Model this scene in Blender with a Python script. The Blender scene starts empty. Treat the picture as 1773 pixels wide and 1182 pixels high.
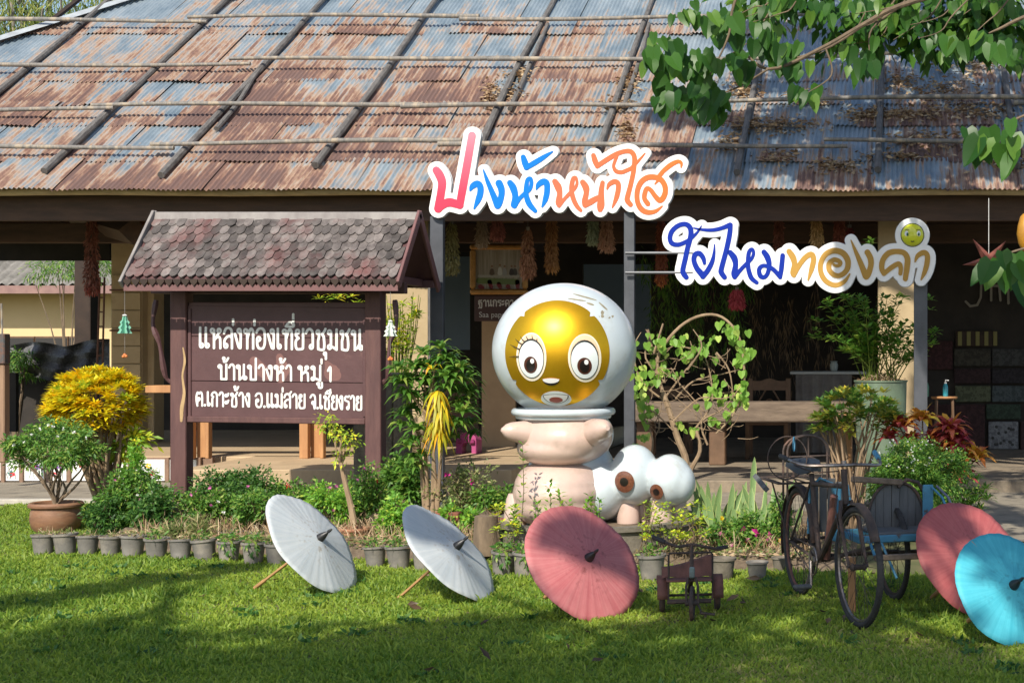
import bpy, bmesh, math, random
import numpy as np
from mathutils import Vector, Matrix, Quaternion
R = math.radians
random.seed(7); rng = np.random.default_rng(11)
scn = bpy.context.scene
col = scn.collection
# ---------------------------------------------------------------- camera
F, PX, PY, CH = 2600.0, 1540.0, 600.0, 1.6
cam = bpy.data.objects.new('camera', bpy.data.cameras.new('camera'))
col.objects.link(cam); scn.camera = cam
cam.location = (0, 0, CH); cam.rotation_euler = (R(90), 0, 0)
cam.data.sensor_width = 36; cam.data.lens = 36 * F / 1773
cam.data.shift_x = -(PX - 886.5) / 1773; cam.data.shift_y = (PY - 591) / 1773
cam.data.clip_end = 900
# ---------------------------------------------------------------- light
SUN_EL, SUN_AZ = R(41), R(9)      # azimuth: towards the left of straight behind the camera
sd = Vector((-math.sin(SUN_AZ) * math.cos(SUN_EL), -math.cos(SUN_AZ) * math.cos(SUN_EL), math.sin(SUN_EL)))
w = bpy.data.worlds.new('World'); scn.world = w; w.use_nodes = True
nt = w.node_tree; sky = nt.nodes.new('ShaderNodeTexSky'); sky.sky_type = 'NISHITA'; sky.sun_disc = False
sky.sun_elevation = SUN_EL; sky.sun_rotation = math.atan2(sd.x, sd.y); sky.air_density = 1.0; sky.dust_density = 1.0
nt.links.new(sky.outputs[0], nt.nodes['Background'].inputs[0]); nt.nodes['Background'].inputs[1].default_value = 0.14
sl = bpy.data.lights.new('sun', 'SUN'); sl.energy = 5.0; sl.angle = R(0.55); sl.color = (1.0, 0.93, 0.80)
so = bpy.data.objects.new('sun', sl); col.objects.link(so)
so.rotation_euler = sd.to_track_quat('Z', 'Y').to_euler(); so.location = (0, -10, 20)
scn.view_settings.view_transform = 'Standard'; scn.view_settings.look = 'None'
scn.view_settings.gamma = 1; scn.view_settings.exposure = 0.3; scn.view_settings.use_curve_mapping = False

def W(px, py, Y):
    return Vector(((px - PX) / F * Y, Y, CH - (py - PY) / F * Y))
def GY(py, h=0.0):
    return (CH - h) * F / (py - PY)

# ---------------------------------------------------------------- materials
def srgb(r, g, b):
    f = lambda c: (c / 255 / 12.92) if c <= 10 else ((c / 255 + .055) / 1.055) ** 2.4
    return (f(r), f(g), f(b), 1)
def C(r, g, b): return (r, g, b, 1)
MATS = {}
def mat(name, c1, c2=None, rough=.7, scale=6, metal=0.0, bump=0.0, bscale=None, stretch=(1, 1, 1), spec=None,
        coords='Object', detail=5, lo=.35, hi=.65, coat=0.0, c3=None, scale3=1.5, lo3=.5, hi3=.65, orand=0.0):
    if name in MATS: return MATS[name]
    m = bpy.data.materials.new(name); m.use_nodes = True; N = m.node_tree.nodes; Lk = m.node_tree.links
    b = N['Principled BSDF']; b.inputs['Roughness'].default_value = rough; b.inputs['Metallic'].default_value = metal
    if spec is not None: b.inputs['Specular IOR Level'].default_value = spec
    if coat: b.inputs['Coat Weight'].default_value = coat; b.inputs['Coat Roughness'].default_value = .12
    b.inputs['Base Color'].default_value = c1
    tc = N.new('ShaderNodeTexCoord'); mp = N.new('ShaderNodeMapping'); mp.inputs['Scale'].default_value = stretch
    src = tc.outputs['Object']
    if coords == 'World':
        g = N.new('ShaderNodeNewGeometry'); src = g.outputs['Position']
    Lk.new(src, mp.inputs['Vector'])
    out = None
    if c2 is not None:
        no = N.new('ShaderNodeTexNoise'); no.inputs['Scale'].default_value = scale; no.inputs['Detail'].default_value = detail
        no.inputs['Roughness'].default_value = .65
        Lk.new(mp.outputs[0], no.inputs['Vector'])
        cr = N.new('ShaderNodeValToRGB'); cr.color_ramp.elements[0].position = lo; cr.color_ramp.elements[1].position = hi
        cr.color_ramp.elements[0].color = c1; cr.color_ramp.elements[1].color = c2
        Lk.new(no.outputs['Fac'], cr.inputs['Fac']); out = cr.outputs['Color']
        if c3 is not None:
            n3 = N.new('ShaderNodeTexNoise'); n3.inputs['Scale'].default_value = scale3; n3.inputs['Detail'].default_value = 6
            n3.inputs['Roughness'].default_value = .7
            Lk.new(mp.outputs[0], n3.inputs['Vector'])
            mr = N.new('ShaderNodeMapRange'); mr.inputs[1].default_value = lo3; mr.inputs[2].default_value = hi3
            Lk.new(n3.outputs['Fac'], mr.inputs[0])
            mx = N.new('ShaderNodeMix'); mx.data_type = 'RGBA'; mx.inputs[7].default_value = c3
            Lk.new(mr.outputs[0], mx.inputs[0]); Lk.new(out, mx.inputs[6]); out = mx.outputs[2]
        if orand:
            oi = N.new('ShaderNodeObjectInfo'); hs = N.new('ShaderNodeHueSaturation')
            mr2 = N.new('ShaderNodeMapRange'); mr2.inputs[3].default_value = 1 - orand; mr2.inputs[4].default_value = 1 + orand
            Lk.new(oi.outputs['Random'], mr2.inputs[0]); Lk.new(mr2.outputs[0], hs.inputs['Value']); Lk.new(out, hs.inputs['Color'])
            out = hs.outputs[0]
        Lk.new(out, b.inputs['Base Color'])
    if bump:
        nb = N.new('ShaderNodeTexNoise'); nb.inputs['Scale'].default_value = bscale or scale * 3; nb.inputs['Detail'].default_value = 6
        Lk.new(mp.outputs[0], nb.inputs['Vector'])
        bu = N.new('ShaderNodeBump'); bu.inputs['Strength'].default_value = bump; bu.inputs['Distance'].default_value = .01
        Lk.new(nb.outputs['Fac'], bu.inputs['Height']); Lk.new(bu.outputs[0], b.inputs['Normal'])
    MATS[name] = m; return m
def leafmat(name, c1, c2, rough=.5, trans=.35, c3=None, spec=.4):
    """leaf colours follow a per-leaf random value stored in the mesh"""
    if name in MATS: return MATS[name]
    m = bpy.data.materials.new(name); m.use_nodes = True; N = m.node_tree.nodes; Lk = m.node_tree.links
    b = N['Principled BSDF']; b.inputs['Roughness'].default_value = rough; b.inputs['Specular IOR Level'].default_value = spec
    at = N.new('ShaderNodeAttribute'); at.attribute_name = 'tint'
    cr = N.new('ShaderNodeValToRGB'); e = cr.color_ramp.elements; e[0].color = c1; e[1].color = c2; e[0].position = .1; e[1].position = .8
    if c3 is not None:
        k = e.new(.93); k.color = c3
    Lk.new(at.outputs['Fac'], cr.inputs['Fac']); Lk.new(cr.outputs[0], b.inputs['Base Color'])
    tr = N.new('ShaderNodeBsdfTranslucent'); hs = N.new('ShaderNodeHueSaturation'); hs.inputs['Value'].default_value = 1.5; hs.inputs['Hue'].default_value = .485
    Lk.new(cr.outputs[0], hs.inputs['Color']); Lk.new(hs.outputs[0], tr.inputs['Color'])
    mx = N.new('ShaderNodeMixShader'); mx.inputs[0].default_value = trans
    Lk.new(b.outputs[0], mx.inputs[1]); Lk.new(tr.outputs[0], mx.inputs[2]); Lk.new(mx.outputs[0], N['Material Output'].inputs[0])
    MATS[name] = m; return m

# ---------------------------------------------------------------- object helpers
ORIG = {}
def tag(o, label=None, cat=None, group=None, kind=None):
    if label: o['label'] = label
    if cat: o['category'] = cat
    if group: o['group'] = group
    if kind: o['kind'] = kind
    return o
def thing(name, loc, label, cat, group=None, rot=(0, 0, 0)):
    o = bpy.data.objects.new(name, None); col.objects.link(o); o.location = loc; o.rotation_euler = rot
    o.empty_display_size = .1
    ORIG[o] = Vector(loc); return tag(o, label, cat, group)
def rootorig(p):
    while p is not None and p.parent is not None: p = p.parent
    return ORIG.get(p, Vector((0, 0, 0))) if p is not None else Vector((0, 0, 0))
def link(name, me, m, parent=None, kind=None):
    o = bpy.data.objects.new(name, me); col.objects.link(o)
    if m is not None and not me.materials: me.materials.append(m)
    if parent is not None: o.parent = parent
    if kind: o['kind'] = kind
    return o
class MB:
    def __init__(s): s.v = []; s.f = []; s.t = None
    def add(s, vs, fs):
        b = len(s.v); s.v.extend([tuple(v) for v in vs]); s.f.extend([tuple(b + i for i in f) for f in fs]); return s
    def box(s, c, d, rot=None, taper=None, bev=0.0):
        x, y, z = d[0] / 2, d[1] / 2, d[2] / 2
        if bev > 0:
            b = min(bev, x * .9, y * .9, z * .9); P = []; 
            # chamfered box: 24 verts
            vs = []; idx = {}
            for sx in (-1, 1):
                for sy in (-1, 1):
                    for sz in (-1, 1):
                        for ax in range(3):
                            q = [sx * (x - b), sy * (y - b), sz * (z - b)]; q[ax] = (sx * x, sy * y, sz * z)[ax]
                            idx[(sx, sy, sz, ax)] = len(vs); vs.append(Vector(q))
            fs = []
            for ax in range(3):
                o1, o2 = [a for a in range(3) if a != ax]
                for sg in (-1, 1):
                    r = []
                    for a, bb in ((-1, -1), (1, -1), (1, 1), (-1, 1)):
                        k = [0, 0, 0]; k[ax] = sg; k[o1] = a; k[o2] = bb; r.append(idx[(k[0], k[1], k[2], ax)])
                    fs.append(r)
                for a in (-1, 1):       # edge chamfers run along axis ax
                    for bb in (-1, 1):
                        k0 = [0, 0, 0]; k0[ax] = -1; k0[o1] = a; k0[o2] = bb; k1 = list(k0); k1[ax] = 1
                        fs.append([idx[(*k0, o1)], idx[(*k1, o1)], idx[(*k1, o2)], idx[(*k0, o2)]])
            for sx in (-1, 1):
                for sy in (-1, 1):
                    for sz in (-1, 1): fs.append([idx[(sx, sy, sz, a)] for a in range(3)])
        else:
            vs = [Vector((sx * x, sy * y, sz * z)) for sz in (-1, 1) for sy in (-1, 1) for sx in (-1, 1)]
            fs = [(0, 2, 3, 1), (4, 5, 7, 6), (0, 1, 5, 4), (2, 6, 7, 3), (0, 4, 6, 2), (1, 3, 7, 5)]
        if taper:
            for v in vs:
                k = taper if v.z > 0 else 1
                v.x *= k; v.y *= k
        if rot is not None: vs = [rot @ v for v in vs]
        c = Vector(c); return s.add([v + c for v in vs], fs)
    def tube(s, pts, r, n=8, cap=True):
        pts = [Vector(p) for p in pts]; rs = r if isinstance(r, (list, tuple)) else [r] * len(pts)
        b = len(s.v); up = None
        for i, p in enumerate(pts):
            t = (pts[min(i + 1, len(pts) - 1)] - pts[max(i - 1, 0)])
            if t.length < 1e-9: t = Vector((0, 0, 1))
            t.normalize()
            if up is None:
                up = Vector((0, 0, 1)) if abs(t.z) < .9 else Vector((1, 0, 0))
            u = up - t * up.dot(t)
            if u.length < 1e-5: u = t.orthogonal()
            u.normalize(); up = u; v2 = t.cross(u)
            for k in range(n):
                a = 2 * math.pi * k / n; s.v.append(tuple(p + (u * math.cos(a) + v2 * math.sin(a)) * rs[i]))
        for i in range(len(pts) - 1):
            for k in range(n):
                k2 = (k + 1) % n; s.f.append((b + i * n + k, b + i * n + k2, b + (i + 1) * n + k2, b + (i + 1) * n + k))
        if cap:
            s.f.append(tuple(b + k for k in range(n))[::-1]); s.f.append(tuple(b + (len(pts) - 1) * n + k for k in range(n)))
        return s
    def ring(s, c, R_, r, axis=(0, 0, 1), n=32, m=8, a0=0, a1=2 * math.pi):
        axis = Vector(axis).normalized(); u = axis.orthogonal().normalized(); v = axis.cross(u); c = Vector(c)
        full = abs(a1 - a0 - 2 * math.pi) < 1e-6; cnt = n if full else n + 1; b = len(s.v)
        for i in range(cnt):
            a = a0 + (a1 - a0) * i / n; d = u * math.cos(a) + v * math.sin(a)
            for k in range(m):
                q = 2 * math.pi * k / m; s.v.append(tuple(c + d * (R_ + r * math.cos(q)) + axis * r * math.sin(q)))
        for i in range(n if full else n):
            j = (i + 1) % cnt
            for k in range(m):
                k2 = (k + 1) % m; s.f.append((b + i * m + k, b + j * m + k, b + j * m + k2, b + i * m + k2))
        return s
    def lathe(s, prof, c=(0, 0, 0), axis=(0, 0, 1), n=24, close=True):
        axis = Vector(axis).normalized(); u = axis.orthogonal().normalized(); v = axis.cross(u); c = Vector(c); b = len(s.v)
        for (r, h) in prof:
            for k in range(n):
                a = 2 * math.pi * k / n; s.v.append(tuple(c + axis * h + (u * math.cos(a) + v * math.sin(a)) * r))
        for i in range(len(prof) - 1):
            for k in range(n):
                k2 = (k + 1) % n; s.f.append((b + i * n + k, b + i * n + k2, b + (i + 1) * n + k2, b + (i + 1) * n + k))
        if close:
            s.f.append(tuple(b + k for k in range(n))[::-1]); s.f.append(tuple(b + (len(prof) - 1) * n + k for k in range(n)))
        return s
    def ball(s, c, r, n=20, m=12):
        r = (r, r, r) if not isinstance(r, (tuple, list)) else r
        b = len(s.v); c = Vector(c)
        for i in range(m + 1):
            t = math.pi * i / m
            for k in range(n):
                a = 2 * math.pi * k / n
                s.v.append((c.x + r[0] * math.sin(t) * math.cos(a), c.y + r[1] * math.sin(t) * math.sin(a), c.z + r[2] * math.cos(t)))
        for i in range(m):
            for k in range(n):
                k2 = (k + 1) % n; s.f.append((b + i * n + k, b + (i + 1) * n + k, b + (i + 1) * n + k2, b + i * n + k2))
        return s
    def prism(s, poly, y0, y1):   # polygon in (x,z) extruded in y
        n = len(poly); b = len(s.v)
        s.v += [(p[0], y0, p[1]) for p in poly] + [(p[0], y1, p[1]) for p in poly]
        s.f.append(tuple(b + i for i in range(n))); s.f.append(tuple(b + n + i for i in range(n))[::-1])
        for i in range(n):
            j = (i + 1) % n; s.f.append((b + i, b + n + i, b + n + j, b + j))
        return s
    def mesh(s, name, smooth=False, off=Vector((0, 0, 0))):
        me = bpy.data.meshes.new(name); me.from_pydata([(v[0] - off.x, v[1] - off.y, v[2] - off.z) for v in s.v], [], s.f)
        me.validate(); bm = bmesh.new(); bm.from_mesh(me)
        if smooth: bmesh.ops.remove_doubles(bm, verts=bm.verts, dist=1e-5)
        bmesh.ops.recalc_face_normals(bm, faces=bm.faces); bm.to_mesh(me); bm.free()
        if smooth:
            me.shade_smooth(); me.set_sharp_from_angle(angle=R(40))
        return me
    def build(s, name, m, parent=None, local=False, smooth=False, kind=None):
        off = Vector((0, 0, 0)) if (local or parent is None) else rootorig(parent)
        return link(name, s.mesh(name, smooth, off), m, parent, kind)
def solo(name, mb, m, loc, label, cat, group=None, smooth=False, kind=None):
    loc = Vector(loc); o = link(name, mb.mesh(name, smooth, loc), m); o.location = loc; ORIG[o] = loc
    return tag(o, label, cat, group, kind)
def struct(name, mb, m, kind='structure', smooth=False):
    return link(name, mb.mesh(name, smooth), m, None, kind)
def copy_tree(o, parent=None):
    c = o.copy(); col.objects.link(c)
    if parent is not None: c.parent = parent
    for ch in list(o.children): copy_tree(ch, c)
    return c

# ---------------------------------------------------------------- leaves
def leaves(P, D, Lh, Wd, droop=.15, cup=.25, kind='leaf', Up=None):
    """arrays -> (verts, quads, tint).  P base, D direction, Lh length, Wd width"""
    n = len(P); D = D / (np.linalg.norm(D, axis=1, keepdims=True) + 1e-9)
    if Up is None: Up = rng.normal(size=(n, 3)) * .5 + np.array([0, -.35, .8])
    S = np.cross(D, Up); S /= (np.linalg.norm(S, axis=1, keepdims=True) + 1e-9); U = np.cross(S, D)
    Lh = np.broadcast_to(Lh, (n,))[:, None]; Wd = np.broadcast_to(Wd, (n,))[:, None]
    g = np.array([0, 0, -1.0])
    if kind == 'leaf':      # 6 verts: base, l/r at .4, mid .45 lowered, tip
        v0 = P; mid = P + D * Lh * .45 - U * Wd * cup * .5 + g * droop * Lh * .2
        l = P + D * Lh * .4 + S * Wd * .5 + g * droop * Lh * .2; r = P + D * Lh * .4 - S * Wd * .5 + g * droop * Lh * .2
        tip = P + D * Lh + g * droop * Lh
        V = np.stack([v0, l, mid, r, tip], 1).reshape(-1, 3); b = (np.arange(n) * 5)[:, None]
        Fq = np.concatenate([b + np.array([[0, 2, 1]]), b + np.array([[0, 3, 2]]), b + np.array([[1, 2, 4]]), b + np.array([[2, 3, 4]])], 0)
        k = 5
    elif kind == 'blade':   # long strap, 2 segments + tip
        c1 = P + D * Lh * .35; c2 = P + D * Lh * .7 + g * droop * Lh * .35; tip = P + D * Lh + g * droop * Lh
        V = np.stack([P + S * Wd * .22, P - S * Wd * .22, c1 + S * Wd * .5, c1 - S * Wd * .5, c2 + S * Wd * .38, c2 - S * Wd * .38, tip], 1).reshape(-1, 3)
        b = (np.arange(n) * 7)[:, None]
        Fq = np.concatenate([b + np.array([q]) for q in ([0, 1, 3], [0, 3, 2], [2, 3, 5], [2, 5, 4], [4, 5, 6])], 0); k = 7
    else:                   # 'grass' : 2 tris
        c1 = P + D * Lh * .5
        V = np.stack([P + S * Wd * .5, P - S * Wd * .5, c1 + S * Wd * .4, c1 - S * Wd * .4, P + D * Lh + g * droop * Lh], 1).reshape(-1, 3)
        b = (np.arange(n) * 5)[:, None]
        Fq = np.concatenate([b + np.array([q]) for q in ([0, 1, 3], [0, 3, 2], [2, 3, 4])], 0); k = 5
    tint = np.repeat(rng.random(n), k)
    return V, Fq, tint
def tri_mesh(name, V, Fq, tint=None, off=None):
    V = np.asarray(V, dtype=np.float32)
    if off is not None: V = V - np.array(off[:], dtype=np.float32)
    me = bpy.data.meshes.new(name); nf = len(Fq)
    me.vertices.add(len(V)); me.vertices.foreach_set('co', V.ravel())
    me.loops.add(nf * 3); me.loops.foreach_set('vertex_index', np.asarray(Fq, dtype=np.int32).ravel())
    me.polygons.add(nf); me.polygons.foreach_set('loop_start', np.arange(nf, dtype=np.int32) * 3)
    if tint is not None:
        a = me.attributes.new('tint', 'FLOAT', 'POINT'); a.data.foreach_set('value', np.asarray(tint, dtype=np.float32))
    me.update(); me.validate(); return me
def merge(lst):
    Vs, Fs, Ts, b = [], [], [], 0
    for V, Fq, t in lst:
        Vs.append(V); Fs.append(Fq + b); Ts.append(t); b += len(V)
    return np.concatenate(Vs), np.concatenate(Fs), np.concatenate(Ts)
def cloud(c, rad, n, L, Wd, out=1.0, shell=.55, gravity=0.0, droop=.2, kind='leaf', jit=.25, clumps=0):
    c = np.array(c[:]); rad = np.array(rad)
    if clumps:
        cd = rng.normal(size=(clumps, 3)); cd /= np.linalg.norm(cd, axis=1, keepdims=True); cr = shell + (1 - shell) * rng.random((clumps, 1))
        cc = cd * cr; pick = rng.integers(0, clumps, n); d = cc[pick] + rng.normal(size=(n, 3)) * .42 / math.sqrt(max(clumps, 1)) * 1.6
    else:
        d = rng.normal(size=(n, 3)); d /= np.linalg.norm(d, axis=1, keepdims=True); d *= (shell + (1 - shell) * rng.random((n, 1)) ** .6)
    P = c + d * rad
    D = d * out + rng.normal(size=(n, 3)) * .6 + np.array([0, 0, -gravity])
    ls = L * (1 + jit * rng.normal(size=n)).clip(.4, 1.8)
    return leaves(P, D, ls, ls * Wd, droop=droop, kind=kind)
def leafobj(name, lst, m, parent, kind=None):
    V, Fq, t = merge(lst); off = rootorig(parent)
    return link(name, tri_mesh(name, V, Fq, t, off), m, parent, kind)
def branchy(base, tips, r0, parent, m, name='stem', r1=.004, wob=.04, n=6, fork=.35):
    mb = MB(); base = Vector(base)
    for t in tips:
        t = Vector(t); k = 6; pts = []
        side = Vector((random.gauss(0, wob), random.gauss(0, wob), 0))
        for i in range(k + 1):
            a = i / k
            q = base.lerp(t, a); q = Vector((base.x + (t.x - base.x) * a ** 1.5, base.y + (t.y - base.y) * a ** 1.5, q.z))
            pts.append(q + side * math.sin(a * math.pi) + Vector((random.gauss(0, wob * .15), random.gauss(0, wob * .15), 0)))
        mb.tube(pts, [r0 + (r1 - r0) * (i / k) for i in range(k + 1)], n=n)
    return mb.build(name, m, parent, smooth=True)

# ---------------------------------------------------------------- lettering: strokes -> outline -> solid
def catmull(P, sub=6):
    P = [tuple(p) for p in P]
    if len(P) < 3: return P
    out = []
    for i in range(len(P) - 1):
        p0 = P[max(i - 1, 0)]; p1 = P[i]; p2 = P[i + 1]; p3 = P[min(i + 2, len(P) - 1)]
        for s in range(sub):
            t = s / sub
            out.append(tuple(.5 * ((2 * b) + (-a + c) * t + (2 * a - 5 * b + 4 * c - d) * t * t + (-a + 3 * b - 3 * c + d) * t ** 3) for a, b, c, d in zip(p0, p1, p2, p3)))
    out.append(P[-1]); return out
def field(strokes, X, Y):
    D = np.full(X.shape, 1e9)
    for st in strokes:
        if len(st) == 1: st = [st[0], st[0]]
        for a, b in zip(st[:-1], st[1:]):
            dx, dy = b[0] - a[0], b[1] - a[1]; L2 = dx * dx + dy * dy + 1e-12
            t = np.clip(((X - a[0]) * dx + (Y - a[1]) * dy) / L2, 0, 1)
            d = np.hypot(X - (a[0] + t * dx), Y - (a[1] + t * dy)) - (a[2] + t * (b[2] - a[2]))
            np.minimum(D, d, out=D)
    return D
def contours(D, x0, y0, h, level=0.0):
    ny, nx = D.shape; ins = D < level
    c = ins[:-1, :-1].astype(int) + ins[:-1, 1:] * 2 + ins[1:, 1:] * 4 + ins[1:, :-1] * 8
    ys, xs = np.nonzero((c > 0) & (c < 15)); seg = {}
    def ept(e, i, j):
        if e == 0: a, b = (i, j), (i, j + 1)
        elif e == 1: a, b = (i, j + 1), (i + 1, j + 1)
        elif e == 2: a, b = (i + 1, j), (i + 1, j + 1)
        else: a, b = (i, j), (i + 1, j)
        va, vb = D[a] - level, D[b] - level; t = va / (va - vb)
        return (a, b), (x0 + (a[1] + (b[1] - a[1]) * t) * h, y0 + (a[0] + (b[0] - a[0]) * t) * h)
    tb = {1: [(3, 0)], 2: [(0, 1)], 3: [(3, 1)], 4: [(1, 2)], 5: [(3, 2), (1, 0)], 6: [(0, 2)], 7: [(3, 2)], 8: [(2, 3)], 9: [(2, 0)],
          10: [(0, 3), (2, 1)], 11: [(2, 1)], 12: [(1, 3)], 13: [(1, 0)], 14: [(0, 3)]}
    pos = {}
    for i, j in zip(ys, xs):
        for e1, e2 in tb[int(c[i, j])]:
            k1, p1 = ept(e1, i, j); k2, p2 = ept(e2, i, j); seg[k1] = k2; pos[k1] = p1; pos[k2] = p2
    loops = []
    while seg:
        k, nx_ = seg.popitem(); lp = [pos[k]]
        while nx_ in seg:
            lp.append(pos[nx_]); nx_ = seg.pop(nx_)
        if len(lp) > 5: loops.append(lp)
    return loops
def simplify(lp, tol):
    n = len(lp); keep = [False] * n; far = max(range(n), key=lambda i: (lp[i][0] - lp[0][0]) ** 2 + (lp[i][1] - lp[0][1]) ** 2)
    keep[0] = keep[far] = True; st = [(0, far), (far, n)]
    while st:
        a, b = st.pop(); A = lp[a]; B = lp[b % n]; dx, dy = B[0] - A[0], B[1] - A[1]; L = math.hypot(dx, dy) + 1e-12; best, bi = 0, -1
        for i in range(a + 1, b):
            d = abs((lp[i][0] - A[0]) * dy - (lp[i][1] - A[1]) * dx) / L
            if d > best: best, bi = d, i
        if best > tol: keep[bi] = True; st += [(a, bi), (bi, b)]
    return [p for p, k in zip(lp, keep) if k]
def stroke_solid(name, strokes, m, parent, to3, th, h=.5, off=0.0, tol=.12, gap=0.0, closed_holes=False):
    """to3(u,v) -> point on the board plane (Vector), th = thickness towards -Y"""
    us = [p[0] for s in strokes for p in s]; vs = [p[1] for s in strokes for p in s]; rr = max(p[2] for s in strokes for p in s) + off + 2 * h
    x0, x1, y0, y1 = min(us) - rr, max(us) + rr, min(vs) - rr, max(vs) + rr
    nx, ny = int((x1 - x0) / h) + 2, int((y1 - y0) / h) + 2
    X, Y = np.meshgrid(x0 + np.arange(nx) * h, y0 + np.arange(ny) * h)
    loops = [simplify(l, tol) for l in contours(field(strokes, X, Y), x0, y0, h, off)]
    loops = [l for l in loops if len(l) > 2]
    bm = bmesh.new(); edges = []; o = rootorig(parent)
    for l in loops:
        vv = [bm.verts.new(to3(u, v) - o + Vector((0, -gap - th, 0))) for u, v in l]
        for a, b in zip(vv, vv[1:] + vv[:1]): edges.append(bm.edges.new((a, b)))
    bmesh.ops.triangle_fill(bm, edges=edges, use_beauty=True, use_dissolve=False)
    front = list(bm.faces)
    ret = bmesh.ops.extrude_face_region(bm, geom=front)
    ev = [g for g in ret['geom'] if isinstance(g, bmesh.types.BMVert)]
    for v in ev: v.co.y += th
    bmesh.ops.recalc_face_normals(bm, faces=bm.faces)
    me = bpy.data.meshes.new(name); bm.to_mesh(me); bm.free()
    return link(name, me, m, parent)
def circ(cx, cy, r, w, n=14):
    return [(cx + r * math.cos(2 * math.pi * i / n), cy + r * math.sin(2 * math.pi * i / n), w) for i in range(n + 1)]
# ================================================================ SETTING
m_earth = mat('lawn_soil', C(.055, .075, .02, 1)if False else C(.07, .085, .025), C(.14, .12, .05), scale=3, rough=1, bump=.4, coords='World', c3=C(.12, .09, .05), scale3=1.1, lo3=.6, hi3=.75)
m_conc = mat('worn_concrete', C(.30, .26, .20), C(.19, .165, .13), scale=2.5, rough=.9, bump=.3, bscale=60, coords='World', c3=C(.10, .09, .07), scale3=5, lo3=.55, hi3=.8)
m_kerb = mat('pale_kerb', C(.45, .42, .36), C(.34, .31, .27), scale=9, rough=.9, bump=.3)
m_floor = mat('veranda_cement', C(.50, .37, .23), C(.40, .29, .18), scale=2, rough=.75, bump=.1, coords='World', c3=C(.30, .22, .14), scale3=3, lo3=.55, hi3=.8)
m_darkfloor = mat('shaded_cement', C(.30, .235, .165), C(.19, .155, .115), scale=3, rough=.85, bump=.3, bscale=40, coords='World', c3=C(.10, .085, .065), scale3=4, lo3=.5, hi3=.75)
g = MB(); N_ = 40
for i in range(N_ + 1):
    for j in range(N_ + 1):
        x = -60 + 120 * i / N_; y = -30 + 110 * j / N_
        g.v.append((x, y, 0))
for i in range(N_):
    for j in range(N_): a = i * (N_ + 1) + j; g.f.append((a, a + N_ + 1, a + N_ + 2, a + 1))
far = 500
g.add([(-far, -far, -.02), (far, -far, -.02), (far, far, -.02), (-far, far, -.02)], [(0, 1, 2, 3)])
struct('lawn', g, m_earth)
# concrete apron around the pavilion with a pale kerb at the left
pv = MB().box((-9.0, 16.5, -.03), (9.0, 2.2, .09)); struct('path', pv, m_conc)
struct('kerb', MB().box((-9.0, 15.33, .0), (9.0, .12, .10), bev=.01), m_kerb)
ap = MB()
ap.add([(.15, 12.3, .012), (9, 12.0, .012), (9, 16.39, .012), (-4.0, 16.39, .012), (-3.2, 14.4, .012)], [(0, 1, 2, 3, 4)])
struct('pavement', ap, m_conc)
# raised floors (left / middle higher, right lower)
FH, FL = .30, .14
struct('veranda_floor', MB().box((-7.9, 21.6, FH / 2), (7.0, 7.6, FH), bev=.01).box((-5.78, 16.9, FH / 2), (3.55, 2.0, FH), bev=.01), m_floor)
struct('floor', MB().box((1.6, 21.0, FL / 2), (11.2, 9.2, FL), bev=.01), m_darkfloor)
# soil bed under the plants
m_soil = mat('dry_bed_soil', C(.10, .07, .045), C(.20, .15, .10), scale=14, rough=1, bump=.9, bscale=40, coords='World')
bed = MB(); nx, ny = 60, 16
for i in range(nx + 1):
    for j in range(ny + 1):
        x = -6.35 + 6.1 * i / nx; t = j / ny
        y0 = 11.75 - (x + 6.35) * .20; y = y0 + (14.7 - y0) * t
        z = .02 + .10 * math.sin(math.pi * min(1, t * 1.6 + .05)) ** .5 * (1 if t < .6 else .8) * random.uniform(.7, 1.1)
        if j in (0, ny) or i in (0, nx): z = -.01
        bed.v.append((x, y, z))
for i in range(nx):
    for j in range(ny): a = i * (ny + 1) + j; bed.f.append((a, a + ny + 1, a + ny + 2, a + 1))
struct('flower_bed_soil', bed, m_soil, smooth=True)

# ---------------------------------------------------------------- grass (nobody could count it)
m_grass = leafmat('grass_blades', C(.095, .20, .02), C(.33, .42, .05), rough=.55, trans=.4, c3=C(.40, .36, .12))
def grass_patch(n, xf, y0, y1, L, Wd):
    yy = y0 + (y1 - y0) * rng.random(n) ** 1.25; xa, xb = xf(yy); xx = xa + (xb - xa) * rng.random(n)
    return xx, yy
gx, gy = [], []
n1 = 230000
yy = 6.6 + (12.0 - 6.6) * rng.random(n1) ** 1.2
xa = (-130 - PX) / F * yy - .2; xb = (1900 - PX) / F * yy + .3; xx = xa + (xb - xa) * rng.random(n1)
front = 11.75 - (xx + 6.35) * .20
ok = (yy < front + .05) | (xx < -6.4)
ok &= ~((xx > .0) & (yy > 12.2))
xx, yy = xx[ok], yy[ok]
n2 = 26000
y2 = 11.8 + 3.45 * rng.random(n2); x2 = -8.9 + 2.6 * rng.random(n2)
n3 = 20000
x3 = -5.6 + 8.2 * rng.random(n3); y3 = 5.0 + 7.1 * rng.random(n3); k3 = (x3 > .45 + .0 * y3) | (y3 < 6.6); x3, y3 = x3[k3], y3[k3]
xx = np.concatenate([xx, x2, x3]); yy = np.concatenate([yy, y2, y3]); n = len(xx)
patch = np.sin(xx * 2.1 + 1.3 * np.sin(yy * 1.7)) * np.sin(yy * 2.9 + np.sin(xx * 3.1)) * .5 + .5
P = np.stack([xx, yy, np.full(n, -.004)], 1)
D = np.stack([rng.normal(size=n) * .55, rng.normal(size=n) * .55, np.full(n, 1.0)], 1)
Lg = (.030 + .034 * rng.random(n)) * (.70 + .5 * patch) * np.where(rng.random(n) < .06, 1.7, 1.0) * (.92 + .22 * np.sin(xx * 9 + 3 * np.sin(yy * 7)) * np.sin(yy * 11))
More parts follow.
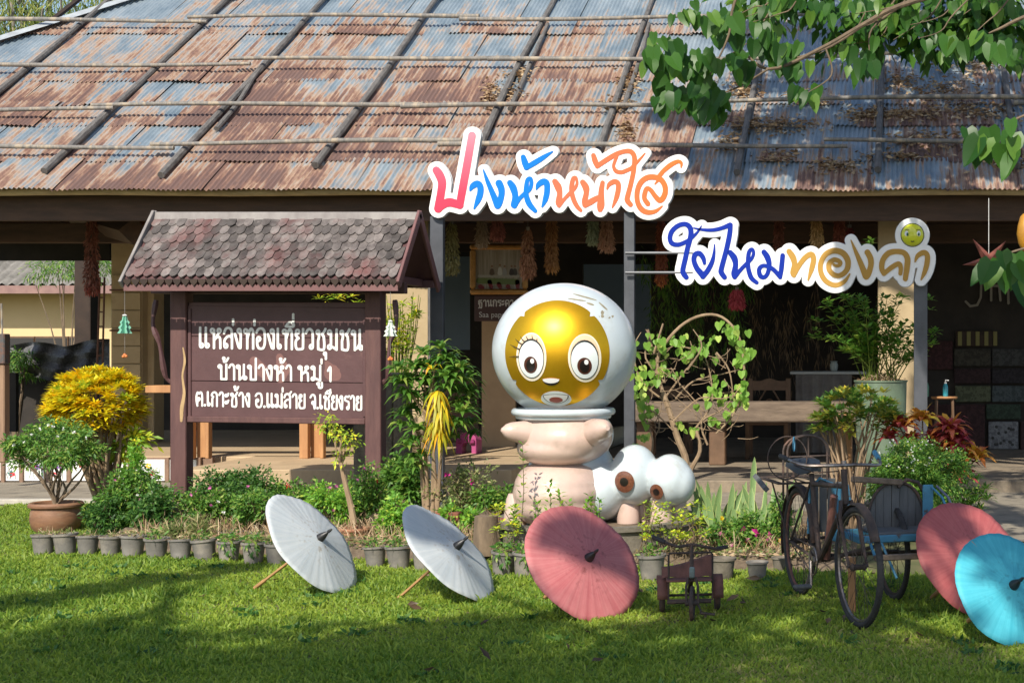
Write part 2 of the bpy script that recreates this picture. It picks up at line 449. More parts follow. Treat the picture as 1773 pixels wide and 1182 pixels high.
V, Fq, t = leaves(P, D, Lg, .0075 + .0045 * rng.random(n), droop=.25, kind='grass')
dryp = (np.sin(xx * 1.3 + 2) * np.sin(yy * 1.9 + xx) * .5 + .5) * (1 / (1 + np.exp(-(xx + 1.6) * 2)))
tt = np.repeat((.60 * rng.random(n) + .42 * (1 - patch) ** 1.2 * (xx * .04 + .8) + .30 * dryp * rng.random(n)).clip(0, 1), 5)
tag(link('grass', tri_mesh('grass', V, Fq, tt), m_grass, None, 'stuff'), 'short mown green lawn grass in front of the plants', 'grass')

# ================================================================ PAVILION
m_wall = mat('ochre_wall_paint', C(.42, .32, .19), C(.36, .27, .155), scale=3, rough=.85, bump=.1, c3=C(.24, .17, .10), scale3=4, lo3=.6, hi3=.85)
m_cream = mat('cream_wall', C(.62, .50, .30), C(.55, .43, .25), scale=2, rough=.85)
m_beam = mat('brown_beam_wood', C(.085, .045, .028), C(.05, .028, .018), scale=4, stretch=(.6, 4, 4), rough=.75, bump=.2)
m_dark = mat('dark_timber', C(.045, .028, .02), C(.028, .018, .014), scale=5, rough=.85)
m_bamboo = mat('weathered_bamboo', C(.22, .20, .18), C(.12, .115, .11), scale=7, stretch=(3, 1, 1), rough=.65, bump=.3, bscale=20, coords='World', c3=C(.33, .27, .20), scale3=3, lo3=.5, hi3=.6)
m_pole = mat('grey_pole_wood', C(.155, .145, .14), C(.075, .07, .068), scale=9, stretch=(4, .8, .8), rough=.85, bump=.5, bscale=25, coords='World')
m_gutter = mat('bamboo_gutter', C(.50, .39, .22), C(.34, .26, .15), scale=5, stretch=(1, 3, 3), rough=.6)
def roofmat():
    m = bpy.data.materials.new('rusty_galvanised_iron'); m.use_nodes = True; N = m.node_tree.nodes; Lk = m.node_tree.links
    b = N['Principled BSDF']; g = N.new('ShaderNodeNewGeometry'); oi = N.new('ShaderNodeObjectInfo')
    def noise(scale, st, det=5, ro=.6, seed=0):
        mp = N.new('ShaderNodeMapping'); mp.inputs['Scale'].default_value = st; mp.inputs['Location'].default_value = (seed, seed, 0)
        Lk.new(g.outputs['Position'], mp.inputs[0]); n = N.new('ShaderNodeTexNoise'); n.inputs['Scale'].default_value = scale
        n.inputs['Detail'].default_value = det; n.inputs['Roughness'].default_value = ro; Lk.new(mp.outputs[0], n.inputs[0]); return n.outputs['Fac']
    def math_(op, a, b_, c=None):
        n = N.new('ShaderNodeMath'); n.operation = op
        for i, q in enumerate((a, b_) if c is None else (a, b_, c)):
            if isinstance(q, (int, float)): n.inputs[i].default_value = q
            else: Lk.new(q, n.inputs[i])
        return n.outputs[0]
    big = noise(.75, (1, .75, .75), 4, .6); mid = noise(3.2, (1.1, .55, .55), 5, .65, 3); streak = noise(19, (1, .05, .05), 3, .6, 8); fine = noise(30, (1, .35, .35), 4, .7, 2)
    s = math_('ADD', math_('MULTIPLY', big, .8), math_('MULTIPLY', mid, .75))
    s = math_('ADD', s, math_('MULTIPLY', streak, 1.15)); s = math_('ADD', s, math_('MULTIPLY', fine, .35))
    tco = N.new('ShaderNodeTexCoord'); sy = N.new('ShaderNodeSeparateXYZ'); Lk.new(tco.outputs['Object'], sy.inputs[0]); lowr = N.new('ShaderNodeMapRange'); lowr.inputs[1].default_value = 0; lowr.inputs[2].default_value = .75; lowr.inputs[3].default_value = -.06; lowr.inputs[4].default_value = -.28; Lk.new(sy.outputs[1], lowr.inputs[0]); s = math_('ADD', s, lowr.outputs[0])
    s = math_('ADD', s, math_('MULTIPLY', oi.outputs['Random'], .32))
    sx = N.new('ShaderNodeSeparateXYZ'); Lk.new(g.outputs['Position'], sx.inputs[0])
    # the upper courses are newer and cleaner
    up = N.new('ShaderNodeMapRange'); up.inputs[1].default_value = 4.6; up.inputs[2].default_value = 6.4; up.inputs[3].default_value = 0; up.inputs[4].default_value = .26; Lk.new(sx.outputs[2], up.inputs[0])
    s = math_('SUBTRACT', s, up.outputs[0])
    rt = N.new('ShaderNodeMapRange'); rt.inputs[1].default_value = -4.0; rt.inputs[2].default_value = -1.0; rt.inputs[3].default_value = 0; rt.inputs[4].default_value = .17; Lk.new(sx.outputs[0], rt.inputs[0]); s = math_('SUBTRACT', s, rt.outputs[0])
    mr = N.new('ShaderNodeMapRange'); mr.inputs[4].default_value = .90; mr.inputs[1].default_value = 1.24; mr.inputs[2].default_value = 1.46; Lk.new(s, mr.inputs[0])
    cz = N.new('ShaderNodeValToRGB'); e = cz.color_ramp.elements; e[0].color = C(.19, .25, .30); e[1].color = C(.37, .43, .47); e[0].position = .35; e[1].position = .7
    Lk.new(mid, cz.inputs[0])
    cr = N.new('ShaderNodeValToRGB'); e = cr.color_ramp.elements; e[0].color = C(.36, .23, .145); e[1].color = C(.115, .050, .034); e[0].position = .22; e[1].position = .60
    k = e.new(.42); k.color = C(.20, .092, .055)
    mr3 = N.new('ShaderNodeMapRange'); mr3.inputs[1].default_value = 1.28; mr3.inputs[2].default_value = 1.95; Lk.new(s, mr3.inputs[0]); Lk.new(mr3.outputs[0], cr.inputs[0])
    mx = N.new('ShaderNodeMix'); mx.data_type = 'RGBA'; Lk.new(mr.outputs[0], mx.inputs[0]); Lk.new(cz.outputs[0], mx.inputs[6]); Lk.new(cr.outputs[0], mx.inputs[7])
    Lk.new(mx.outputs[2], b.inputs['Base Color'])
    mr2 = N.new('ShaderNodeMapRange'); mr2.inputs[3].default_value = .42; mr2.inputs[4].default_value = .9; Lk.new(mr.outputs[0], mr2.inputs[0]); Lk.new(mr2.outputs[0], b.inputs['Roughness'])
    mt = N.new('ShaderNodeMapRange'); mt.inputs[3].default_value = .35; mt.inputs[4].default_value = 0; Lk.new(mr.outputs[0], mt.inputs[0]); Lk.new(mt.outputs[0], b.inputs['Metallic'])
    bu = N.new('ShaderNodeBump'); bu.inputs['Strength'].default_value = .25; bu.inputs['Distance'].default_value = .004; Lk.new(fine, bu.inputs['Height']); Lk.new(bu.outputs[0], b.inputs['Normal'])
    return m
m_roof = roofmat()
pav = thing('pavilion', (-4, 20, 0), 'long open-sided building with a rusty corrugated iron roof behind the signs', 'building')
PO = ORIG[pav]
TP = .652; PITCH = math.atan(TP)
def roofp(x, Y, lift=0.0):      # a point on the front roof slope
    n = Vector((0, -math.sin(PITCH), math.cos(PITCH)))
    return Vector((x, Y, 3.38 + TP * (Y - 16.3))) + n * lift
seamsY = [16.12, 16.68, 17.47, 17.97, 18.55, 19.88, 21.2, 22.7, 24.5]
SW = .80; NC = 16
def sheet_mesh(Ly, var):
    mb = MB(); na = NC * 5; nb = 5
    r_ = random.Random(var * 17 + int(Ly * 100))
    ph = r_.random() * 6; 
    for j in range(nb + 1):
        y = Ly * j / nb
        for i in range(na + 1):
            x = (SW + .05) * i / na
            z = .011 * math.cos(2 * math.pi * i / 5) + .006 * math.sin(ph + x * 5 + j) * (1 if j == 0 else .4)
            if j == 0: y2 = y + .012 * math.sin(ph + x * 4)
            else: y2 = y
            mb.v.append((x, y2, z))
    for j in range(nb):
        for i in range(na):
            a = j * (na + 1) + i; mb.f.append((a, a + 1, a + na + 2, a + na + 1))
    me = mb.mesh('roof_sheet'); me.shade_smooth(); me.materials.append(m_roof); return me
hipx = lambda Y: -11.0 + (Y - 20.43) * .85
for ci in range(len(seamsY) - 1):
    Y0, Y1 = seamsY[ci], seamsY[ci + 1]; Ls = (Y1 - Y0) / math.cos(PITCH) + .10
    ms = [sheet_mesh(Ls, v) for v in range(3)]
    x = -15.4 + (ci * .31) % .8; k = 0
    while x < 6.6:
        if x + SW > hipx(Y0):
            me = ms[k % 3]
            if x < hipx(Y1) + .15:      # cut along the hip
                bm = bmesh.new(); bm.from_mesh(me)
                a = Vector((hipx(Y0) - x, 0, 0)); b = Vector((hipx(Y1) - x, Ls - .1, 0)); d = (b - a).normalized()
                bmesh.ops.bisect_plane(bm, geom=bm.verts[:] + bm.edges[:] + bm.faces[:], plane_co=a, plane_no=Vector((-d.y, d.x, 0)), clear_outer=True)
                if len(bm.faces) < 4: bm.free(); x += SW; k += 1; continue
                me = bpy.data.meshes.new('roof_sheet'); bm.to_mesh(me); bm.free(); me.shade_smooth(); me.materials.append(m_roof)
            o = bpy.data.objects.new('roof_sheet', me); col.objects.link(o); o.parent = pav
            q = roofp(x, Y0, .020 + .007 * (k % 2)) - PO + Vector((0, random.uniform(-.03, .01), 0))
            o.location = q; o.rotation_euler = (PITCH - R(.55) + random.uniform(-.004, .004), random.uniform(-.002, .002), random.uniform(-.006, .006))
        x += SW; k += 1
# slab of battens and lining under the sheets, and the back and end slopes
ul = MB(); e = .02
def slab(a, b, c, d, th=.05):
    n = (b - a).cross(d - a).normalized()
    if n.z < 0: n = -n
    lo = [p - n * th for p in (a, b, c, d)]; ul.add([a, b, c, d] + lo, [(0, 1, 2, 3), (4, 7, 6, 5), (0, 4, 5, 1), (1, 5, 6, 2), (2, 6, 7, 3), (3, 7, 4, 0)])
RZ = 24.5; RH = 3.38 + TP * (RZ - 16.3)
A, B_, C_, D_ = roofp(hipx(16.3) + .1, 16.3, -.02), roofp(6.6, 16.3, -.02), roofp(6.6, RZ, -.02), roofp(hipx(RZ) + .1, RZ, -.02); slab(A, B_, C_, D_)
bk = lambda x, Y: Vector((x, Y, RH - TP * (Y - RZ) - .02))
slab(bk(hipx(RZ) + .1, RZ), bk(6.6, RZ), bk(6.6, 32.7), bk(hipx(16.3) + .1, 32.7))
pl = ul.build('roof_deck', m_dark, pav)
sd_ = MB(); sd_.add([roofp(hipx(16.2), 16.2, .0), roofp(hipx(RZ), RZ, .0), bk(hipx(16.3), 32.8)], [(0, 1, 2)]); sd_.build('side_slope', m_roof, pav)
m_cap = mat('ridge_cap_metal', C(.48, .52, .54), C(.36, .38, .40), scale=8, rough=.5, metal=.3)
hp = MB(); p0 = roofp(hipx(18.8), 18.8, .045); p1 = roofp(hipx(RZ), RZ, .045)
dd = (p1 - p0).normalized(); sn = Vector((dd.y, -dd.x, 0)).normalized()
for (a, b) in ((p0, p1),):
    hp.add([a + sn * .13 - Vector((0, 0, .015)), a + Vector((0, 0, .05)), a - sn * .13 - Vector((0, 0, .06)), b + sn * .13 - Vector((0, 0, .015)), b + Vector((0, 0, .05)), b - sn * .13 - Vector((0, 0, .06))], [(0, 1, 4, 3), (1, 2, 5, 4)])
hp.build('hip_cap', m_cap, pav)
# rib poles up the slope
def pole(mb, a, b, r, seg=14, wob=.03, nodes=False, n=8):
    pts, rs = [], []
    wx, wp = random.uniform(-wob, wob), random.uniform(0, 6)
    for i in range(seg + 1):
        t = i / seg; p = a.lerp(b, t); p = p + Vector((wx * math.sin(wp + t * 5), 0, wob * .35 * math.sin(wp * 2 + t * 7))); pts.append(p); rs.append(r * .88 * (1 - .22 * t) * random.uniform(.92, 1.08))
    mb.tube(pts, rs, n=n)
    return mb
ribs = [(-170, 308), (79, 308), (283, 316), (547, 298), (826, 275), (1036, 272), (1277, 308), (1520, 305), (1762, 300)]
for i, (px, py) in enumerate(ribs):
    k = (600 - py) / F; Z = 8.85 / (.652 - k); x = (px - PX) / F * Z
    dx = random.uniform(-.06, .06)
    pole(MB(), roofp(x, Z, .075), roofp(x + dx, 21.3, .07), .046).build('rafter_pole', m_pole, pav, smooth=True)
    pole(MB(), roofp(x + dx + .03, 20.9, .10), roofp(x + dx * 1.5, RZ, .07), .042).build('rafter_pole', m_pole, pav, smooth=True)
    if i in (4, 5, 2):
        pole(MB(), roofp(x + .13, Z + 1.0, .07), roofp(x + .05, 20.1 if i > 2 else 18.9, .07), .034).build('rafter_pole', m_pole, pav, smooth=True)
# long bamboo poles laid across the slope
def bamboo(mb, a, b, r, n=9):
    L = (b - a).length; seg = max(3, int(L / .34)); pts, rs = [], []; wp = random.uniform(0, 6)
    for i in range(seg + 1):
        t = i / seg; p = a.lerp(b, t) + Vector((0, 0, .02 * math.sin(wp + t * 4))); d = (b - a).normalized(); rr = r * (1 - .25 * t)
        for dt, q in ((-.012, 1.0), (0, 1.16), (.012, 1.0)):
            pts.append(p + d * dt); rs.append(rr * q)
    mb.tube(pts, rs, n=n); return mb
for (py, ry) in ((275, 270), (211, 195), (132, 112), (54, 44)):
    k = (600 - py) / F; Z0 = 8.85 / (.652 - k); k = (600 - ry) / F; Z1 = 8.85 / (.652 - k)
    xs = [-12.4, -8.1, -4.9, -.6, 3.2, 6.4] if py in (275, 132) else [-12.6, -9.2, -5.6, -2.2, 1.6, 6.4]
    for i in range(len(xs) - 1):
        a, b = xs[i] - .12, xs[i + 1] + .12; f = lambda x: Z0 + (Z1 - Z0) * max(0, (x + 9.8) / 11.3)
        if i % 2: a, b = b, a
        off = .03 * (i % 2)
        bamboo(MB(), roofp(a, f(a) + off, .145 + off), roofp(b, f(b) + off, .145 + off), .031).build('bamboo_pole', m_bamboo, pav, smooth=True)
# eave: split bamboo gutter and board
gt = MB().tube([(x, 16.27, 3.285 + .008 * math.sin(x * 2)) for x in np.linspace(-14.2, 6.4, 30)], .052, n=10); gt.build('gutter', m_gutter, pav, smooth=True)
MB().box((-3.9, 16.52, 3.13), (20.4, .06, .30), bev=.006).build('fascia_board', m_beam, pav)
MB().box((-3.9, 18.3, 2.98), (20.4, .14, .24), bev=.01).build('beam', m_beam, pav)
MB().box((-3.9, 20.7, 3.35), (20.4, .16, .26), bev=.01).build('beam', m_beam, pav)
for x in (-11.2, -9.15, -5.6, -3.0, -.1, 2.4):
    MB().box((x, 20.3, 3.22), (.14, 7.4, .22), bev=.01).build('cross_beam', m_beam, pav)
for x in np.arange(-11.5, 6, 1.15):    # rafters seen under the eave
    a, b = roofp(x, 16.35, -.10), roofp(x, 22.5, -.10); MB().tube([a, b], .04, n=6).build('rafter', m_dark, pav)
MB().tube([W(130, 372, 19.5), W(232, 400, 17.2)], .16, n=4).build('brace', m_beam, pav)
# columns
def column(px0, px1, Y, dy=.5, h0=FH, m=m_wall, grooves=0):
    x0 = (px0 - PX) / F * Y; x1 = (px1 - PX) / F * Y; top = 3.3 + max(0, (Y - 17)) * .55
    return MB().box(((x0 + x1) / 2, Y + dy / 2, (h0 + top) / 2), (x1 - x0, dy, top - h0), bev=.012).build('column', m, pav)
column(192, 246, 20.2, .3); column(248, 266, 20.35, .3)
column(660, 742, 17.25, .45, m=m_wall); column(1520, 1604, 17.2, .5, h0=FL)
MB().box(((150 - PX) / F * 28, 28, 1.6), (.3, .3, 3.2), bev=.01).build('column', m_dark, pav)
# drop-siding boards on the left column wall
for i in range(9):
    z = .42 + i * .24; x0 = (194 - PX) / F * 20.18; x1 = (244 - PX) / F * 20.18
    MB().box(((x0 + x1) / 2, 20.175, z + .11), (x1 - x0, .03, .225), rot=Matrix.Rotation(R(-1.5), 3, 'X'), bev=.004).build('wall_board', m_wall, pav)
MB().box((W(752, 600, 17.1).x, 17.05, 1.72), (.10, .10, 2.9), bev=.02).build('door_post', m_pole, pav)
# rear partitions of dark board, with an opening at the left and one behind the picture
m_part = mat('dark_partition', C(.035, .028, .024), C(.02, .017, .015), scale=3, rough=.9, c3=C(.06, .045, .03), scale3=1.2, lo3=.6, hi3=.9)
def part_wall(px0, px1, Y, z0, z1, m=m_part, d=.08, name='partition'):
    x0 = (px0 - PX) / F * Y; x1 = (px1 - PX) / F * Y
    return MB().box(((x0 + x1) / 2, Y, (z0 + z1) / 2), (x1 - x0, d, z1 - z0)).build(name, m, pav)
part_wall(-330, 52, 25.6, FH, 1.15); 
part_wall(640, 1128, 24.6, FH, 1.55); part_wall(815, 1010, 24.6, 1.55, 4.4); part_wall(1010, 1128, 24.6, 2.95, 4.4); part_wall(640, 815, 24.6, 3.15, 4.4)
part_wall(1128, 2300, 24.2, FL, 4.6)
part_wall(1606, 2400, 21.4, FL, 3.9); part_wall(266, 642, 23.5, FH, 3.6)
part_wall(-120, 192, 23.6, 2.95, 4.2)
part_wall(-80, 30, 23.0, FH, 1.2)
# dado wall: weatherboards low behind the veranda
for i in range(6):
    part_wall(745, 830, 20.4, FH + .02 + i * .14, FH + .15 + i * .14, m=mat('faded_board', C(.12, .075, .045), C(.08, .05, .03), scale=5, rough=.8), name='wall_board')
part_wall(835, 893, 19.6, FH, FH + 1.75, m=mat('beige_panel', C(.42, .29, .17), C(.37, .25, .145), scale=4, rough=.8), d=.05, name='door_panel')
# tiled front of the veranda at the left, each tile with its painted flowers
m_tile = mat('white_painted_tile', C(.78, .77, .74), C(.70, .70, .68), scale=3, rough=.35)
m_tilewood = mat('tile_frame_wood', C(.24, .15, .10), C(.16, .10, .07), scale=8, rough=.8)
m_fl = [mat('tile_red', C(.55, .03, .04), rough=.5), mat('tile_purple', C(.20, .08, .35), rough=.5), mat('tile_teal', C(.03, .18, .16), rough=.5), mat('tile_yellow', C(.75, .42, .03), rough=.5), mat('tile_line', C(.03, .03, .035), rough=.6)]
tf = thing('tile_panel_row', W(150, 835, 17.55) , 'row of white hand-painted flower tiles along the left veranda edge', 'tile panel')
xs_ = [-40, 6, 38, 84, 120, 168, 226, 290, 345]
MB().box(((153 - PX) / F * 17.6, 17.64, .15), (2.9, .05, .30)).build('backing_board', m_tilewood, tf)
for i in range(len(xs_) - 1):
    x0 = (xs_[i] + 4 - PX) / F * 17.6; x1 = (xs_[i + 1] - 4 - PX) / F * 17.6
    t_ = MB().box(((x0 + x1) / 2, 17.60, .155), (x1 - x0, .03, .25), bev=.004).build('tile', m_tile, tf)
    r_ = random.Random(i * 5 + 2); w_ = x1 - x0
    for f_ in range(3 if i not in (1,) else 2):
        fx = x0 + w_ * r_.uniform(.25, .75); fz = .08 + r_.uniform(.02, .15); mm = m_fl[[0, 2, 0, 1, 0, 0, 1, 3][(i + f_) % 8]]; fb = MB()
        for p_ in range(5):
            a = p_ * 1.257 + r_.random(); fb.ball((fx + .020 * math.cos(a), 17.584, fz + .020 * math.sin(a)), (.017, .002, .011), n=8, m=5)
        fb.build('painted_flower', mm, t_)
    ln = MB()
    for s in range(4):
        a = r_.uniform(0, 3); lx = x0 + w_ * r_.uniform(.2, .8); ln.tube([(lx, 17.583, .05), (lx + .02 * math.cos(a), 17.583, .11), (lx + .04 * math.cos(a * 2), 17.583, .2)], .0025, n=4)
    ln.build('painted_line', m_fl[4 if i % 2 else 2], t_)
    x2 = (xs_[i + 1] - PX) / F * 17.58; MB().box((x2, 17.585, .155), (.045, .05, .30), bev=.005).build('divider', m_tilewood, tf)
# ================================================================ THE VILLAGE SIGN WITH ITS LITTLE ROOF
m_mar = mat('maroon_painted_wood', C(.10, .045, .047), C(.075, .032, .034), scale=3, rough=.55, bump=.15, bscale=30, c3=C(.17, .085, .08), scale3=1.7, lo3=.62, hi3=.75)
m_mar2 = mat('maroon_worn_wood', C(.12, .055, .05), C(.08, .035, .035), scale=5, stretch=(3, 3, .5), rough=.65, bump=.35, bscale=20, c3=C(.42, .30, .17), scale3=2.2, lo3=.70, hi3=.74)
m_shing = mat('weathered_shingle', C(.065, .054, .052), C(.155, .135, .128), scale=10, stretch=(1, 1, .4), rough=.85, bump=.6, bscale=45, c3=C(.105, .042, .040), scale3=1.6, lo3=.48, hi3=.66, orand=.5, coords='World')
m_wwhite = mat('white_sign_paint', C(.80, .79, .76), C(.70, .69, .66), scale=12, rough=.6)
m_greywood = mat('grey_barge_wood', C(.27, .25, .24), C(.19, .17, .165), scale=6, stretch=(1, 1, .3), rough=.85, bump=.4)
SY = 13.6; sp = SY / F
sx0, sx1 = (314 - PX) * sp, (650 - PX) * sp
sign = thing('village_sign', (W(480, 700, SY).x, SY, 0), 'maroon wooden village board with white painted lettering under its own shingled roof', 'sign board')
for x, wd in ((W(313, 0, SY).x, .145), (W(649, 0, SY).x, .145)):
    MB().box((x, SY + .02, 1.05), (wd, .15, 2.10), bev=.008).build('post', m_mar2, sign)
bx0, bx1 = W(328, 0, SY).x, W(635, 0, SY).x; bc = (bx0 + bx1) / 2; bw = bx1 - bx0
tilt = R(.75)
def ztilt(x): return -(x - bc) * math.tan(tilt)
for (ya, yb) in ((531, 583.5), (584.5, 660.5), (661.5, 722)):
    z0, z1 = W(0, yb, SY).z, W(0, ya, SY).z
    MB().box((bc, SY, (z0 + z1) / 2), (bw + .02, .035, z1 - z0), rot=Matrix.Rotation(tilt, 3, 'Y'), bev=.003).build('plank', m_mar, sign)
zb = W(0, 727, SY).z
MB().box((bc, SY - .012, zb), (bw, .075, .055), rot=Matrix.Rotation(tilt, 3, 'Y'), bev=.006).build('bottom_rail', m_mar2, sign)
MB().box((bc, SY + .01, W(0, 528, SY).z), (bw, .05, .05), bev=.005).build('top_rail', m_mar, sign)
for s in (-1, 1):
    MB().box((bc + s * (bw / 2 - .012), SY - .02, (zb + W(0, 528, SY).z) / 2), (.03, .02, .98), bev=.004).build('batten', m_mar, sign)
# roof: eave edge y 490, ridge y 372
RX0, RX1 = W(216, 0, SY - .42).x, W(690, 0, SY - .42).x
ez, rz_ = W(0, 481, SY - .42).z, W(0, 378, SY + .13).z; ey, ry_ = SY - .42, SY + .13
nrm = Vector((0, -(rz_ - ez), ry_ - ey)).normalized(); sl_ = Vector((0, ry_ - ey, rz_ - ez)); SLN = sl_.length; sl_.normalize()
bk_y = 2 * ry_ - ey
rb = MB()
rb.add([(RX0, ey, ez), (RX1, ey, ez), (RX1, ry_, rz_), (RX0, ry_, rz_), (RX0, bk_y, ez), (RX1, bk_y, ez)] + [(RX0, ey, ez - .02), (RX1, ey, ez - .02), (RX1, ry_, rz_ - .025), (RX0, ry_, rz_ - .025), (RX0, bk_y, ez - .02), (RX1, bk_y, ez - .02)],
       [(0, 1, 2, 3), (3, 2, 5, 4), (6, 9, 8, 7), (9, 10, 11, 8), (0, 6, 7, 1), (4, 5, 11, 10), (0, 3, 9, 6), (3, 4, 10, 9), (1, 7, 8, 2), (2, 8, 11, 5)])
rb.build('roof_boarding', m_mar, sign)
shv = []
for v in range(4):
    w_, h_, t_ = .074, .185, .012; r_ = random.Random(v)
    pts = [(-w_ / 2, h_), (w_ / 2, h_), (w_ / 2, .036), (w_ / 4 + r_.uniform(-.004, .004), .007), (r_.uniform(-.006, .006), r_.uniform(-.005, .003)), (-w_ / 4, .009), (-w_ / 2, .036)]
    mb = MB(); n = len(pts); mb.v = [(p[0], p[1], 0) for p in pts] + [(p[0], p[1], t_) for p in pts]
    mb.f = [tuple(range(n))[::-1], tuple(range(n, 2 * n))] + [(i, (i + 1) % n, n + (i + 1) % n, n + i) for i in range(n)]
    me = mb.mesh('shingle'); me.materials.append(m_shing); shv.append(me)
rows = 7; pit = math.atan2(rz_ - ez, ry_ - ey)
cnt = 0
for r_i in range(rows):
    s0 = -.01 + r_i * (SLN - .055) / (rows - .35)
    nx = int((RX1 - RX0) / .0765)
    for i in range(nx + (r_i % 2)):
        x = RX0 + .04 + (i - (r_i % 2) * .5) * (RX1 - RX0 - .02) / nx
        if x < RX0 + .02 or x > RX1 - .02: continue
        p = Vector((x, ey, ez)) + sl_ * (s0 + random.uniform(-.006, .004)) + nrm * (.014 + .004 * (i % 2))
        o = bpy.data.objects.new('shingle', random.choice(shv)); col.objects.link(o); o.parent = sign
        o.location = p - ORIG[sign]; o.rotation_euler = (pit - R(5.0) + random.gauss(0, .012), random.gauss(0, .02), random.gauss(0, .03)); cnt += 1
tri = MB()                      # the pointed edging strip below the eave
nt_ = 33; poly = []
for i in range(nt_):
    xa = RX0 + (RX1 - RX0) * i / nt_; xb = RX0 + (RX1 - RX0) * (i + 1) / nt_
    poly += [(xa, ez - .070), ((xa + xb) / 2, ez - .028)]
poly += [(RX1, ez - .070), (RX1, ez - .115), (RX0, ez - .115)]
tri.prism(poly, ey - .02, ey + .005); tri.build('eave_board', mat('maroon_trim', C(.17, .08, .078), C(.13, .06, .06), scale=6, rough=.6, bump=.2), sign)
tt_ = MB()
for i in range(nt_):            # dark points of the underlying course
    xa = RX0 + (RX1 - RX0) * (i + .06) / nt_; xb = RX0 + (RX1 - RX0) * (i + .94) / nt_; xm = (xa + xb) / 2
    tt_.prism([(xa, ez - .012), (xb, ez - .012), (xb, ez - .035), (xm, ez - .075), (xa, ez - .035)], ey - .034, ey - .023)
tt_.build('pointed_edging', m_dark, sign)
MB().box(((RX0 + RX1) / 2, ry_ - .018, rz_ + .005), (RX1 - RX0 + .02, .02, .11), rot=Matrix.Rotation(R(-22), 3, 'X'), bev=.004).build('ridge_board', m_greywood, sign)
MB().box(((RX0 + RX1) / 2, ry_ + .03, rz_ - .005), (RX1 - RX0 + .02, .02, .11), rot=Matrix.Rotation(R(22), 3, 'X'), bev=.004).build('ridge_board', m_mar, sign)
for x, mm, nm in ((RX0 - .012, m_greywood, 'barge_board'), (RX1 + .012, mat('maroon_trim', C(0, 0, 0)), 'barge_board')):
    for s in (-1, 1):
        y_e = ey - .03 if s < 0 else bk_y + .03
        a = Vector((x, y_e, ez - .03)); b = Vector((x, ry_, rz_ + .055)); d = b - a; c = (a + b) / 2
        MB().box(c + Vector((0, 0, -.02)), (.026, .085, d.length + .03), rot=Matrix.Rotation(math.atan2(-d.y, d.z), 3, 'X'), bev=.004).build(nm, mm, sign)
for x in (RX0 + .22, RX1 - .14):
    MB().box((x, ry_, ez + .0), (.06, (bk_y - ey) * .9, .07), bev=.006).build('tie_beam', m_mar, sign)
for z in (ez - .04,):
    MB().box(((RX0 + RX1) / 2, bk_y - .05, z + .03), (RX1 - RX0, .05, .07), bev=.005).build('purlin', m_mar, sign)
MB().box((bc, SY + .03, 2.13), (RX1 - RX0 - .1, .08, .10), bev=.005).build('top_beam', m_mar, sign)
for s, xx_ in ((-1, W(300, 0, SY).x), (1, W(662, 0, SY).x)):
    pts = [Vector((xx_ + s * .13, SY - .05, 2.02)), Vector((xx_ + s * .15, SY - .07, 1.80)), Vector((xx_ + s * .09, SY - .07, 1.62)), Vector((xx_ + s * .06, SY - .03, 1.34)), Vector((xx_ + s * .01, SY, 1.28))]
    mb = MB(); k = [q[:] for q in catmull(pts, 4)]; mb.tube(k, [.022 + .006 * math.sin(i * 1.3) for i in range(len(k))], n=6); mb.build('carved_bracket', m_mar, sign)

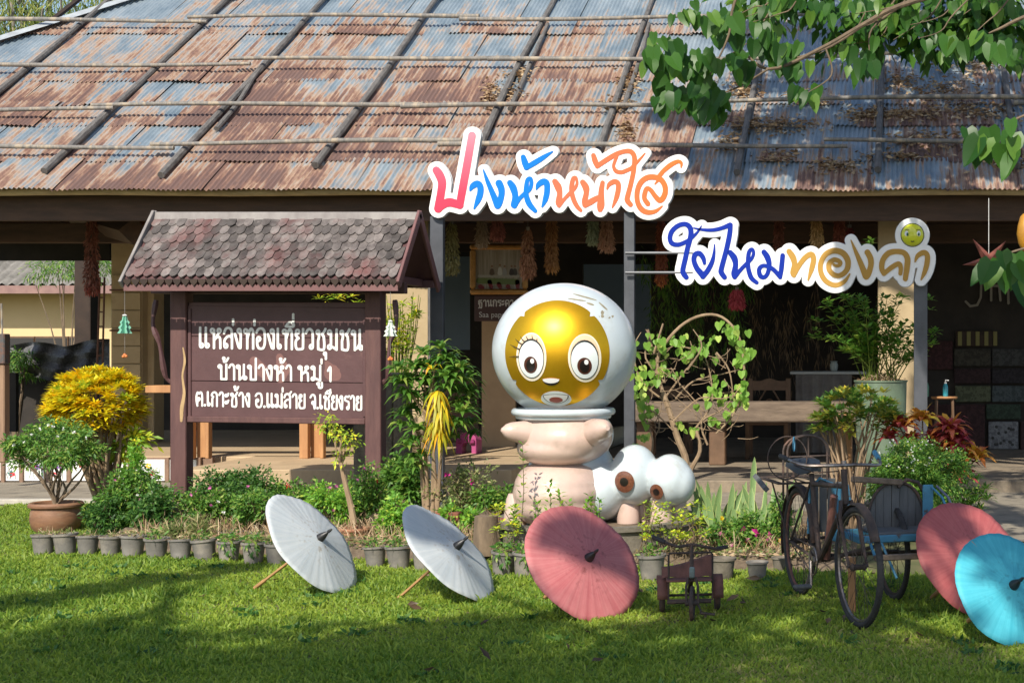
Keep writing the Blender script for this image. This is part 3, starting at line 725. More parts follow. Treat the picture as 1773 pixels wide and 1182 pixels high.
# ---- hand painted Thai letters, one solid stroke shape each
def G(ch):
    o = lambda cx, cy, r: ('o', cx, cy, r)
    T = {
     'เ': (.34, [[(.08, 1), (.08, .3), (.08, .12)], o(.19, .12, .11)]),
     'ห': (.86, [o(.14, .86, .11), [(.27, .9), (.27, 0)], [(.27, .40), (.45, .52), (.60, .72)], o(.66, .86, .11), [(.45, .52), (.62, .56), (.74, .45), (.76, 0)]]),
     'ล': (.78, [[(.08, .74), (.22, .96), (.45, 1), (.64, .9), (.69, .65), (.69, 0)], [(.69, .52), (.52, .60), (.30, .55), (.12, .38), (.10, .12)], o(.22, .12, .11)]),
     'ง': (.62, [o(.36, .87, .11), [(.48, .87), (.49, .5), (.46, .02)], [(.46, .02), (.34, .06), (.20, .35), (.04, .72)]]),
     'ท': (.82, [o(.14, .86, .11), [(.27, .9), (.27, 0)], [(.27, .48), (.42, .82), (.55, .98), (.68, .90), (.72, .7), (.72, 0)]]),
     'อ': (.80, [[(.06, .80), (.2, .96), (.42, 1), (.62, .92), (.70, .7), (.70, .3), (.60, .06), (.42, 0), (.22, .04), (.12, .2), (.11, .46)], o(.23, .48, .11)]),
     'ย': (.74, [o(.24, .87, .11), [(.13, .86), (.12, .68), (.32, .54)], [(.32, .54), (.12, .42), (.10, .16), (.20, .01), (.40, 0), (.58, .02), (.66, .14), (.66, 1)]]),
     'ว': (.66, [[(.05, .80), (.18, .96), (.36, 1), (.52, .90), (.57, .70), (.57, .14)], o(.46, .13, .11)]),
     'ช': (.84, [o(.20, .86, .10), [(.30, .86), (.28, .6), (.22, .40), (.23, .02)], [(.23, .02), (.66, .02), (.66, .60), (.52, .76), (.66, .86), (.78, 1.02)]]),
     'ม': (.80, [o(.15, .86, .11), [(.27, .88), (.27, .14)], o(.16, .13, .11), [(.27, .16), (.48, .10), (.70, .0)], [(.70, 0), (.70, 1)]]),
     'น': (.86, [o(.14, .86, .11), [(.27, .9), (.27, 0)], [(.27, .03), (.45, .10), (.62, .28)], [(.64, 1), (.64, .15)], o(.74, .12, .11)]),
     'บ': (.80, [o(.14, .86, .11), [(.27, .88), (.27, .02)], [(.27, .02), (.70, .02)], [(.70, .02), (.70, 1)]]),
     'ป': (.80, [o(.14, .86, .11), [(.27, .88), (.27, .02)], [(.27, .02), (.70, .02)], [(.70, .02), (.70, 1.42)]]),
     'า': (.56, [[(.05, .80), (.16, .96), (.32, 1), (.44, .88), (.47, .68), (.47, 0)]]),
     'ต': (.82, [[(.20, 0), (.10, .35), (.10, .72), (.22, .96), (.38, .86), (.54, .98), (.68, .86), (.72, .6), (.72, 0)], o(.34, .48, .11), [(.24, .44), (.18, .1)]]),
     'ก': (.74, [[(.14, 0), (.14, .52), (.24, .66), (.07, .78), (.18, .94), (.38, 1), (.56, .92), (.64, .70), (.64, 0)]]),
     'ะ': (.46, [o(.13, .78, .09), [(.20, .72), (.30, .76), (.38, .92)], o(.13, .28, .09), [(.20, .22), (.30, .26), (.38, .42)]]),
     'ส': (.80, [[(.08, .74), (.22, .96), (.45, 1), (.64, .9), (.69, .65), (.69, 0)], [(.69, .52), (.52, .60), (.30, .55), (.12, .38), (.10, .12)], o(.22, .12, .11), [(.56, .94), (.68, 1.04), (.80, 1.16)]]),
     'จ': (.72, [[(.05, .80), (.20, .96), (.38, 1), (.56, .90), (.62, .66), (.62, .18), (.54, 0)], [(.54, 0), (.48, .2), (.46, .38)], o(.36, .42, .11)]),
     'ร': (.60, [o(.42, .12, .11), [(.53, .13), (.52, .52), (.36, .60), (.12, .66), (.08, .80), (.20, .95), (.42, .90), (.56, .98)]]),
     'ฐ': (.76, [[(.08, .80), (.16, .64), (.30, .62), (.10, .50), (.12, .34), (.26, .30), (.26, 0)], [(.08, .80), (.22, .96), (.42, .9), (.58, 1)], [(.30, .62), (.56, .62), (.62, .48), (.62, .04)], [(.1, -.30), (.3, -.16), (.5, -.30), (.62, -.14)]]),
     'ด': (.80, [[(.20, 0), (.10, .35), (.10, .72), (.24, .96), (.45, 1), (.64, .9), (.71, .65), (.71, 0)], o(.36, .46, .11), [(.26, .40), (.20, 0)]]),
     '.': (.22, [o(.08, .05, .045)]), '1': (.4, [[(.05, .74), (.24, .98), (.24, 0)]]), ' ': (.3, []),
     '่': (0, [[(-.10, 1.16), (-.10, 1.42)]]), '้': (0, [o(-.42, 1.40, .07), [(-.38, 1.34), (-.40, 1.18), (-.20, 1.22), (-.04, 1.42)]]),
     'ี': (0, [[(-.66, 1.12), (-.42, 1.30), (-.12, 1.28), (-.10, 1.12), (-.66, 1.12)], [(-.10, 1.12), (-.10, 1.40)]]),
     'ุ': (0, [o(-.20, -.20, .07), [(-.12, -.18), (-.12, -.46)]]), 'ู': (0, [o(-.36, -.20, .07), [(-.29, -.16), (-.29, -.44), (-.08, -.44), (-.08, -.14)]]),
    }
    return T[ch]
def lettering(text, x0, x1, ybase0, ybase1, xh, hw, m, parent, Y, gap, th=.004, name='letter'):
    adv = 0; items = []; lastv = 0
    for ch in text:
        w_, st = G(ch); up = 0
        if w_ == 0:
            if ch in '่้' and lastv: up = .30
            if ch == 'ี': lastv = 1
            items.append((ch, adv, up, st))
        else: items.append((ch, adv, 0, st)); adv += w_ + .10; lastv = 0
    ks = (x1 - x0) / (adv - .10)
    for ch, a, up, st in items:
        S = []
        for s in st:
            pts = circ(s[1], s[2], s[3], 0) if s[0] == 'o' else [(p[0], p[1], 0) for p in catmull(s, 5 if len(s) > 2 else 1)]
            out = []
            if s[0] == 'o':
                cx = x0 + (a + s[1]) * ks; f = (cx - x0) / (x1 - x0); cy = ybase0 + (ybase1 - ybase0) * f - (s[2] + up) * xh
                rr = s[3] * xh * .92; rx = min(rr, s[3] * ks * 1.15)
                out = [(cx + rx * math.cos(q), cy + rr * math.sin(q), hw * .86) for q in np.linspace(0, 2 * math.pi, 13)]
            else:
                for p in pts:
                    X_ = x0 + (a + p[0]) * ks; f = (X_ - x0) / (x1 - x0); out.append((X_, ybase0 + (ybase1 - ybase0) * f - (p[1] + up) * xh, hw))
            S.append(out)
        if S: stroke_solid(name, S, m, parent, lambda u, v: W(u, v, Y), th, h=.42, tol=.10, gap=gap)
YB = SY - .0190
lettering('แหล่งท่องเที่ยวชุมชน'.replace('แ', 'เเ'), 345, 628, 602, 606, 35, 2.15, m_wwhite, sign, YB, .0)
lettering('บ้านปางห้า', 378, 506, 656.5, 658.5, 26, 1.9, m_wwhite, sign, YB, 0)
lettering('หมู่', 516, 557, 658.5, 659, 26, 1.9, m_wwhite, sign, YB, 0)
lettering('1', 567, 576, 659.5, 659.5, 24, 1.9, m_wwhite, sign, YB, 0)
lettering('ต.เกาะช้าง', 339, 434, 702, 704, 24, 1.65, m_wwhite, sign, YB, 0)
lettering('อ.แม่สาย'.replace('แ', 'เเ'), 442, 529, 704.5, 706.5, 24, 1.65, m_wwhite, sign, YB, 0)
lettering('จ.เชียงราย', 537, 627, 707, 709.5, 24, 1.65, m_wwhite, sign, YB, 0)
# paper mobiles hanging from the roof corners
def mobile(px, py0, py1, pyb, Y, c, label, ball):
    t = thing('wind_chime', W(px, py0, Y), label, 'paper mobile', 'paper mobiles on the sign roof corners')
    MB().tube([W(px, py0 - 10, Y), W(px, py1 + 2, Y)], .0025, n=5).build('string', m_bamboo, t)
    MB().tube([W(px, pyb - 42, Y), W(px, pyb, Y)], .002, n=5).build('string', m_bamboo, t)
    H = (pyb - 40 - py1) * Y / F; z0 = W(px, pyb - 40, Y).z; x = W(px, 0, Y).x
    for k in range(3):
        r_ = .058; prof = []
        pts = [(0, H), (.018, H * .93), (.022, H * .75), (.040, H * .62), (.030, H * .5), (.052, H * .32), (.038, H * .22), (.060, 0), (0, .0)]
        a = k * 1.047 + .3; mb = MB(); n = len(pts)
        f = [(p[0], p[1]) for p in pts] + [(-p[0], p[1]) for p in pts[::-1][1:-1]]
        vs = [Vector((x + q[0] * math.cos(a), Y + q[0] * math.sin(a), z0 + q[1])) for q in f]; nn = Vector((-math.sin(a), math.cos(a), 0)) * .002
        m_ = len(vs); mb.add([v + nn for v in vs] + [v - nn for v in vs], [tuple(range(m_)), tuple(range(m_, 2 * m_))[::-1]] + [(i, (i + 1) % m_, m_ + (i + 1) % m_, m_ + i) for i in range(m_)])
        mb.build('paper_fin', c, t)
    b = MB()
    for (dx, dz) in ((-.012, 0), (.012, .002), (0, .014)): b.ball(W(px, pyb, Y) + Vector((dx, 0, dz)), .014, n=10, m=7)
    b.build('bead', ball, t, smooth=True)
    MB().ball(W(px, py1, Y), (.02, .02, .010), n=10, m=6).build('cap', m_wwhite, t, smooth=True)
mobile(216, 492, 546, 617, SY - .42, mat('mint_paper', C(.20, .48, .36), C(.16, .42, .31), rough=.8), 'mint green paper tree mobile hanging from the left corner of the sign roof', mat('orange_bead', C(.60, .22, .06), C(.5, .1, .04), rough=.5))
mobile(676, 492, 556, 622, SY - .42, mat('white_paper', C(.66, .72, .66), C(.6, .66, .6), rough=.8), 'white paper tree mobile hanging from the right corner of the sign roof', mat('red_bead', C(.60, .06, .04), C(.6, .3, .05), rough=.5))

# ================================================================ THE TWO CUT-OUT LETTER SIGNS
def gradmat(name, ramp, x0, x1, axis=0, rough=.5):
    
    if name in MATS: return MATS[name]
    m = bpy.data.materials.new(name); m.use_nodes = True; N = m.node_tree.nodes; Lk = m.node_tree.links; b = N['Principled BSDF']; b.inputs['Roughness'].default_value = rough
    g = N.new('ShaderNodeNewGeometry'); s = N.new('ShaderNodeSeparateXYZ'); Lk.new(g.outputs['Position'], s.inputs[0])
    r_ = N.new('ShaderNodeMapRange'); r_.inputs[1].default_value = x0; r_.inputs[2].default_value = x1; Lk.new(s.outputs[axis], r_.inputs[0])
    cr = N.new('ShaderNodeValToRGB'); e = cr.color_ramp.elements; e[0].color = ramp[0][1]; e[0].position = ramp[0][0]; e[1].color = ramp[-1][1]; e[1].position = ramp[-1][0]
    for p, c in ramp[1:-1]: k = e.new(p); k.color = c
    Lk.new(r_.outputs[0], cr.inputs[0]); Lk.new(cr.outputs[0], b.inputs['Base Color']); MATS[name] = m; return m
LY = 14.4
m_bwhite = mat('white_acrylic', C(.80, .80, .81), rough=.3); m_edge = mat('grey_sign_edge', C(.55, .57, .60), rough=.5)
m_blue = mat('sky_blue_print', C(.0, .165, .62), rough=.5, spec=.2)
m_navy = mat('royal_blue_print', C(.0, .022, .30), rough=.5, spec=.2)
m_goldp = mat('flat_gold_print', C(.44, .25, .055), rough=.5, spec=.2)
wz = lambda py: W(0, py, LY).z; wx = lambda px: W(px, 0, LY).x
m_pink = gradmat('pink_print', [(0, C(.66, .02, .07)), (.25, C(.66, .025, .075)), (.75, C(.70, .11, .18)), (1, C(.72, .20, .27))], wz(370), wz(235), axis=2)
m_oran = gradmat('orange_print', [(0, C(.68, .12, .05)), (.55, C(.70, .12, .03)), (1, C(.74, .14, .0))], wx(955), wx(1190))
def tr(st, ox, oy, s): return [[(ox + p[0] / s, oy + p[1] / s, p[2] / s) for p in catmull(q, 7)] for q in st]
A = lambda st: tr(st, 735, 210, 6.756)
Bz = lambda st: tr(st, 940, 240, 6.819)
Cz = lambda st: tr(st, 1140, 365, 6.819)
Dz = lambda st: tr(st, 1360, 370, 6.691)
L1 = [
 ('pink', A([[(150, 578, 40), (180, 620, 46), (208, 680, 46), (218, 740, 44), (205, 840, 42), (190, 930, 44), (172, 1025, 44)], [(172, 1030, 36), (235, 975, 42), (300, 952, 46), (370, 965, 44), (425, 985, 40)], [(425, 985, 38), (445, 860, 42), (500, 560, 42), (567, 172, 40)]])),
 ('blue', A([[(545, 815, 6), (572, 765, 28), (625, 735, 34), (662, 765, 34), (665, 840, 33), (640, 920, 30), (592, 1025, 6)]])),
 ('blue', A([[(700, 575, 4), (745, 700, 20), (800, 830, 28), (865, 985, 38)], [(882, 730, 38), (908, 790, 36), (912, 860, 32), (890, 950, 32), (866, 990, 36)]])),
 ('blue', A([[(1010, 725, 30), (1048, 785, 38), (1072, 880, 32), (1058, 980, 36)], [(1062, 995, 26), (1120, 910, 20), (1180, 850, 20), (1240, 800, 19), (1262, 730, 18), (1250, 675, 18), (1215, 690, 20), (1200, 780, 24), (1200, 870, 27), (1235, 970, 30), (1305, 1052, 20)]])),
 ('blue', A([[(1165, 425, 26), (1185, 490, 34), (1203, 545, 28)], [(1200, 548, 26), (1290, 495, 28), (1380, 440, 25), (1450, 395, 16), (1508, 360, 4)]])),
 ('blue', A([[(1318, 800, 5), (1345, 745, 26), (1400, 710, 33), (1440, 735, 32), (1442, 830, 30), (1422, 920, 27), (1385, 1005, 6)]])),
 ('oran', Bz([[(150, 510, 28), (188, 575, 38), (207, 650, 28), (196, 750, 34), (200, 785, 26)], [(200, 795, 20), (260, 720, 16), (320, 655, 18), (385, 590, 16), (412, 530, 13), (398, 468, 15), (368, 475, 20), (350, 545, 24), (348, 630, 25), (370, 720, 25), (410, 800, 22), (455, 850, 16)]])),
 ('oran', Bz([[(478, 520, 28), (515, 580, 36), (520, 650, 27), (502, 735, 30), (505, 785, 28)], [(508, 790, 26), (580, 745, 32), (650, 705, 26), (700, 690, 24)], [(712, 525, 22), (697, 620, 28), (695, 720, 34), (690, 790, 40), (682, 840, 26)]])),
 ('oran', Bz([[(765, 600, 5), (790, 545, 20), (850, 512, 26), (895, 535, 26), (896, 610, 26), (872, 710, 23), (828, 815, 5)]])),
 ('oran', Bz([[(605, 205, 24), (625, 270, 30), (650, 330, 24)], [(650, 328, 24), (760, 255, 25), (870, 190, 24), (960, 158, 22), (1035, 155, 24), (1078, 195, 25), (1090, 270, 25), (1070, 338, 20), (1000, 378, 19), (930, 402, 20), (868, 385, 20), (842, 330, 15), (858, 270, 15), (880, 215, 15)], [(1088, 270, 24), (1075, 400, 24), (1040, 560, 24), (1006, 690, 26), (1005, 735, 28), (1042, 782, 24)], [(1085, 322, 14), (1150, 250, 10), (1212, 178, 3)]])),
 ('oran', Bz([[(1415, 800, 4), (1335, 860, 18), (1240, 872, 26), (1165, 830, 28), (1122, 740, 26), (1122, 620, 26), (1165, 520, 28), (1240, 465, 28), (1330, 460, 28), (1400, 490, 28), (1445, 560, 28), (1450, 640, 28), (1420, 710, 28), (1380, 730, 28), (1330, 680, 24), (1280, 612, 22), (1235, 590, 20), (1212, 640, 24), (1205, 710, 24), (1245, 772, 26)], [(1375, 455, 22), (1430, 385, 22), (1520, 312, 24), (1600, 275, 18), (1640, 295, 14), (1637, 345, 4)], [(1372, 490, 14), (1328, 542, 3)]])),
]
L2 = [
 ('navy', Cz([[(512, 183, 3), (470, 250, 10), (400, 320, 17), (330, 368, 20), (240, 402, 22), (165, 385, 24), (142, 320, 24), (168, 240, 24), (240, 178, 24), (320, 160, 24), (375, 195, 27), (390, 265, 27), (375, 350, 26), (350, 440, 26), (320, 580, 26), (295, 690, 26), (302, 740, 28), (335, 785, 25)]])),
 ('navy', Cz([[(548, 620, 16), (535, 560, 24), (490, 505, 26), (438, 520, 26), (425, 590, 26), (460, 680, 28), (518, 750, 32), (530, 778, 26)], [(530, 778, 26), (590, 700, 26), (640, 600, 22), (662, 500, 13), (668, 400, 3)]])),
 ('navy', Cz([[(420, 205, 3), (520, 225, 12), (640, 230, 18), (750, 208, 20), (850, 168, 24)], [(855, 170, 24), (845, 280, 26), (810, 450, 26), (770, 600, 26), (745, 700, 27), (750, 735, 28), (785, 785, 25)]])),
 ('navy', Cz([[(852, 495, 27), (900, 560, 34), (915, 640, 27), (900, 740, 33), (905, 785, 22)], [(905, 785, 22), (980, 690, 19), (1050, 620, 19), (1108, 560, 16), (1128, 495, 16), (1108, 455, 16), (1075, 485, 20), (1062, 570, 22), (1065, 680, 24), (1100, 790, 24), (1165, 848, 19)]])),
 ('navy', Cz([[(1250, 490, 27), (1290, 550, 31), (1312, 640, 25), (1292, 740, 21), (1250, 785, 21), (1205, 765, 24), (1192, 695, 22), (1230, 652, 20), (1300, 658, 20), (1370, 702, 22), (1438, 780, 22)], [(1440, 785, 20), (1455, 680, 25), (1470, 530, 24)]])),
 ('goldp', Dz([[(45, 440, 28), (90, 510, 32), (108, 590, 28), (95, 680, 34), (100, 715, 22)], [(102, 700, 26), (160, 600, 25), (230, 510, 26), (300, 472, 28), (328, 530, 27), (305, 640, 25), (265, 768, 6)]])),
 ('goldp', Dz([[(745, 700, 6), (680, 790, 20), (575, 828, 24), (470, 780, 26), (412, 680, 26), (412, 570, 26), (470, 470, 28), (570, 430, 30), (670, 462, 31), (724, 550, 30), (712, 650, 27), (645, 712, 25), (570, 712, 25), (508, 650, 26), (512, 575, 26), (570, 535, 24), (632, 560, 22), (630, 595, 18), (590, 605, 14), (560, 590, 12)]])),
 ('goldp', Dz([[(760, 310, 3), (810, 430, 17), (870, 570, 27), (930, 722, 33)], [(950, 450, 30), (985, 520, 31), (990, 600, 28), (960, 700, 30), (935, 735, 28)]])),
 ('goldp', Dz([[(1388, 755, 26), (1408, 620, 30), (1412, 520, 30), (1370, 455, 28), (1280, 440, 28), (1190, 462, 29), (1128, 540, 28), (1115, 630, 27), (1140, 695, 24)], [(1140, 698, 22), (1220, 630, 25), (1308, 582, 25), (1335, 625, 23), (1330, 695, 20)]])),
 ('goldp', Dz([[(1500, 560, 5), (1530, 492, 22), (1598, 452, 27), (1642, 485, 26), (1638, 580, 27), (1610, 680, 23), (1570, 765, 5)]])),
]
mm_ = dict(pink=m_pink, blue=m_blue, oran=m_oran, navy=m_navy, goldp=m_goldp)
m_steel = mat('grey_painted_steel', C(.085, .09, .105), C(.055, .06, .07), scale=4, rough=.45, metal=.2)
to3 = lambda u, v: W(u, v, LY)
def sign_of(Ls, label, extra, off):
    t = thing('letter_sign', W(*extra['base'], LY), label, 'sign')
    S = [s for _, st in Ls for s in st] + extra.get('strokes', [])
    stroke_solid('backing', S, m_bwhite, t, to3, .03, h=.8, off=off, tol=.15)
    stroke_solid('trim_edge', S, m_edge, t, to3, .012, h=.8, off=off + .9, tol=.15, gap=-.020)
    for c, st in Ls: stroke_solid('letter', st, mm_[c], t, to3, .006, h=.4, off=.55, tol=.07, gap=.0305)
    for (px, y0, y1, w_) in extra['posts']:
        a = W(px, y0, LY + .06); b = W(px, y1, LY + .06); MB().box(((a.x), LY + .07, (a.z + b.z) / 2), (w_, .07, a.z - b.z), bev=.004).build('post', m_steel, t)
    return t
g0 = 600 + CH * F / (LY + .07)
s1 = sign_of(L1, 'upper cut-out Thai lettering in pink, blue and orange on two grey steel posts', dict(base=(940, g0), posts=[(757, 375, g0, .125), (1090, 368, g0, .10)]), 9.3)
s2 = sign_of(L2, 'lower cut-out Thai lettering in royal blue and gold with a yellow face ball', dict(base=(1380, g0), posts=[(1594, 480, g0, .13)], strokes=[[(1579.7, 407.4, 19.5)]]), 10.0)
for y in (438, 472):
    a, b = W(1083, y, LY - .02), W(1200, y, LY - .02); MB().tube([a, b], .014, n=8).build('rail', m_steel, s2)
fc = W(1579.7, 407.4, LY); yel = mat('yellow_face', C(.72, .72, .02), C(.55, .60, .03), rough=.3, scale=8, coat=.5)
fb = MB(); rr = 19.5 * LY / F; fb.ball(fc + Vector((0, -.03, 0)), (rr, .05, rr), n=28, m=16); face = fb.build('face_ball', yel, s2, smooth=True)
m_black = mat('black_paint', C(.012, .012, .012), rough=.5); m_pw = mat('glossy_white', C(.8, .8, .8), rough=.25)
for s in (-1, 1):
    ex = fc.x + s * .054 + .002
    MB().ball((ex, LY - .078 + .012, fc.z + .010), (.023, .012, .030), n=14, m=9).build('eye', m_pw, face, smooth=True)
    MB().ball((ex + .004, LY - .084, fc.z + .004), (.010, .006, .016), n=12, m=8).build('pupil', mat('green_pupil', C(.02, .12, .05), rough=.4), face, smooth=True)
    MB().tube([(ex - .02, LY - .085, fc.z + .042), (ex, LY - .088, fc.z + .049), (ex + .02, LY - .085, fc.z + .044)], .003, n=5).build('brow', m_black, face)
MB().tube([(fc.x - .016, LY - .082, fc.z - .062), (fc.x, LY - .083, fc.z - .067), (fc.x + .016, LY - .082, fc.z - .062)], .005, n=6).build('mouth', m_black, face)
MB().ring(fc + Vector((0, -.032, 0)), rr + .002, .004, axis=(0, 1, 0), n=36, m=5).build('rim', m_black, face)

stroke_solid('peeled_patch', [[(p[0], p[1], p[2]) for p in catmull([(317, 602, 1), (320, 625, 2.0), (316, 650, 1.6), (319, 680, 2.4), (315, 705, 3.2), (314, 728, 2.2)], 5)]], mat('bare_tan_wood', C(.46, .31, .16), C(.36, .24, .12), scale=20, rough=.9), sign, lambda u, v: W(u, v, SY - .0565), .002, h=.5, gap=0)
m_patch = mat('faded_maroon', C(.20, .095, .085), C(.16, .075, .07), scale=10, rough=.7)
for pts in ([(440, 625, 8), (452, 640, 11), (460, 652, 6)], [(484, 618, 6), (490, 640, 12), (486, 655, 8)], [(566, 628, 4), (575, 645, 14), (582, 650, 9)]):
    stroke_solid('faded_patch', [[(p[0], p[1], p[2]) for p in pts]], m_patch, sign, lambda u, v: W(u, v, SY - .0176), .0008, h=.8, gap=0)
# ================================================================ THE SILKWORM STATUE
m_shell = mat('pearl_white_fibreglass', C(.55, .61, .64), C(.49, .55, .585), scale=1.5, rough=.30, coat=.4, bump=.06, bscale=5, c3=C(.38, .37, .32), scale3=4.5, lo3=.52, hi3=.85)
m_cream_s = mat('peach_cream_paint', C(.59, .43, .365), C(.51, .37, .315), scale=2.2, rough=.34, coat=.35, bump=.06, bscale=6, c3=C(.36, .28, .22), scale3=5, lo3=.52, hi3=.85)
m_goldm = mat('gold_leaf_paint', C(.80, .46, .02), C(.72, .40, .018), scale=5, rough=.37, metal=.85, bump=.05, bscale=12)
Y0 = 11.6; K = Y0 / F
stt = thing('silkworm_statue', (W(990, 0, Y0).x, Y0, 0), 'big round-headed silkworm figure with a golden face and a white bubble-like tail', 'statue')
def P0(px, py, dy=0.0): return W(px, py, Y0 + dy)
def blobmesh(balls, name, m, parent, vox=.018, sm=6):
    mb = MB()
    for c, r, *q in balls:
        t = MB().ball((0, 0, 0), r, n=28, m=18)
        rot = q[0] if q else Matrix.Identity(3)
        vs = [rot @ Vector(v) + Vector(c) for v in t.v]; mb.add(vs, t.f)
    off = rootorig(parent); me = mb.mesh(name, True, off); o = link(name, me, m, parent)
    md = o.modifiers.new('r', 'REMESH'); md.mode = 'VOXEL'; md.voxel_size = vox; md.use_smooth_shade = True
    s_ = o.modifiers.new('s', 'SMOOTH'); s_.iterations = sm; s_.factor = .6
    dg = bpy.context.evaluated_depsgraph_get(); m2 = bpy.data.meshes.new_from_object(o.evaluated_get(dg)); o.modifiers.clear(); m2.shade_smooth(); o.data = m2
    if not m2.materials: m2.materials.append(m)
    return o
hc = P0(978, 607); HR = (122.5 * K, 118 * K, 117 * K)
yaw = Matrix.Rotation(R(4), 3, 'Z')
head = MB().ball(hc, HR, n=56, m=40).build('head', m_shell, stt, smooth=True)
# collar rings
cy_ = P0(976, 712); MB().ring(cy_, 82 * K, 6.5 * K, n=48, m=12).build('collar', m_shell, stt, smooth=True)
MB().ring(P0(976, 720), 77 * K, 4.5 * K, n=48, m=12).build('collar', m_shell, stt, smooth=True)
# white body with the bubble tail, one surface
bodyb = [(P0(986, 752, .10), (.345, .30, .24)), (P0(990, 815, .14), (.34, .30, .28)), (P0(985, 860, .14), (.35, .30, .22)), (P0(976, 705, .0), (.30, .30, .10)),
         (P0(1040, 848, .08), (.24, .30, .24)), (P0(1099, 822, .02), (.188, .24, .238)), (P0(1160, 831, -.04), (.172, .22, .203)), (P0(1176, 836, -.05), (.125, .17, .16))]
blobmesh(bodyb, 'body', m_shell, stt, vox=.016, sm=5)
ub = blobmesh([(P0(980, 758, -.04), (.352, .36, .215)), (P0(970, 775, -.06), (.325, .34, .150)), (P0(979, 742, -.04), (.335, .32, .165))], 'upper_belly', m_cream_s, stt, vox=.016, sm=6)
blobmesh([(P0(969, 824, -.03), (.315, .36, .13)), (P0(968, 836, -.05), (.335, .38, .155)), (P0(968, 852, -.06), (.348, .39, .19)), (P0(968, 872, -.05), (.34, .38, .19))], 'lower_belly', m_cream_s, stt, vox=.016, sm=6)
def limb(a, b, r0, r1, name):
    a, b = Vector(a), Vector(b); k = 8; pts, rs = [], []
    for i in range(k + 1):
        t = i / k; pts.append(a.lerp(b, t)); rs.append((r0 + (r1 - r0) * t) * (math.sqrt(max(.02, 1 - max(0, (t - .72) / .29) ** 2))))
    return MB().tube(pts, rs, n=20).build(name, m_cream_s, stt, smooth=True)
limb(P0(925, 751, -.20), P0(868, 744, -.34), .112, .050, 'arm')
limb(P0(1020, 750, -.16), P0(1052, 741, -.46), .120, .066, 'arm')
for (px, dy) in ((892, -.12), (1088, .0), (1145, -.03), (1172, .12), (1110, .15)):
    q = P0(px, 0, dy); MB().lathe([(.086, 0.24), (.088, .27), (.080, .36), (.066, .44), (.05, .48)], c=(q.x, q.y, 0), n=20).build('foot', m_cream_s, stt, smooth=True)
# painted features follow the curve of the shell
def on_shell(poly, off, name, m, parent, c=hc, r=HR, yawm=yaw, rings=7):
    mb = MB(); cx = sum(p[0] for p in poly) / len(poly); cz = sum(p[1] for p in poly) / len(poly); n = len(poly)
    def pr(x, z):
        a = (r[0] + off, r[1] + off, r[2] + off); q = 1 - (x / a[0]) ** 2 - (z / a[2]) ** 2
        return yawm @ Vector((x, -a[1] * math.sqrt(max(q, .0004)), z)) + Vector(c)
    mb.v.append(tuple(pr(cx, cz)))
    for i in range(1, rings + 1):
        for p in poly: t = i / rings; mb.v.append(tuple(pr(cx + (p[0] - cx) * t, cz + (p[1] - cz) * t)))
    for k in range(n): mb.f.append((0, 1 + k, 1 + (k + 1) % n))
    for i in range(rings - 1):
        for k in range(n): k2 = (k + 1) % n; mb.f.append((1 + i * n + k, 1 + (i + 1) * n + k, 1 + (i + 1) * n + k2, 1 + i * n + k2))
    me = mb.mesh(name, False, rootorig(parent)); me.shade_smooth(); return link(name, me, m, parent)
def ell(cx, cz, a, b, n=36, rot=0, p=2.0):
    out = []
    for i in range(n):
        t = 2 * math.pi * i / n; x, z = a * math.cos(t), b * math.sin(t); out.append((cx + x * math.cos(rot) - z * math.sin(rot), cz + x * math.sin(rot) + z * math.cos(rot)))
    return out
FX = lambda px: (px - 968) * K * 1.0       # picture pixels -> metres on the face plane
FZ = lambda py: (607 - py) * K
notch = []
for i in range(120):
    a = 2 * math.pi * i / 120; r_ = .392
    d = math.degrees(a) % 360
    for c_, w_ in ((48, 3.2), (132, 3.2), (213, 3.2), (327, 3.2)):
        q = abs(d - c_); 
        if q < w_: r_ -= .026 * (1 - q / w_)
    notch.append((r_ * .985 * math.cos(a), FZ(611) + r_ * 1.01 * math.sin(a)))
on_shell(notch, .004, 'golden_face', m_goldm, head, rings=12)
m_eyew = mat('eye_white_paint', C(.70, .75, .76), rough=.3, coat=.4); m_eyer = mat('cream_eye_rim', C(.78, .70, .55), rough=.35, coat=.4); m_lid = mat('eyelid_buff', C(.70, .52, .34), rough=.4)
m_iris = mat('iris_brown', C(.075, .022, .014), rough=.35, coat=.5); m_pup = mat('pupil_dark', C(.012, .008, .008), rough=.3, coat=.5)
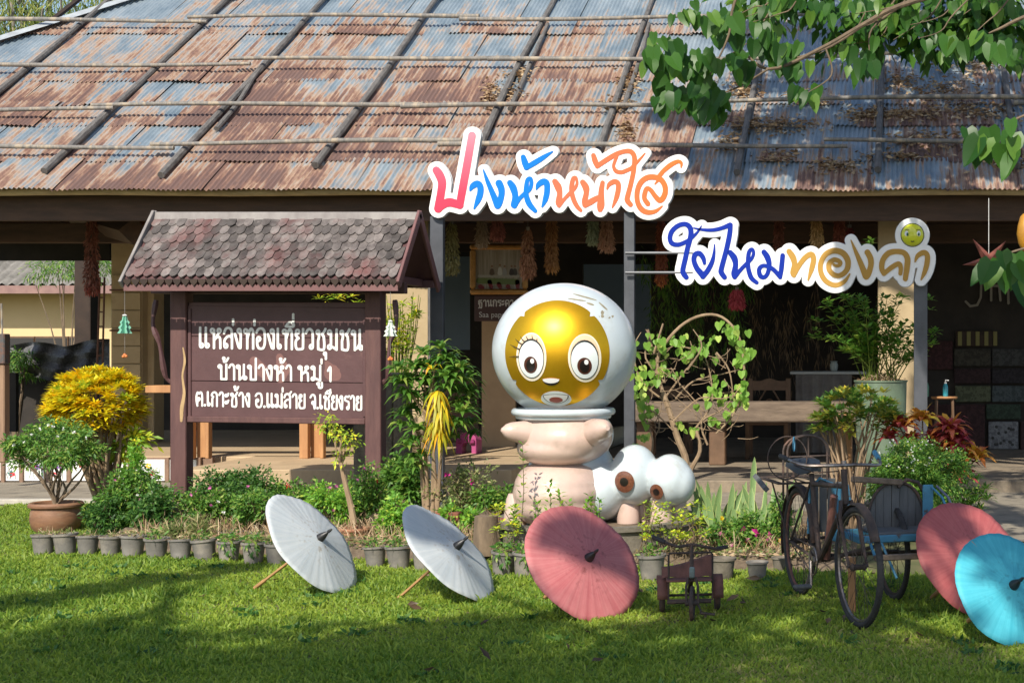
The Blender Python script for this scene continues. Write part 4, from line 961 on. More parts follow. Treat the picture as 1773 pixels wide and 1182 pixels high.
for s, (ex, ez, iw) in ((-1, (929, 617, 1.0)), (1, (1016, 619, 1.1))):
    fx = FX(ex); fz = FZ(ez); fx *= 1.0
    on_shell(ell(fx, fz, .116, .180), .008, 'eye_rim', m_eyer, head)
    on_shell(ell(fx, fz + .02, .101, .152), .010, 'eyelid', m_lid, head)
    on_shell(ell(fx, fz - .016, .098, .142), .0115, 'eye_outline', m_black, head)
    on_shell(ell(fx, fz - .015, .094, .138), .013, 'eye', m_eyew, head)
    ix = fx + (-.004 if s < 0 else .0); iz = fz - .058
    on_shell(ell(ix, iz, .051, .062), .0150, 'iris', m_iris, head); on_shell(ell(ix, iz - .004, .034, .046), .0165, 'pupil', m_pup, head)
    on_shell(ell(ix + .014, iz + .028, .015, .019, n=16), .018, 'glint', m_pw, head, rings=2)
    arc = []                             # heavy upper lid line
    for i in range(13):
        t = R(15 + 150 * i / 12); arc.append((fx + .098 * math.cos(t), fz - .016 + .144 * math.sin(t)))
    o_ = arc + [(x_, z_ - .013 * math.sin(math.pi * (12 - i) / 12)) for i, (x_, z_) in enumerate(arc[::-1])]
    def pr2(x, z, off=.016):
        a = [q + off for q in HR]; return yaw @ Vector((x, -a[1] * math.sqrt(max(.001, 1 - (x / a[0]) ** 2 - (z / a[2]) ** 2)), z)) + hc
    MB().tube([pr2(*p, off=.013) for p in arc], [.002 + .006 * math.sin(math.pi * i / 12) for i in range(13)], n=6).build('lid_line', m_black, head, smooth=True)
    if s < 0:
        lash = MB()
        for i, t in enumerate((172, 150, 132, 118, 102, 82, 64)):
            a = R(t); x1, z1 = fx + .098 * math.cos(a), fz - .016 + .144 * math.sin(a); L_ = (.062, .07, .06, .05, .04, .038, .03)[i]; dx = math.cos(a + .1) - .25; dz = math.sin(a) * .8 + .12 - .3 * (i == 0)
            lash.tube([pr2(x1, z1), pr2(x1 + dx * L_ * .5, z1 + dz * L_ * .4), pr2(x1 + dx * L_, z1 + dz * L_)], [.004, .0035, .001], n=5)
        lash.build('eyelashes', m_black, head)
def halfdisc(cx, cz, w_, h_, n=20):
    top = [(cx - w_ + 2 * w_ * i / n, cz + .008 * math.cos(math.pi * (i / n - .5))) for i in range(n + 1)]
    bot = [(cx + w_ * math.cos(math.pi * i / n), cz - h_ * math.sin(math.pi * i / n)) for i in range(1, n)]
    return top + bot
on_shell(halfdisc(FX(961), FZ(654), .062, .030), .012, 'nose', m_pw, head); on_shell(halfdisc(FX(961), FZ(655) - .004, .058, .038), .009, 'nose_outline', m_black, head)
on_shell(ell(FX(966), FZ(687), .112, .058), .008, 'mouth_rim', m_eyew, head)
on_shell(halfdisc(FX(966), FZ(681), .096, .064), .0105, 'mouth_outline', m_black, head); on_shell(halfdisc(FX(966), FZ(681.6), .089, .058), .012, 'mouth', m_pw, head)
on_shell(ell(FX(966), FZ(689), .050, .022), .0135, 'tongue', mat('tongue_red', C(.28, .05, .03), rough=.4), head)
m_scuff = mat('bare_scuff', C(.30, .27, .18), C(.20, .17, .12), scale=30, rough=.8)
for (px, py, l, h_, a) in ((1012, 516, .095, .006, -.27), (998, 521, .07, .006, -.15), (1021, 528, .03, .008, -.3), (1044, 532, .05, .007, -.75), (1042, 543, .014, .02, 0), (1056, 551, .03, .011, .6), (1040, 549, .02, .012, 0)):
    on_shell(ell((px - 978) * K * .97, (607 - py) * K, l, h_, n=14, rot=a), .0025, 'scuff_mark', m_scuff, head, yawm=Matrix.Rotation(R(12.4), 3, 'Z'), rings=4)
# eyes of the tail bubbles
m_ib = mat('tail_eye_brown', C(.20, .075, .04), C(.10, .035, .02), scale=60, rough=.3, coat=.5)
for (px, py, r1, r2, c_, rr_, dx) in ((1092, 829, .083, .033, P0(1098, 822, .02), (.195, .25, .245), -.035), (1146, 837, .060, .026, P0(1160, 832, -.04), (.180, .232, .212), -.075)):
    on_shell(ell(dx, (822 - py) * K if rr_[0] > .17 else (832 - py) * K, r1 * .93, r1), .004, 'tail_eye', m_ib, stt, c=c_, r=rr_, yawm=Matrix.Identity(3), rings=4)
    on_shell(ell(dx, (822 - py) * K if rr_[0] > .17 else (832 - py) * K, r2, r2), .007, 'tail_pupil', m_pup, stt, c=c_, r=rr_, yawm=Matrix.Identity(3), rings=3)
# concrete ring planter under it
m_ring = mat('mossy_concrete', C(.20, .175, .14), C(.11, .095, .075), scale=7, rough=.95, bump=.6, bscale=30, c3=C(.06, .06, .035), scale3=4, lo3=.55, hi3=.75)
rg = thing('concrete_ring', (W(1035, 0, 11.7).x, 11.72, 0), 'low round concrete ring planter under the silkworm statue', 'planter')
cx = ORIG[rg].x; MB().lathe([(.76, 0), (.77, .05), (.77, .235), (.80, .24), (.80, .275), (.70, .275), (.69, .20), (.0, .20)], c=(cx, 11.72, 0), n=56, close=False).build('ring', m_ring, rg, smooth=True)
MB().lathe([(.69, .2), (.4, .235), (.0, .245)], c=(cx, 11.72, 0), n=30, close=False).build('soil', m_soil, rg)

# ================================================================ PAPER PARASOLS
def parasolmat(name, c, c2, cstain):
    if name in MATS: return MATS[name]
    m = bpy.data.materials.new(name); m.use_nodes = True; N = m.node_tree.nodes; Lk = m.node_tree.links; b = N['Principled BSDF']; b.inputs['Roughness'].default_value = .6
    tc = N.new('ShaderNodeTexCoord'); s = N.new('ShaderNodeSeparateXYZ'); Lk.new(tc.outputs['Object'], s.inputs[0])
    at = N.new('ShaderNodeMath'); at.operation = 'ARCTAN2'; Lk.new(s.outputs[0], at.inputs[0]); Lk.new(s.outputs[1], at.inputs[1])
    ln = N.new('ShaderNodeVectorMath'); ln.operation = 'LENGTH'; Lk.new(tc.outputs['Object'], ln.inputs[0])
    cb = N.new('ShaderNodeCombineXYZ'); mu = N.new('ShaderNodeMath'); mu.operation = 'MULTIPLY'; mu.inputs[1].default_value = 14; Lk.new(at.outputs[0], mu.inputs[0])
    Lk.new(mu.outputs[0], cb.inputs[0]); Lk.new(ln.outputs['Value'], cb.inputs[1])
    n1 = N.new('ShaderNodeTexNoise'); n1.inputs['Scale'].default_value = 1.6; n1.inputs['Detail'].default_value = 4; Lk.new(cb.outputs[0], n1.inputs[0])
    n2 = N.new('ShaderNodeTexNoise'); n2.inputs['Scale'].default_value = 6; n2.inputs['Detail'].default_value = 7; n2.inputs['Roughness'].default_value = .7; Lk.new(tc.outputs['Object'], n2.inputs[0])
    cr = N.new('ShaderNodeValToRGB'); cr.color_ramp.elements[0].color = c; cr.color_ramp.elements[1].color = c2; cr.color_ramp.elements[0].position = .34; cr.color_ramp.elements[1].position = .64
    ad = N.new('ShaderNodeMath'); ad.operation = 'ADD'; Lk.new(n1.outputs['Fac'], ad.inputs[0]); Lk.new(n2.outputs['Fac'], ad.inputs[1])
    hf = N.new('ShaderNodeMath'); hf.operation = 'MULTIPLY'; hf.inputs[1].default_value = .5; Lk.new(ad.outputs[0], hf.inputs[0]); Lk.new(hf.outputs[0], cr.inputs[0])
    n3 = N.new('ShaderNodeTexNoise'); n3.inputs['Scale'].default_value = 26; n3.inputs['Detail'].default_value = 4; Lk.new(tc.outputs['Object'], n3.inputs[0])
    n3r = N.new('ShaderNodeMapRange'); n3r.inputs[1].default_value = .54; n3r.inputs[2].default_value = .68; Lk.new(n3.outputs['Fac'], n3r.inputs[0])
    lr = N.new('ShaderNodeMapRange'); lr.inputs[1].default_value = .26; lr.inputs[2].default_value = .04; Lk.new(ln.outputs['Value'], lr.inputs[0])
    mm = N.new('ShaderNodeMath'); mm.operation = 'MULTIPLY'; Lk.new(n3r.outputs[0], mm.inputs[0]); Lk.new(lr.outputs[0], mm.inputs[1])
    mx = N.new('ShaderNodeMix'); mx.data_type = 'RGBA'; mx.inputs[7].default_value = cstain; Lk.new(mm.outputs[0], mx.inputs[0]); Lk.new(cr.outputs[0], mx.inputs[6])
    Lk.new(mx.outputs[2], b.inputs['Base Color'])
    tr_ = N.new('ShaderNodeBsdfTranslucent'); Lk.new(mx.outputs[2], tr_.inputs[0]); ms = N.new('ShaderNodeMixShader'); ms.inputs[0].default_value = .22
    bu = N.new('ShaderNodeBump'); bu.inputs['Strength'].default_value = .35; bu.inputs['Distance'].default_value = .003; Lk.new(hf.outputs[0], bu.inputs['Height']); Lk.new(bu.outputs[0], b.inputs['Normal'])
    Lk.new(b.outputs[0], ms.inputs[1]); Lk.new(tr_.outputs[0], ms.inputs[2]); Lk.new(ms.outputs[0], N['Material Output'].inputs[0]); MATS[name] = m; return m
m_bam2 = mat('bamboo_handle', C(.45, .26, .11), C(.32, .17, .07), scale=9, rough=.5)
m_tip = mat('lacquered_finial', C(.02, .02, .022), rough=.4, bump=.2, scale=20)
def disc_normal(px, py, zc, Y, a, b, ang):
    """disc normal whose picture from the camera is an ellipse a x b with its long axis at ang (x right, z up)"""
    dx, dz = (px - PX) / F, (zc - CH) / Y; best = None
    for th in np.linspace(-1.5, 1.5, 121):
        for ph in np.linspace(-.2, 1.35, 125):
            n = np.array([math.sin(th) * math.cos(ph), -math.cos(th) * math.cos(ph), math.sin(ph)])
            u = np.array([-n[1], n[0], 0.]); u /= np.linalg.norm(u) + 1e-9; v = np.cross(n, u)
            M = np.array([[u[0] - u[1] * dx, v[0] - v[1] * dx], [u[2] - u[1] * dz, v[2] - v[1] * dz]])
            s11 = M[0] @ M[0]; s22 = M[1] @ M[1]; s12 = M[0] @ M[1]; tr_ = s11 + s22; df = math.hypot(s11 - s22, 2 * s12)
            l1, l2 = (tr_ + df) / 2, max(0, (tr_ - df) / 2); an = .5 * math.atan2(2 * s12, s11 - s22)
            hx = n[0] - n[1] * dx; e_ = abs(math.sqrt(l2 / l1) - b / a) + abs((an - ang + math.pi / 2) % math.pi - math.pi / 2) * .6 + (5 if hx < .02 else 0)
            if best is None or e_ < best[0]: best = (e_, n, math.sqrt(l1))
    return best[1], best[2]
def parasol(px, py, a, b, ang, mt, label, hl=.44, seed=0, group='paper parasols standing on the lawn'):
    Y = 9.0; zc = .33
    for _ in range(3):
        nn, s1_ = disc_normal(px, py, zc, Y, a, b, ang); n = Vector(nn); k = math.sqrt(max(0, 1 - n.z ** 2)); Rr = a / s1_ * Y / F; zc = Rr * k - .012; Y = (CH - zc) * F / (py - PY)
    cpos = W(px, py, Y)
    q = n.to_track_quat('Z', 'Y'); t = thing('paper_parasol', cpos, label, 'parasol', group, rot=q.to_euler())
    r_ = random.Random(seed); NR = 32; rings = 10; mb = MB(); h = Rr * .17
    NA = NR * 4
    for i in range(rings + 1):
        tt = i / rings
        for a in range(NA):
            th = 2 * math.pi * a / NA; rib = abs(((a % 4) / 4.0) * 2 - 1)    # 1 at the rib
            rr = Rr * tt * (1 - .008 * (1 - rib) * tt); z = h * (1 - tt) ** .97 - (.0018 * (1 - rib) * tt) + .007 * math.sin(th * 3 + seed) * tt + .004 * math.sin(th * 7 + seed * 2) * tt ** 3
            mb.v.append((rr * math.cos(th), rr * math.sin(th), z - h * .0))
    for i in range(rings):
        for a in range(NA): a2 = (a + 1) % NA; mb.f.append((i * NA + a, (i + 1) * NA + a, (i + 1) * NA + a2, i * NA + a2))
    me = mb.mesh('canopy', True); me.shade_smooth(); c = link('canopy', me, mt, t)
    so_ = c.modifiers.new('s', 'SOLIDIFY'); so_.thickness = .0018; so_.offset = -1
    MB().lathe([(.030, h - .012), (.028, h + .010), (.022, h + .03), (.014, h + .05), (.008, h + .062), (.011, h + .07), (.009, h + .088), (.004, h + .10)], n=16).build('finial', m_tip, t, local=True, smooth=True)
    rb = MB()
    for a in range(NR):
        th = 2 * math.pi * a / NR; d = Vector((math.cos(th), math.sin(th), 0)); p0 = d * .02 + Vector((0, 0, h - .014)); p1 = d * Rr * .975 + Vector((0, 0, -.009)); rb.tube([p0, p1], .0028, n=4, cap=False)
        rb.tube([Vector((0, 0, -.10)) + d * .018, d * Rr * .5 + Vector((0, 0, h * .42 - .012))], .0022, n=4, cap=False)
    rb.build('ribs', m_bam2, t, local=True, kind='stuff')
    MB().tube([(0, 0, h - .01), (0, 0, -hl)], .0095, n=9).tube([(0, 0, -hl + .0), (0, 0, -hl + .09)], .0135, n=9).build('handle', m_bam2, t, local=True, smooth=True)
    MB().lathe([(.02, -.12), (.022, -.085)], n=14).build('runner', m_tip, t, local=True)
    return t
mw = parasolmat('white_paper_canopy', C(.54, .60, .64), C(.70, .73, .74), C(.36, .31, .24))
mp_ = parasolmat('rose_paper_canopy', C(.50, .13, .14), C(.62, .23, .23), C(.25, .06, .06))
mr_ = parasolmat('brick_rose_canopy', C(.42, .09, .095), C(.55, .16, .155), C(.22, .06, .06))
mb_ = parasolmat('turquoise_paper_canopy', C(.05, .42, .54), C(.10, .55, .66), C(.04, .30, .4))
parasol(541, 941, 108, 51, -.845, mw, 'white paper parasol leaning nearest the village sign, leftmost of all', hl=.50, seed=1)
parasol(778, 957, 109, 43, -.82, mw, 'white paper parasol standing narrow between the other white one and the rose one', hl=.52, seed=2)
parasol(1010, 974, 113, 84, -.815, mp_, 'rose pink paper parasol in front of the silkworm statue', seed=3)
parasol(1684, 968, 114, 80, -.83, mr_, 'brick red paper parasol half behind the turquoise one', hl=.5, seed=4)
parasol(1746, 1020, 108, 80, -.93, mb_, 'turquoise blue paper parasol at the right edge', seed=5)
# ================================================================ THINGS IN AND BEHIND THE PAVILION
m_planks = mat('orange_timber', C(.46, .24, .10), C(.34, .16, .065), scale=4, stretch=(3, 3, .5), rough=.65, bump=.2)
m_oldwood = mat('old_grey_timber', C(.20, .15, .11), C(.11, .08, .06), scale=4, stretch=(.6, 3, 3), rough=.85, bump=.5, bscale=18, c3=C(.05, .035, .03), scale3=7, lo3=.62, hi3=.7)
m_chair = mat('chair_wood', C(.16, .09, .05), C(.10, .055, .03), scale=5, rough=.6)
# plank bench behind the village sign
t = thing('bench', (W(430, 0, 17.6).x, 17.6, FH), 'raw timber trestle bench on the veranda behind the village sign', 'bench')
a, b = W(262, 673, 17.6), W(600, 673, 17.6); MB().box(((a.x + b.x) / 2, 17.6, a.z), (b.x - a.x, .30, .085), bev=.006).build('bench_top', m_planks, t)
for px in (350, 547):
    x = W(px, 0, 17.6).x; zt = a.z - .045
    MB().box((x - .09, 17.5, (FH + zt) / 2), (.10, .09, zt - FH), bev=.006).build('leg', m_planks, t)
    MB().box((x + .02, 17.62, (FH + zt) / 2), (.16, .05, zt - FH), bev=.006).build('leg', m_planks, t)
    MB().box((x + .12, 17.5, (FH + zt) / 2), (.04, .09, zt - FH), bev=.006).build('leg', m_planks, t)
# heavy table on the right
TY = 18.6
t = thing('bench_table', (W(1270, 0, TY).x, TY, FL), 'long heavy old timber table on the floor behind the vine', 'table')
a, b = W(1098, 695, TY), W(1500, 729, TY); MB().box(((a.x + b.x) / 2, TY, (a.z + b.z) / 2), (b.x - a.x, .5, a.z - b.z), bev=.015).build('table_beam', m_oldwood, t)
for px in (1243, 1462, 1118):
    x = W(px, 0, TY).x; MB().box((x, TY, (FL + b.z) / 2), (.20, .18, b.z - FL), bev=.012).build('leg', m_chair, t)
# carved chair
def chair(px, Y, label, zt, wd=.5, rz=0.0):
    x = W(px, 0, Y).x; t = thing('chair', (x, Y, FL), label, 'chair', rot=(0, 0, rz)); h = zt - FL
    for s in (-1, 1):
        MB().box((s * wd / 2, .2, h / 2), (.065, .05, h), bev=.008).build('leg', m_chair, t, local=True)
        MB().box((s * wd / 2, -.2, .23), (.06, .05, .46), bev=.008).build('leg', m_chair, t, local=True)
    MB().box((0, 0, .46), (wd + .06, .46, .04), bev=.01).build('seat', m_chair, t, local=True)
    k = 14; poly = [(-wd / 2, h - .16)] + [(-wd / 2 + wd * i / k, h - .05 + .035 * math.sin(math.pi * i / k) + .012 * math.cos(6.28 * i * 2 / k)) for i in range(k + 1)] + [(wd / 2, h - .16)]
    MB().prism(poly, .18, .21).build('backrest', m_chair, t, local=True)
    sp_ = MB()
    for s in (-1, 1): sp_.tube([(s * .05, .2, h - .16), (s * .16, .2, h - .34), (s * .03, .2, .50)], .012, n=6)
    sp_.ring((0, .2, h - .33), .05, .009, axis=(0, 1, 0), n=16, m=5).build('splat', m_chair, t, local=True)
    MB().box((0, .2, h - .42), (wd, .03, .05), bev=.006).build('stretcher', m_chair, t, local=True)
    return t
chair(1330, 19.7, 'wooden chair with carved backrest behind the heavy timber table', W(0, 655, 19.7).z)
chair(1160, 20.6, 'wooden chair mostly hidden behind the vine at the table end', W(0, 668, 20.6).z, rz=.3)
# cloth-covered table
m_cloth = mat('grey_tablecloth', C(.16, .15, .14), C(.11, .10, .10), scale=8, rough=.9, bump=.4, bscale=7); m_ptop = mat('pale_table_top', C(.34, .36, .36), rough=.4)
CYt = 20.3; t = thing('side_table', (W(1425, 0, CYt).x, CYt, FL), 'table under a grey cloth with a pale top, left of the column', 'table')
a, b = W(1380, 648, CYt), W(1476, 700, CYt); mb = MB(); n_ = 40
xs2 = np.linspace(a.x, b.x, n_)
for i, x in enumerate(xs2): mb.v += [(x, CYt - .3 + .008 * math.sin(i * .9), a.z), (x, CYt - .3 + .03 * math.sin(i * .9 + .3), FL + .05)]
for i in range(n_ - 1): mb.f.append((2 * i, 2 * i + 1, 2 * i + 3, 2 * i + 2))
mb.build('cloth_skirt', m_cloth, t, smooth=True)
MB().box(((a.x + b.x) / 2 + .1, CYt, a.z + .025), (b.x - a.x + .35, .62, .04), bev=.008).build('table_top', m_ptop, t)
for sx_ in (-1, 1): MB().box(((a.x + b.x) / 2 + sx_ * .3, CYt + .1, (FL + a.z) / 2), (.05, .05, a.z - FL), bev=.005).build('leg', m_chair, t)
jar = W(1444, 640, CYt); solo('jar', MB().lathe([(.035, 0), (.05, .03), (.055, .08), (.04, .12), (.055, .135)], c=(jar.x, CYt, a.z + .045), n=16), mat('pale_jar', C(.35, .38, .36), rough=.4), (jar.x, CYt, a.z + .045), 'small pale jar standing on the cloth-covered table', 'jar', smooth=True)
# stool and soap bottle
SYt = 18.3; t = thing('stool', (W(1628, 0, SYt).x, SYt, FL), 'small wooden stool with round seat right of the column', 'stool')
sz = W(0, 686, SYt).z; MB().lathe([(.15, sz - .03), (.165, sz - .015), (.16, sz), (.0, sz)], c=(ORIG[t].x + .05, SYt, 0), n=24, close=False).build('seat', m_planks, t, smooth=True)
for dx, dy in ((-.12, -.1), (.12, -.1), (-.12, .12), (.12, .12)):
    MB().tube([(ORIG[t].x + .05 + dx * .8, SYt + dy * .8, sz - .02), (ORIG[t].x + .05 + dx, SYt + dy, FL)], .018, n=7).build('leg', m_chair, t)
bt = thing('soap_bottle', W(1637, 684, SYt), 'turquoise pump soap bottle standing on the stool', 'bottle'); bz = sz + .001; bx_ = ORIG[bt].x
m_soap = mat('turquoise_gel', C(.03, .30, .40), C(.05, .36, .45), rough=.25, coat=.4)
MB().lathe([(.030, 0), (.033, .01), (.033, .11), (.026, .135), (.014, .15), (.014, .16)], c=(bx_, SYt, bz), n=18).build('bottle_body', m_soap, bt, smooth=True)
MB().tube([(bx_, SYt, bz + .16), (bx_, SYt, bz + .195)], .006, n=8).tube([(bx_ - .005, SYt, bz + .197), (bx_ + .04, SYt, bz + .193)], .007, n=8).lathe([(.017, .155), (.017, .172)], c=(bx_, SYt, bz), n=14).build('pump', m_pw, bt)
bk2 = W(1604, 672, SYt); solo('wash_bottle', MB().lathe([(.03, 0), (.032, .12), (.02, .16), (.012, .18), (.012, .2)], c=(bk2.x, SYt, sz), n=14), mat('green_bottle', C(.10, .26, .17), rough=.4), (bk2.x, SYt, sz), 'green bottle half hidden behind the right column', 'bottle', smooth=True)
# patchwork of cloth samples on the dark wall at the right
pw = thing('cloth_display', (W(1700, 0, 21.2).x, 21.25, FL), 'dim display wall of patterned cloth panels inside at the right', 'display')
rc = [(1585, 590, 1650, 640, .05, .018, .02), (1652, 604, 1716, 634, .05, .045, .035), (1718, 604, 1790, 634, .055, .055, .055), (1655, 572, 1720, 600, .10, .09, .03), (1652, 638, 1716, 664, .04, .02, .022),
      (1718, 638, 1800, 664, .03, .025, .03), (1654, 668, 1716, 696, .10, .11, .065), (1718, 668, 1800, 696, .07, .085, .09), (1654, 700, 1706, 800, .05, .022, .022), (1708, 700, 1768, 726, .04, .06, .04), (1712, 730, 1764, 778, .20, .20, .21), (1585, 700, 1650, 790, .05, .02, .02), (1768, 730, 1830, 800, .06, .03, .03)]
for i, (x0, y0, x1, y1, r_, g_, b_) in enumerate(rc):
    A_, B2 = W(x0, y0, 21.2), W(x1, y1, 21.2); mm = mat('cloth_%d' % i, C(r_, g_, b_), C(r_ * .6, g_ * .6, b_ * .6), scale=22, rough=.95, lo=.48, hi=.52)
    mb = MB().box(((A_.x + B2.x) / 2, 21.30, (A_.z + B2.z) / 2), (B2.x - A_.x, .06, A_.z - B2.z), bev=.012)
    if i == 3:
        p_ = mb.build('cloth_panel', m_dark, pw)
        for k in range(5): MB().box((A_.x + .06 + k * .125, 21.262, (A_.z + B2.z) / 2), (.055, .012, .2)).build('stripe', mat('ochre_stripe', C(.20, .18, .07), rough=.9), p_)
    else:
        p_ = mb.build('cloth_panel', mm, pw)
        if i == 10:
            r2 = random.Random(4)
            for k in range(14):
                q = (A_.x + r2.uniform(.04, .38), 21.268, B2.z + r2.uniform(.04, .34)); MB().ball(q, (.022, .004, .022), n=10, m=6).build('dot', m_black, p_)
# script letters on the dark wall, faint
stroke_solid('wall_letter', [[(1672, 522, 2), (1680, 530, 2), (1692, 528, 2), (1698, 515, 2), (1699, 490, 2)]], mat('faded_letter', C(.22, .20, .17), rough=.8), pav, lambda u, v: W(u, v, 21.34), .02, h=.8)
stroke_solid('wall_letter', [[(1716, 520, 2), (1716, 495, 2), (1730, 495, 2), (1732, 520, 2)], [(1745, 490, 2), (1746, 525, 2)]], mat('faded_letter', C(0, 0, 0)), pav, lambda u, v: W(u, v, 21.34), .02, h=.8)
# star lantern and gourd lantern
sl_y = 14.8; t = thing('star_lantern', W(1712, 452, sl_y), 'dusty red paper star lantern hanging among the leaves at the right', 'lantern'); m_star = mat('faded_red_paper', C(.24, .075, .05), C(.17, .05, .035), scale=8, rough=.7)
c = ORIG[t]
for k, (dx, dz, L_) in enumerate(((-.16, .22, 1), (.17, .20, 1), (-.26, -.04, 1), (.22, -.03, 1), (.03, -.28, 1))):
    tip = c + Vector((dx, -.02, dz)); d = Vector((dx, 0, dz)).normalized(); s_ = Vector((-d.z, 0, d.x)) * .055
    MB().add([c + s_, c - s_, c + Vector((0, -.07, 0)), c + Vector((0, .07, 0)), tip], [(0, 2, 4), (2, 1, 4), (1, 3, 4), (3, 0, 4)]).build('star_point', m_star, t)
MB().tube([c, c + Vector((0, 0, .62))], .003, n=4).build('cord', m_wwhite, t)
t = thing('hanging_lantern', W(1775, 405, 14.8), 'yellow gourd lantern cut off by the right edge', 'lantern'); c = ORIG[t]
MB().lathe([(.02, .20), (.05, .17), (.075, .08), (.085, 0), (.07, -.09), (.04, -.15), (.02, -.17)], c=c, n=20).build('shade', mat('amber_shade', C(.45, .22, .02), C(.35, .16, .02), rough=.4), t, smooth=True)
MB().tube([c + Vector((0, 0, .18)), c + Vector((0, 0, .55))], .003, n=4).build('cord', m_wwhite, t)
# fluorescent battens under the eave
m_lamp = mat('dusty_lamp_batten', C(.52, .46, .34), C(.42, .36, .26), scale=6, rough=.5)
for (p0, p1, Y, lb) in (((78, 349), (157, 366), 18.0, 'cream lamp batten hanging tilted at the far left under the eave'), ((-30, 393), (112, 391), 20.2, 'unlit lamp batten deep inside above the far left opening'),
                        ((466, 359), (626, 359), 17.6, 'lamp batten above the village sign roof'), ((1170, 353), (1306, 353), 17.6, 'lamp batten to the right of the upper lettering')):
    a, b = W(*p0, Y), W(*p1, Y); t = thing('lamp_batten', (a + b) / 2, lb, 'lamp', 'fluorescent lamp battens under the roof')
    d = b - a; q = d.to_track_quat('X', 'Z').to_matrix(); MB().box((a + b) / 2 + Vector((0, 0, .02)), (d.length, .07, .035), rot=q, bev=.006).build('housing', m_lamp, t)
    MB().tube([a + Vector((0, -.01, -.02)), b + Vector((0, -.01, -.02))], .013, n=8).build('tube', m_pw, t)
    for e_ in (a, b): MB().box(e_ + Vector((0, -.01, -.008)), (.03, .045, .05), bev=.004).build('socket', m_lamp, t)
# dried flower bundles hanging head down
def bundle(px, y0, y1, wpx, Y, c1, c2, label, tail=None, flare=.6):
    a, b = W(px, y0, Y), W(px, y1, Y); H = a.z - b.z; wd = wpx * Y / F / 2; t = thing('dried_flower_bundle', a, label, 'dried flowers', 'dried flower bundles hanging from the beam')
    n = int(420 + 500 * H); c1, c2 = [C(*[min(.8, q * 1.5) for q in z_[:3]]) for z_ in (c1, c2)]; s_ = rng.random(n) ** .8; rad = wd * (.35 + .65 * s_ ** flare) * (1 - .35 * (s_ > .93)) * np.sqrt(rng.random(n)); an = rng.random(n) * 6.283
    P = np.stack([a.x + rad * np.cos(an), Y + rad * np.sin(an), a.z - s_ * H], 1); D = np.stack([np.cos(an) * .7, np.sin(an) * .7, -1.2 + .5 * rng.normal(size=n)], 1)
    lm = leafmat('dried_%d_%d' % (int(c1[0] * 999), int(c2[1] * 999)), c1, c2, rough=.9, trans=.12)
    leafobj('flower_heads', [leaves(P, D, .045 * (1 + .4 * rng.random(n)), .014 + .008 * rng.random(n))], lm, t)
    MB().tube([a + Vector((0, 0, .02)), a + Vector((0, 0, -.02))], .022, n=8).build('tie', m_bamboo, t); MB().tube([a, (a.x, Y, a.z + .38)], .003, n=4).build('string', m_bamboo, t)
    if tail: leafobj('tassel', [cloud(b + Vector((0, 0, .05)), (wd * .9, wd * .9, .07), 120, .05, .35, gravity=1.2)], leafmat('tassel_' + tail[0], tail[1], tail[2], rough=.8, trans=.15), t)
    return t
BR1, BR2 = C(.13, .055, .03), C(.26, .13, .07)
bundle(159, 362, 505, 24, 17.9, C(.10, .035, .025), C(.20, .085, .06), 'long dark red-brown dried bundle hanging beside the left column', ('rust', C(.25, .06, .04), C(.36, .11, .08)))
bundle(249, 360, 412, 13, 18.0, C(.17, .075, .03), C(.28, .13, .06), 'rusty dried bundle behind the left end of the sign roof')
bundle(360, 356, 372, 11, 18.0, C(.17, .075, .03), C(.28, .13, .06), 'tip of a rusty dried bundle just above the sign roof, left of its middle')
bundle(604, 355, 372, 14, 18.0, BR1, C(.16, .09, .05), 'dark dried bundle tip just above the sign roof at the right')
bundle(782, 385, 472, 26, 17.4, C(.12, .11, .04), C(.26, .23, .10), 'olive green dried bundle beside the left steel post')
bundle(834, 372, 425, 20, 17.6, C(.24, .18, .12), C(.38, .30, .22), 'pale straw dried bundle in front of the cardboard box')
bundle(862, 372, 412, 22, 17.5, C(.20, .07, .06), C(.33, .14, .11), 'pinkish red dried bundle in front of the cardboard box', flare=.3)
bundle(914, 396, 480, 27, 17.3, C(.14, .06, .03), C(.30, .15, .08), 'brown dried bundle at the right side of the gold picture frame')
bundle(955, 366, 466, 22, 17.5, C(.17, .08, .03), C(.32, .17, .07), 'brown dried bundle with an amber tassel right of the picture', ('amber', C(.33, .15, .03), C(.48, .24, .07)))
bundle(1027, 368, 420, 22, 17.4, C(.16, .19, .12), C(.32, .35, .24), 'grey-green dried bundle left of the middle steel post')
bundle(1050, 370, 432, 27, 17.4, C(.24, .13, .08), C(.40, .24, .16), 'light brown dried bundle touching the grey-green one')
bundle(1145, 376, 488, 20, 17.9, C(.15, .045, .025), C(.26, .09, .05), 'long red-brown dried bundle behind the sign rails', ('orange', C(.42, .12, .03), C(.52, .2, .06)))
bundle(1220, 333, 384, 18, 17.2, C(.13, .07, .045), C(.24, .14, .09), 'brown dried bundle just above the blue lettering')
bundle(1251, 372, 386, 13, 17.4, C(.12, .055, .035), C(.2, .1, .07), 'short dark dried bundle peeping over the blue lettering')
bundle(1348, 366, 432, 17, 17.4, C(.12, .045, .03), C(.22, .09, .06), 'maroon dried bundle left of the straw yellow one')
bundle(1414, 335, 424, 20, 17.0, C(.22, .14, .05), C(.42, .28, .13), 'straw yellow dried bundle above the gold lettering')
bundle(1453, 355, 424, 19, 17.2, C(.13, .04, .025), C(.22, .075, .05), 'deep red dried bundle right of the straw yellow one')
bundle(1471, 392, 420, 13, 17.5, C(.14, .035, .035), C(.24, .06, .06), 'small crimson dried bundle right of the deep red one')
bundle(1276, 500, 532, 26, 18.4, C(.25, .03, .04), C(.40, .07, .08), 'red paper tassel bundle low below the blue lettering', flare=.25)
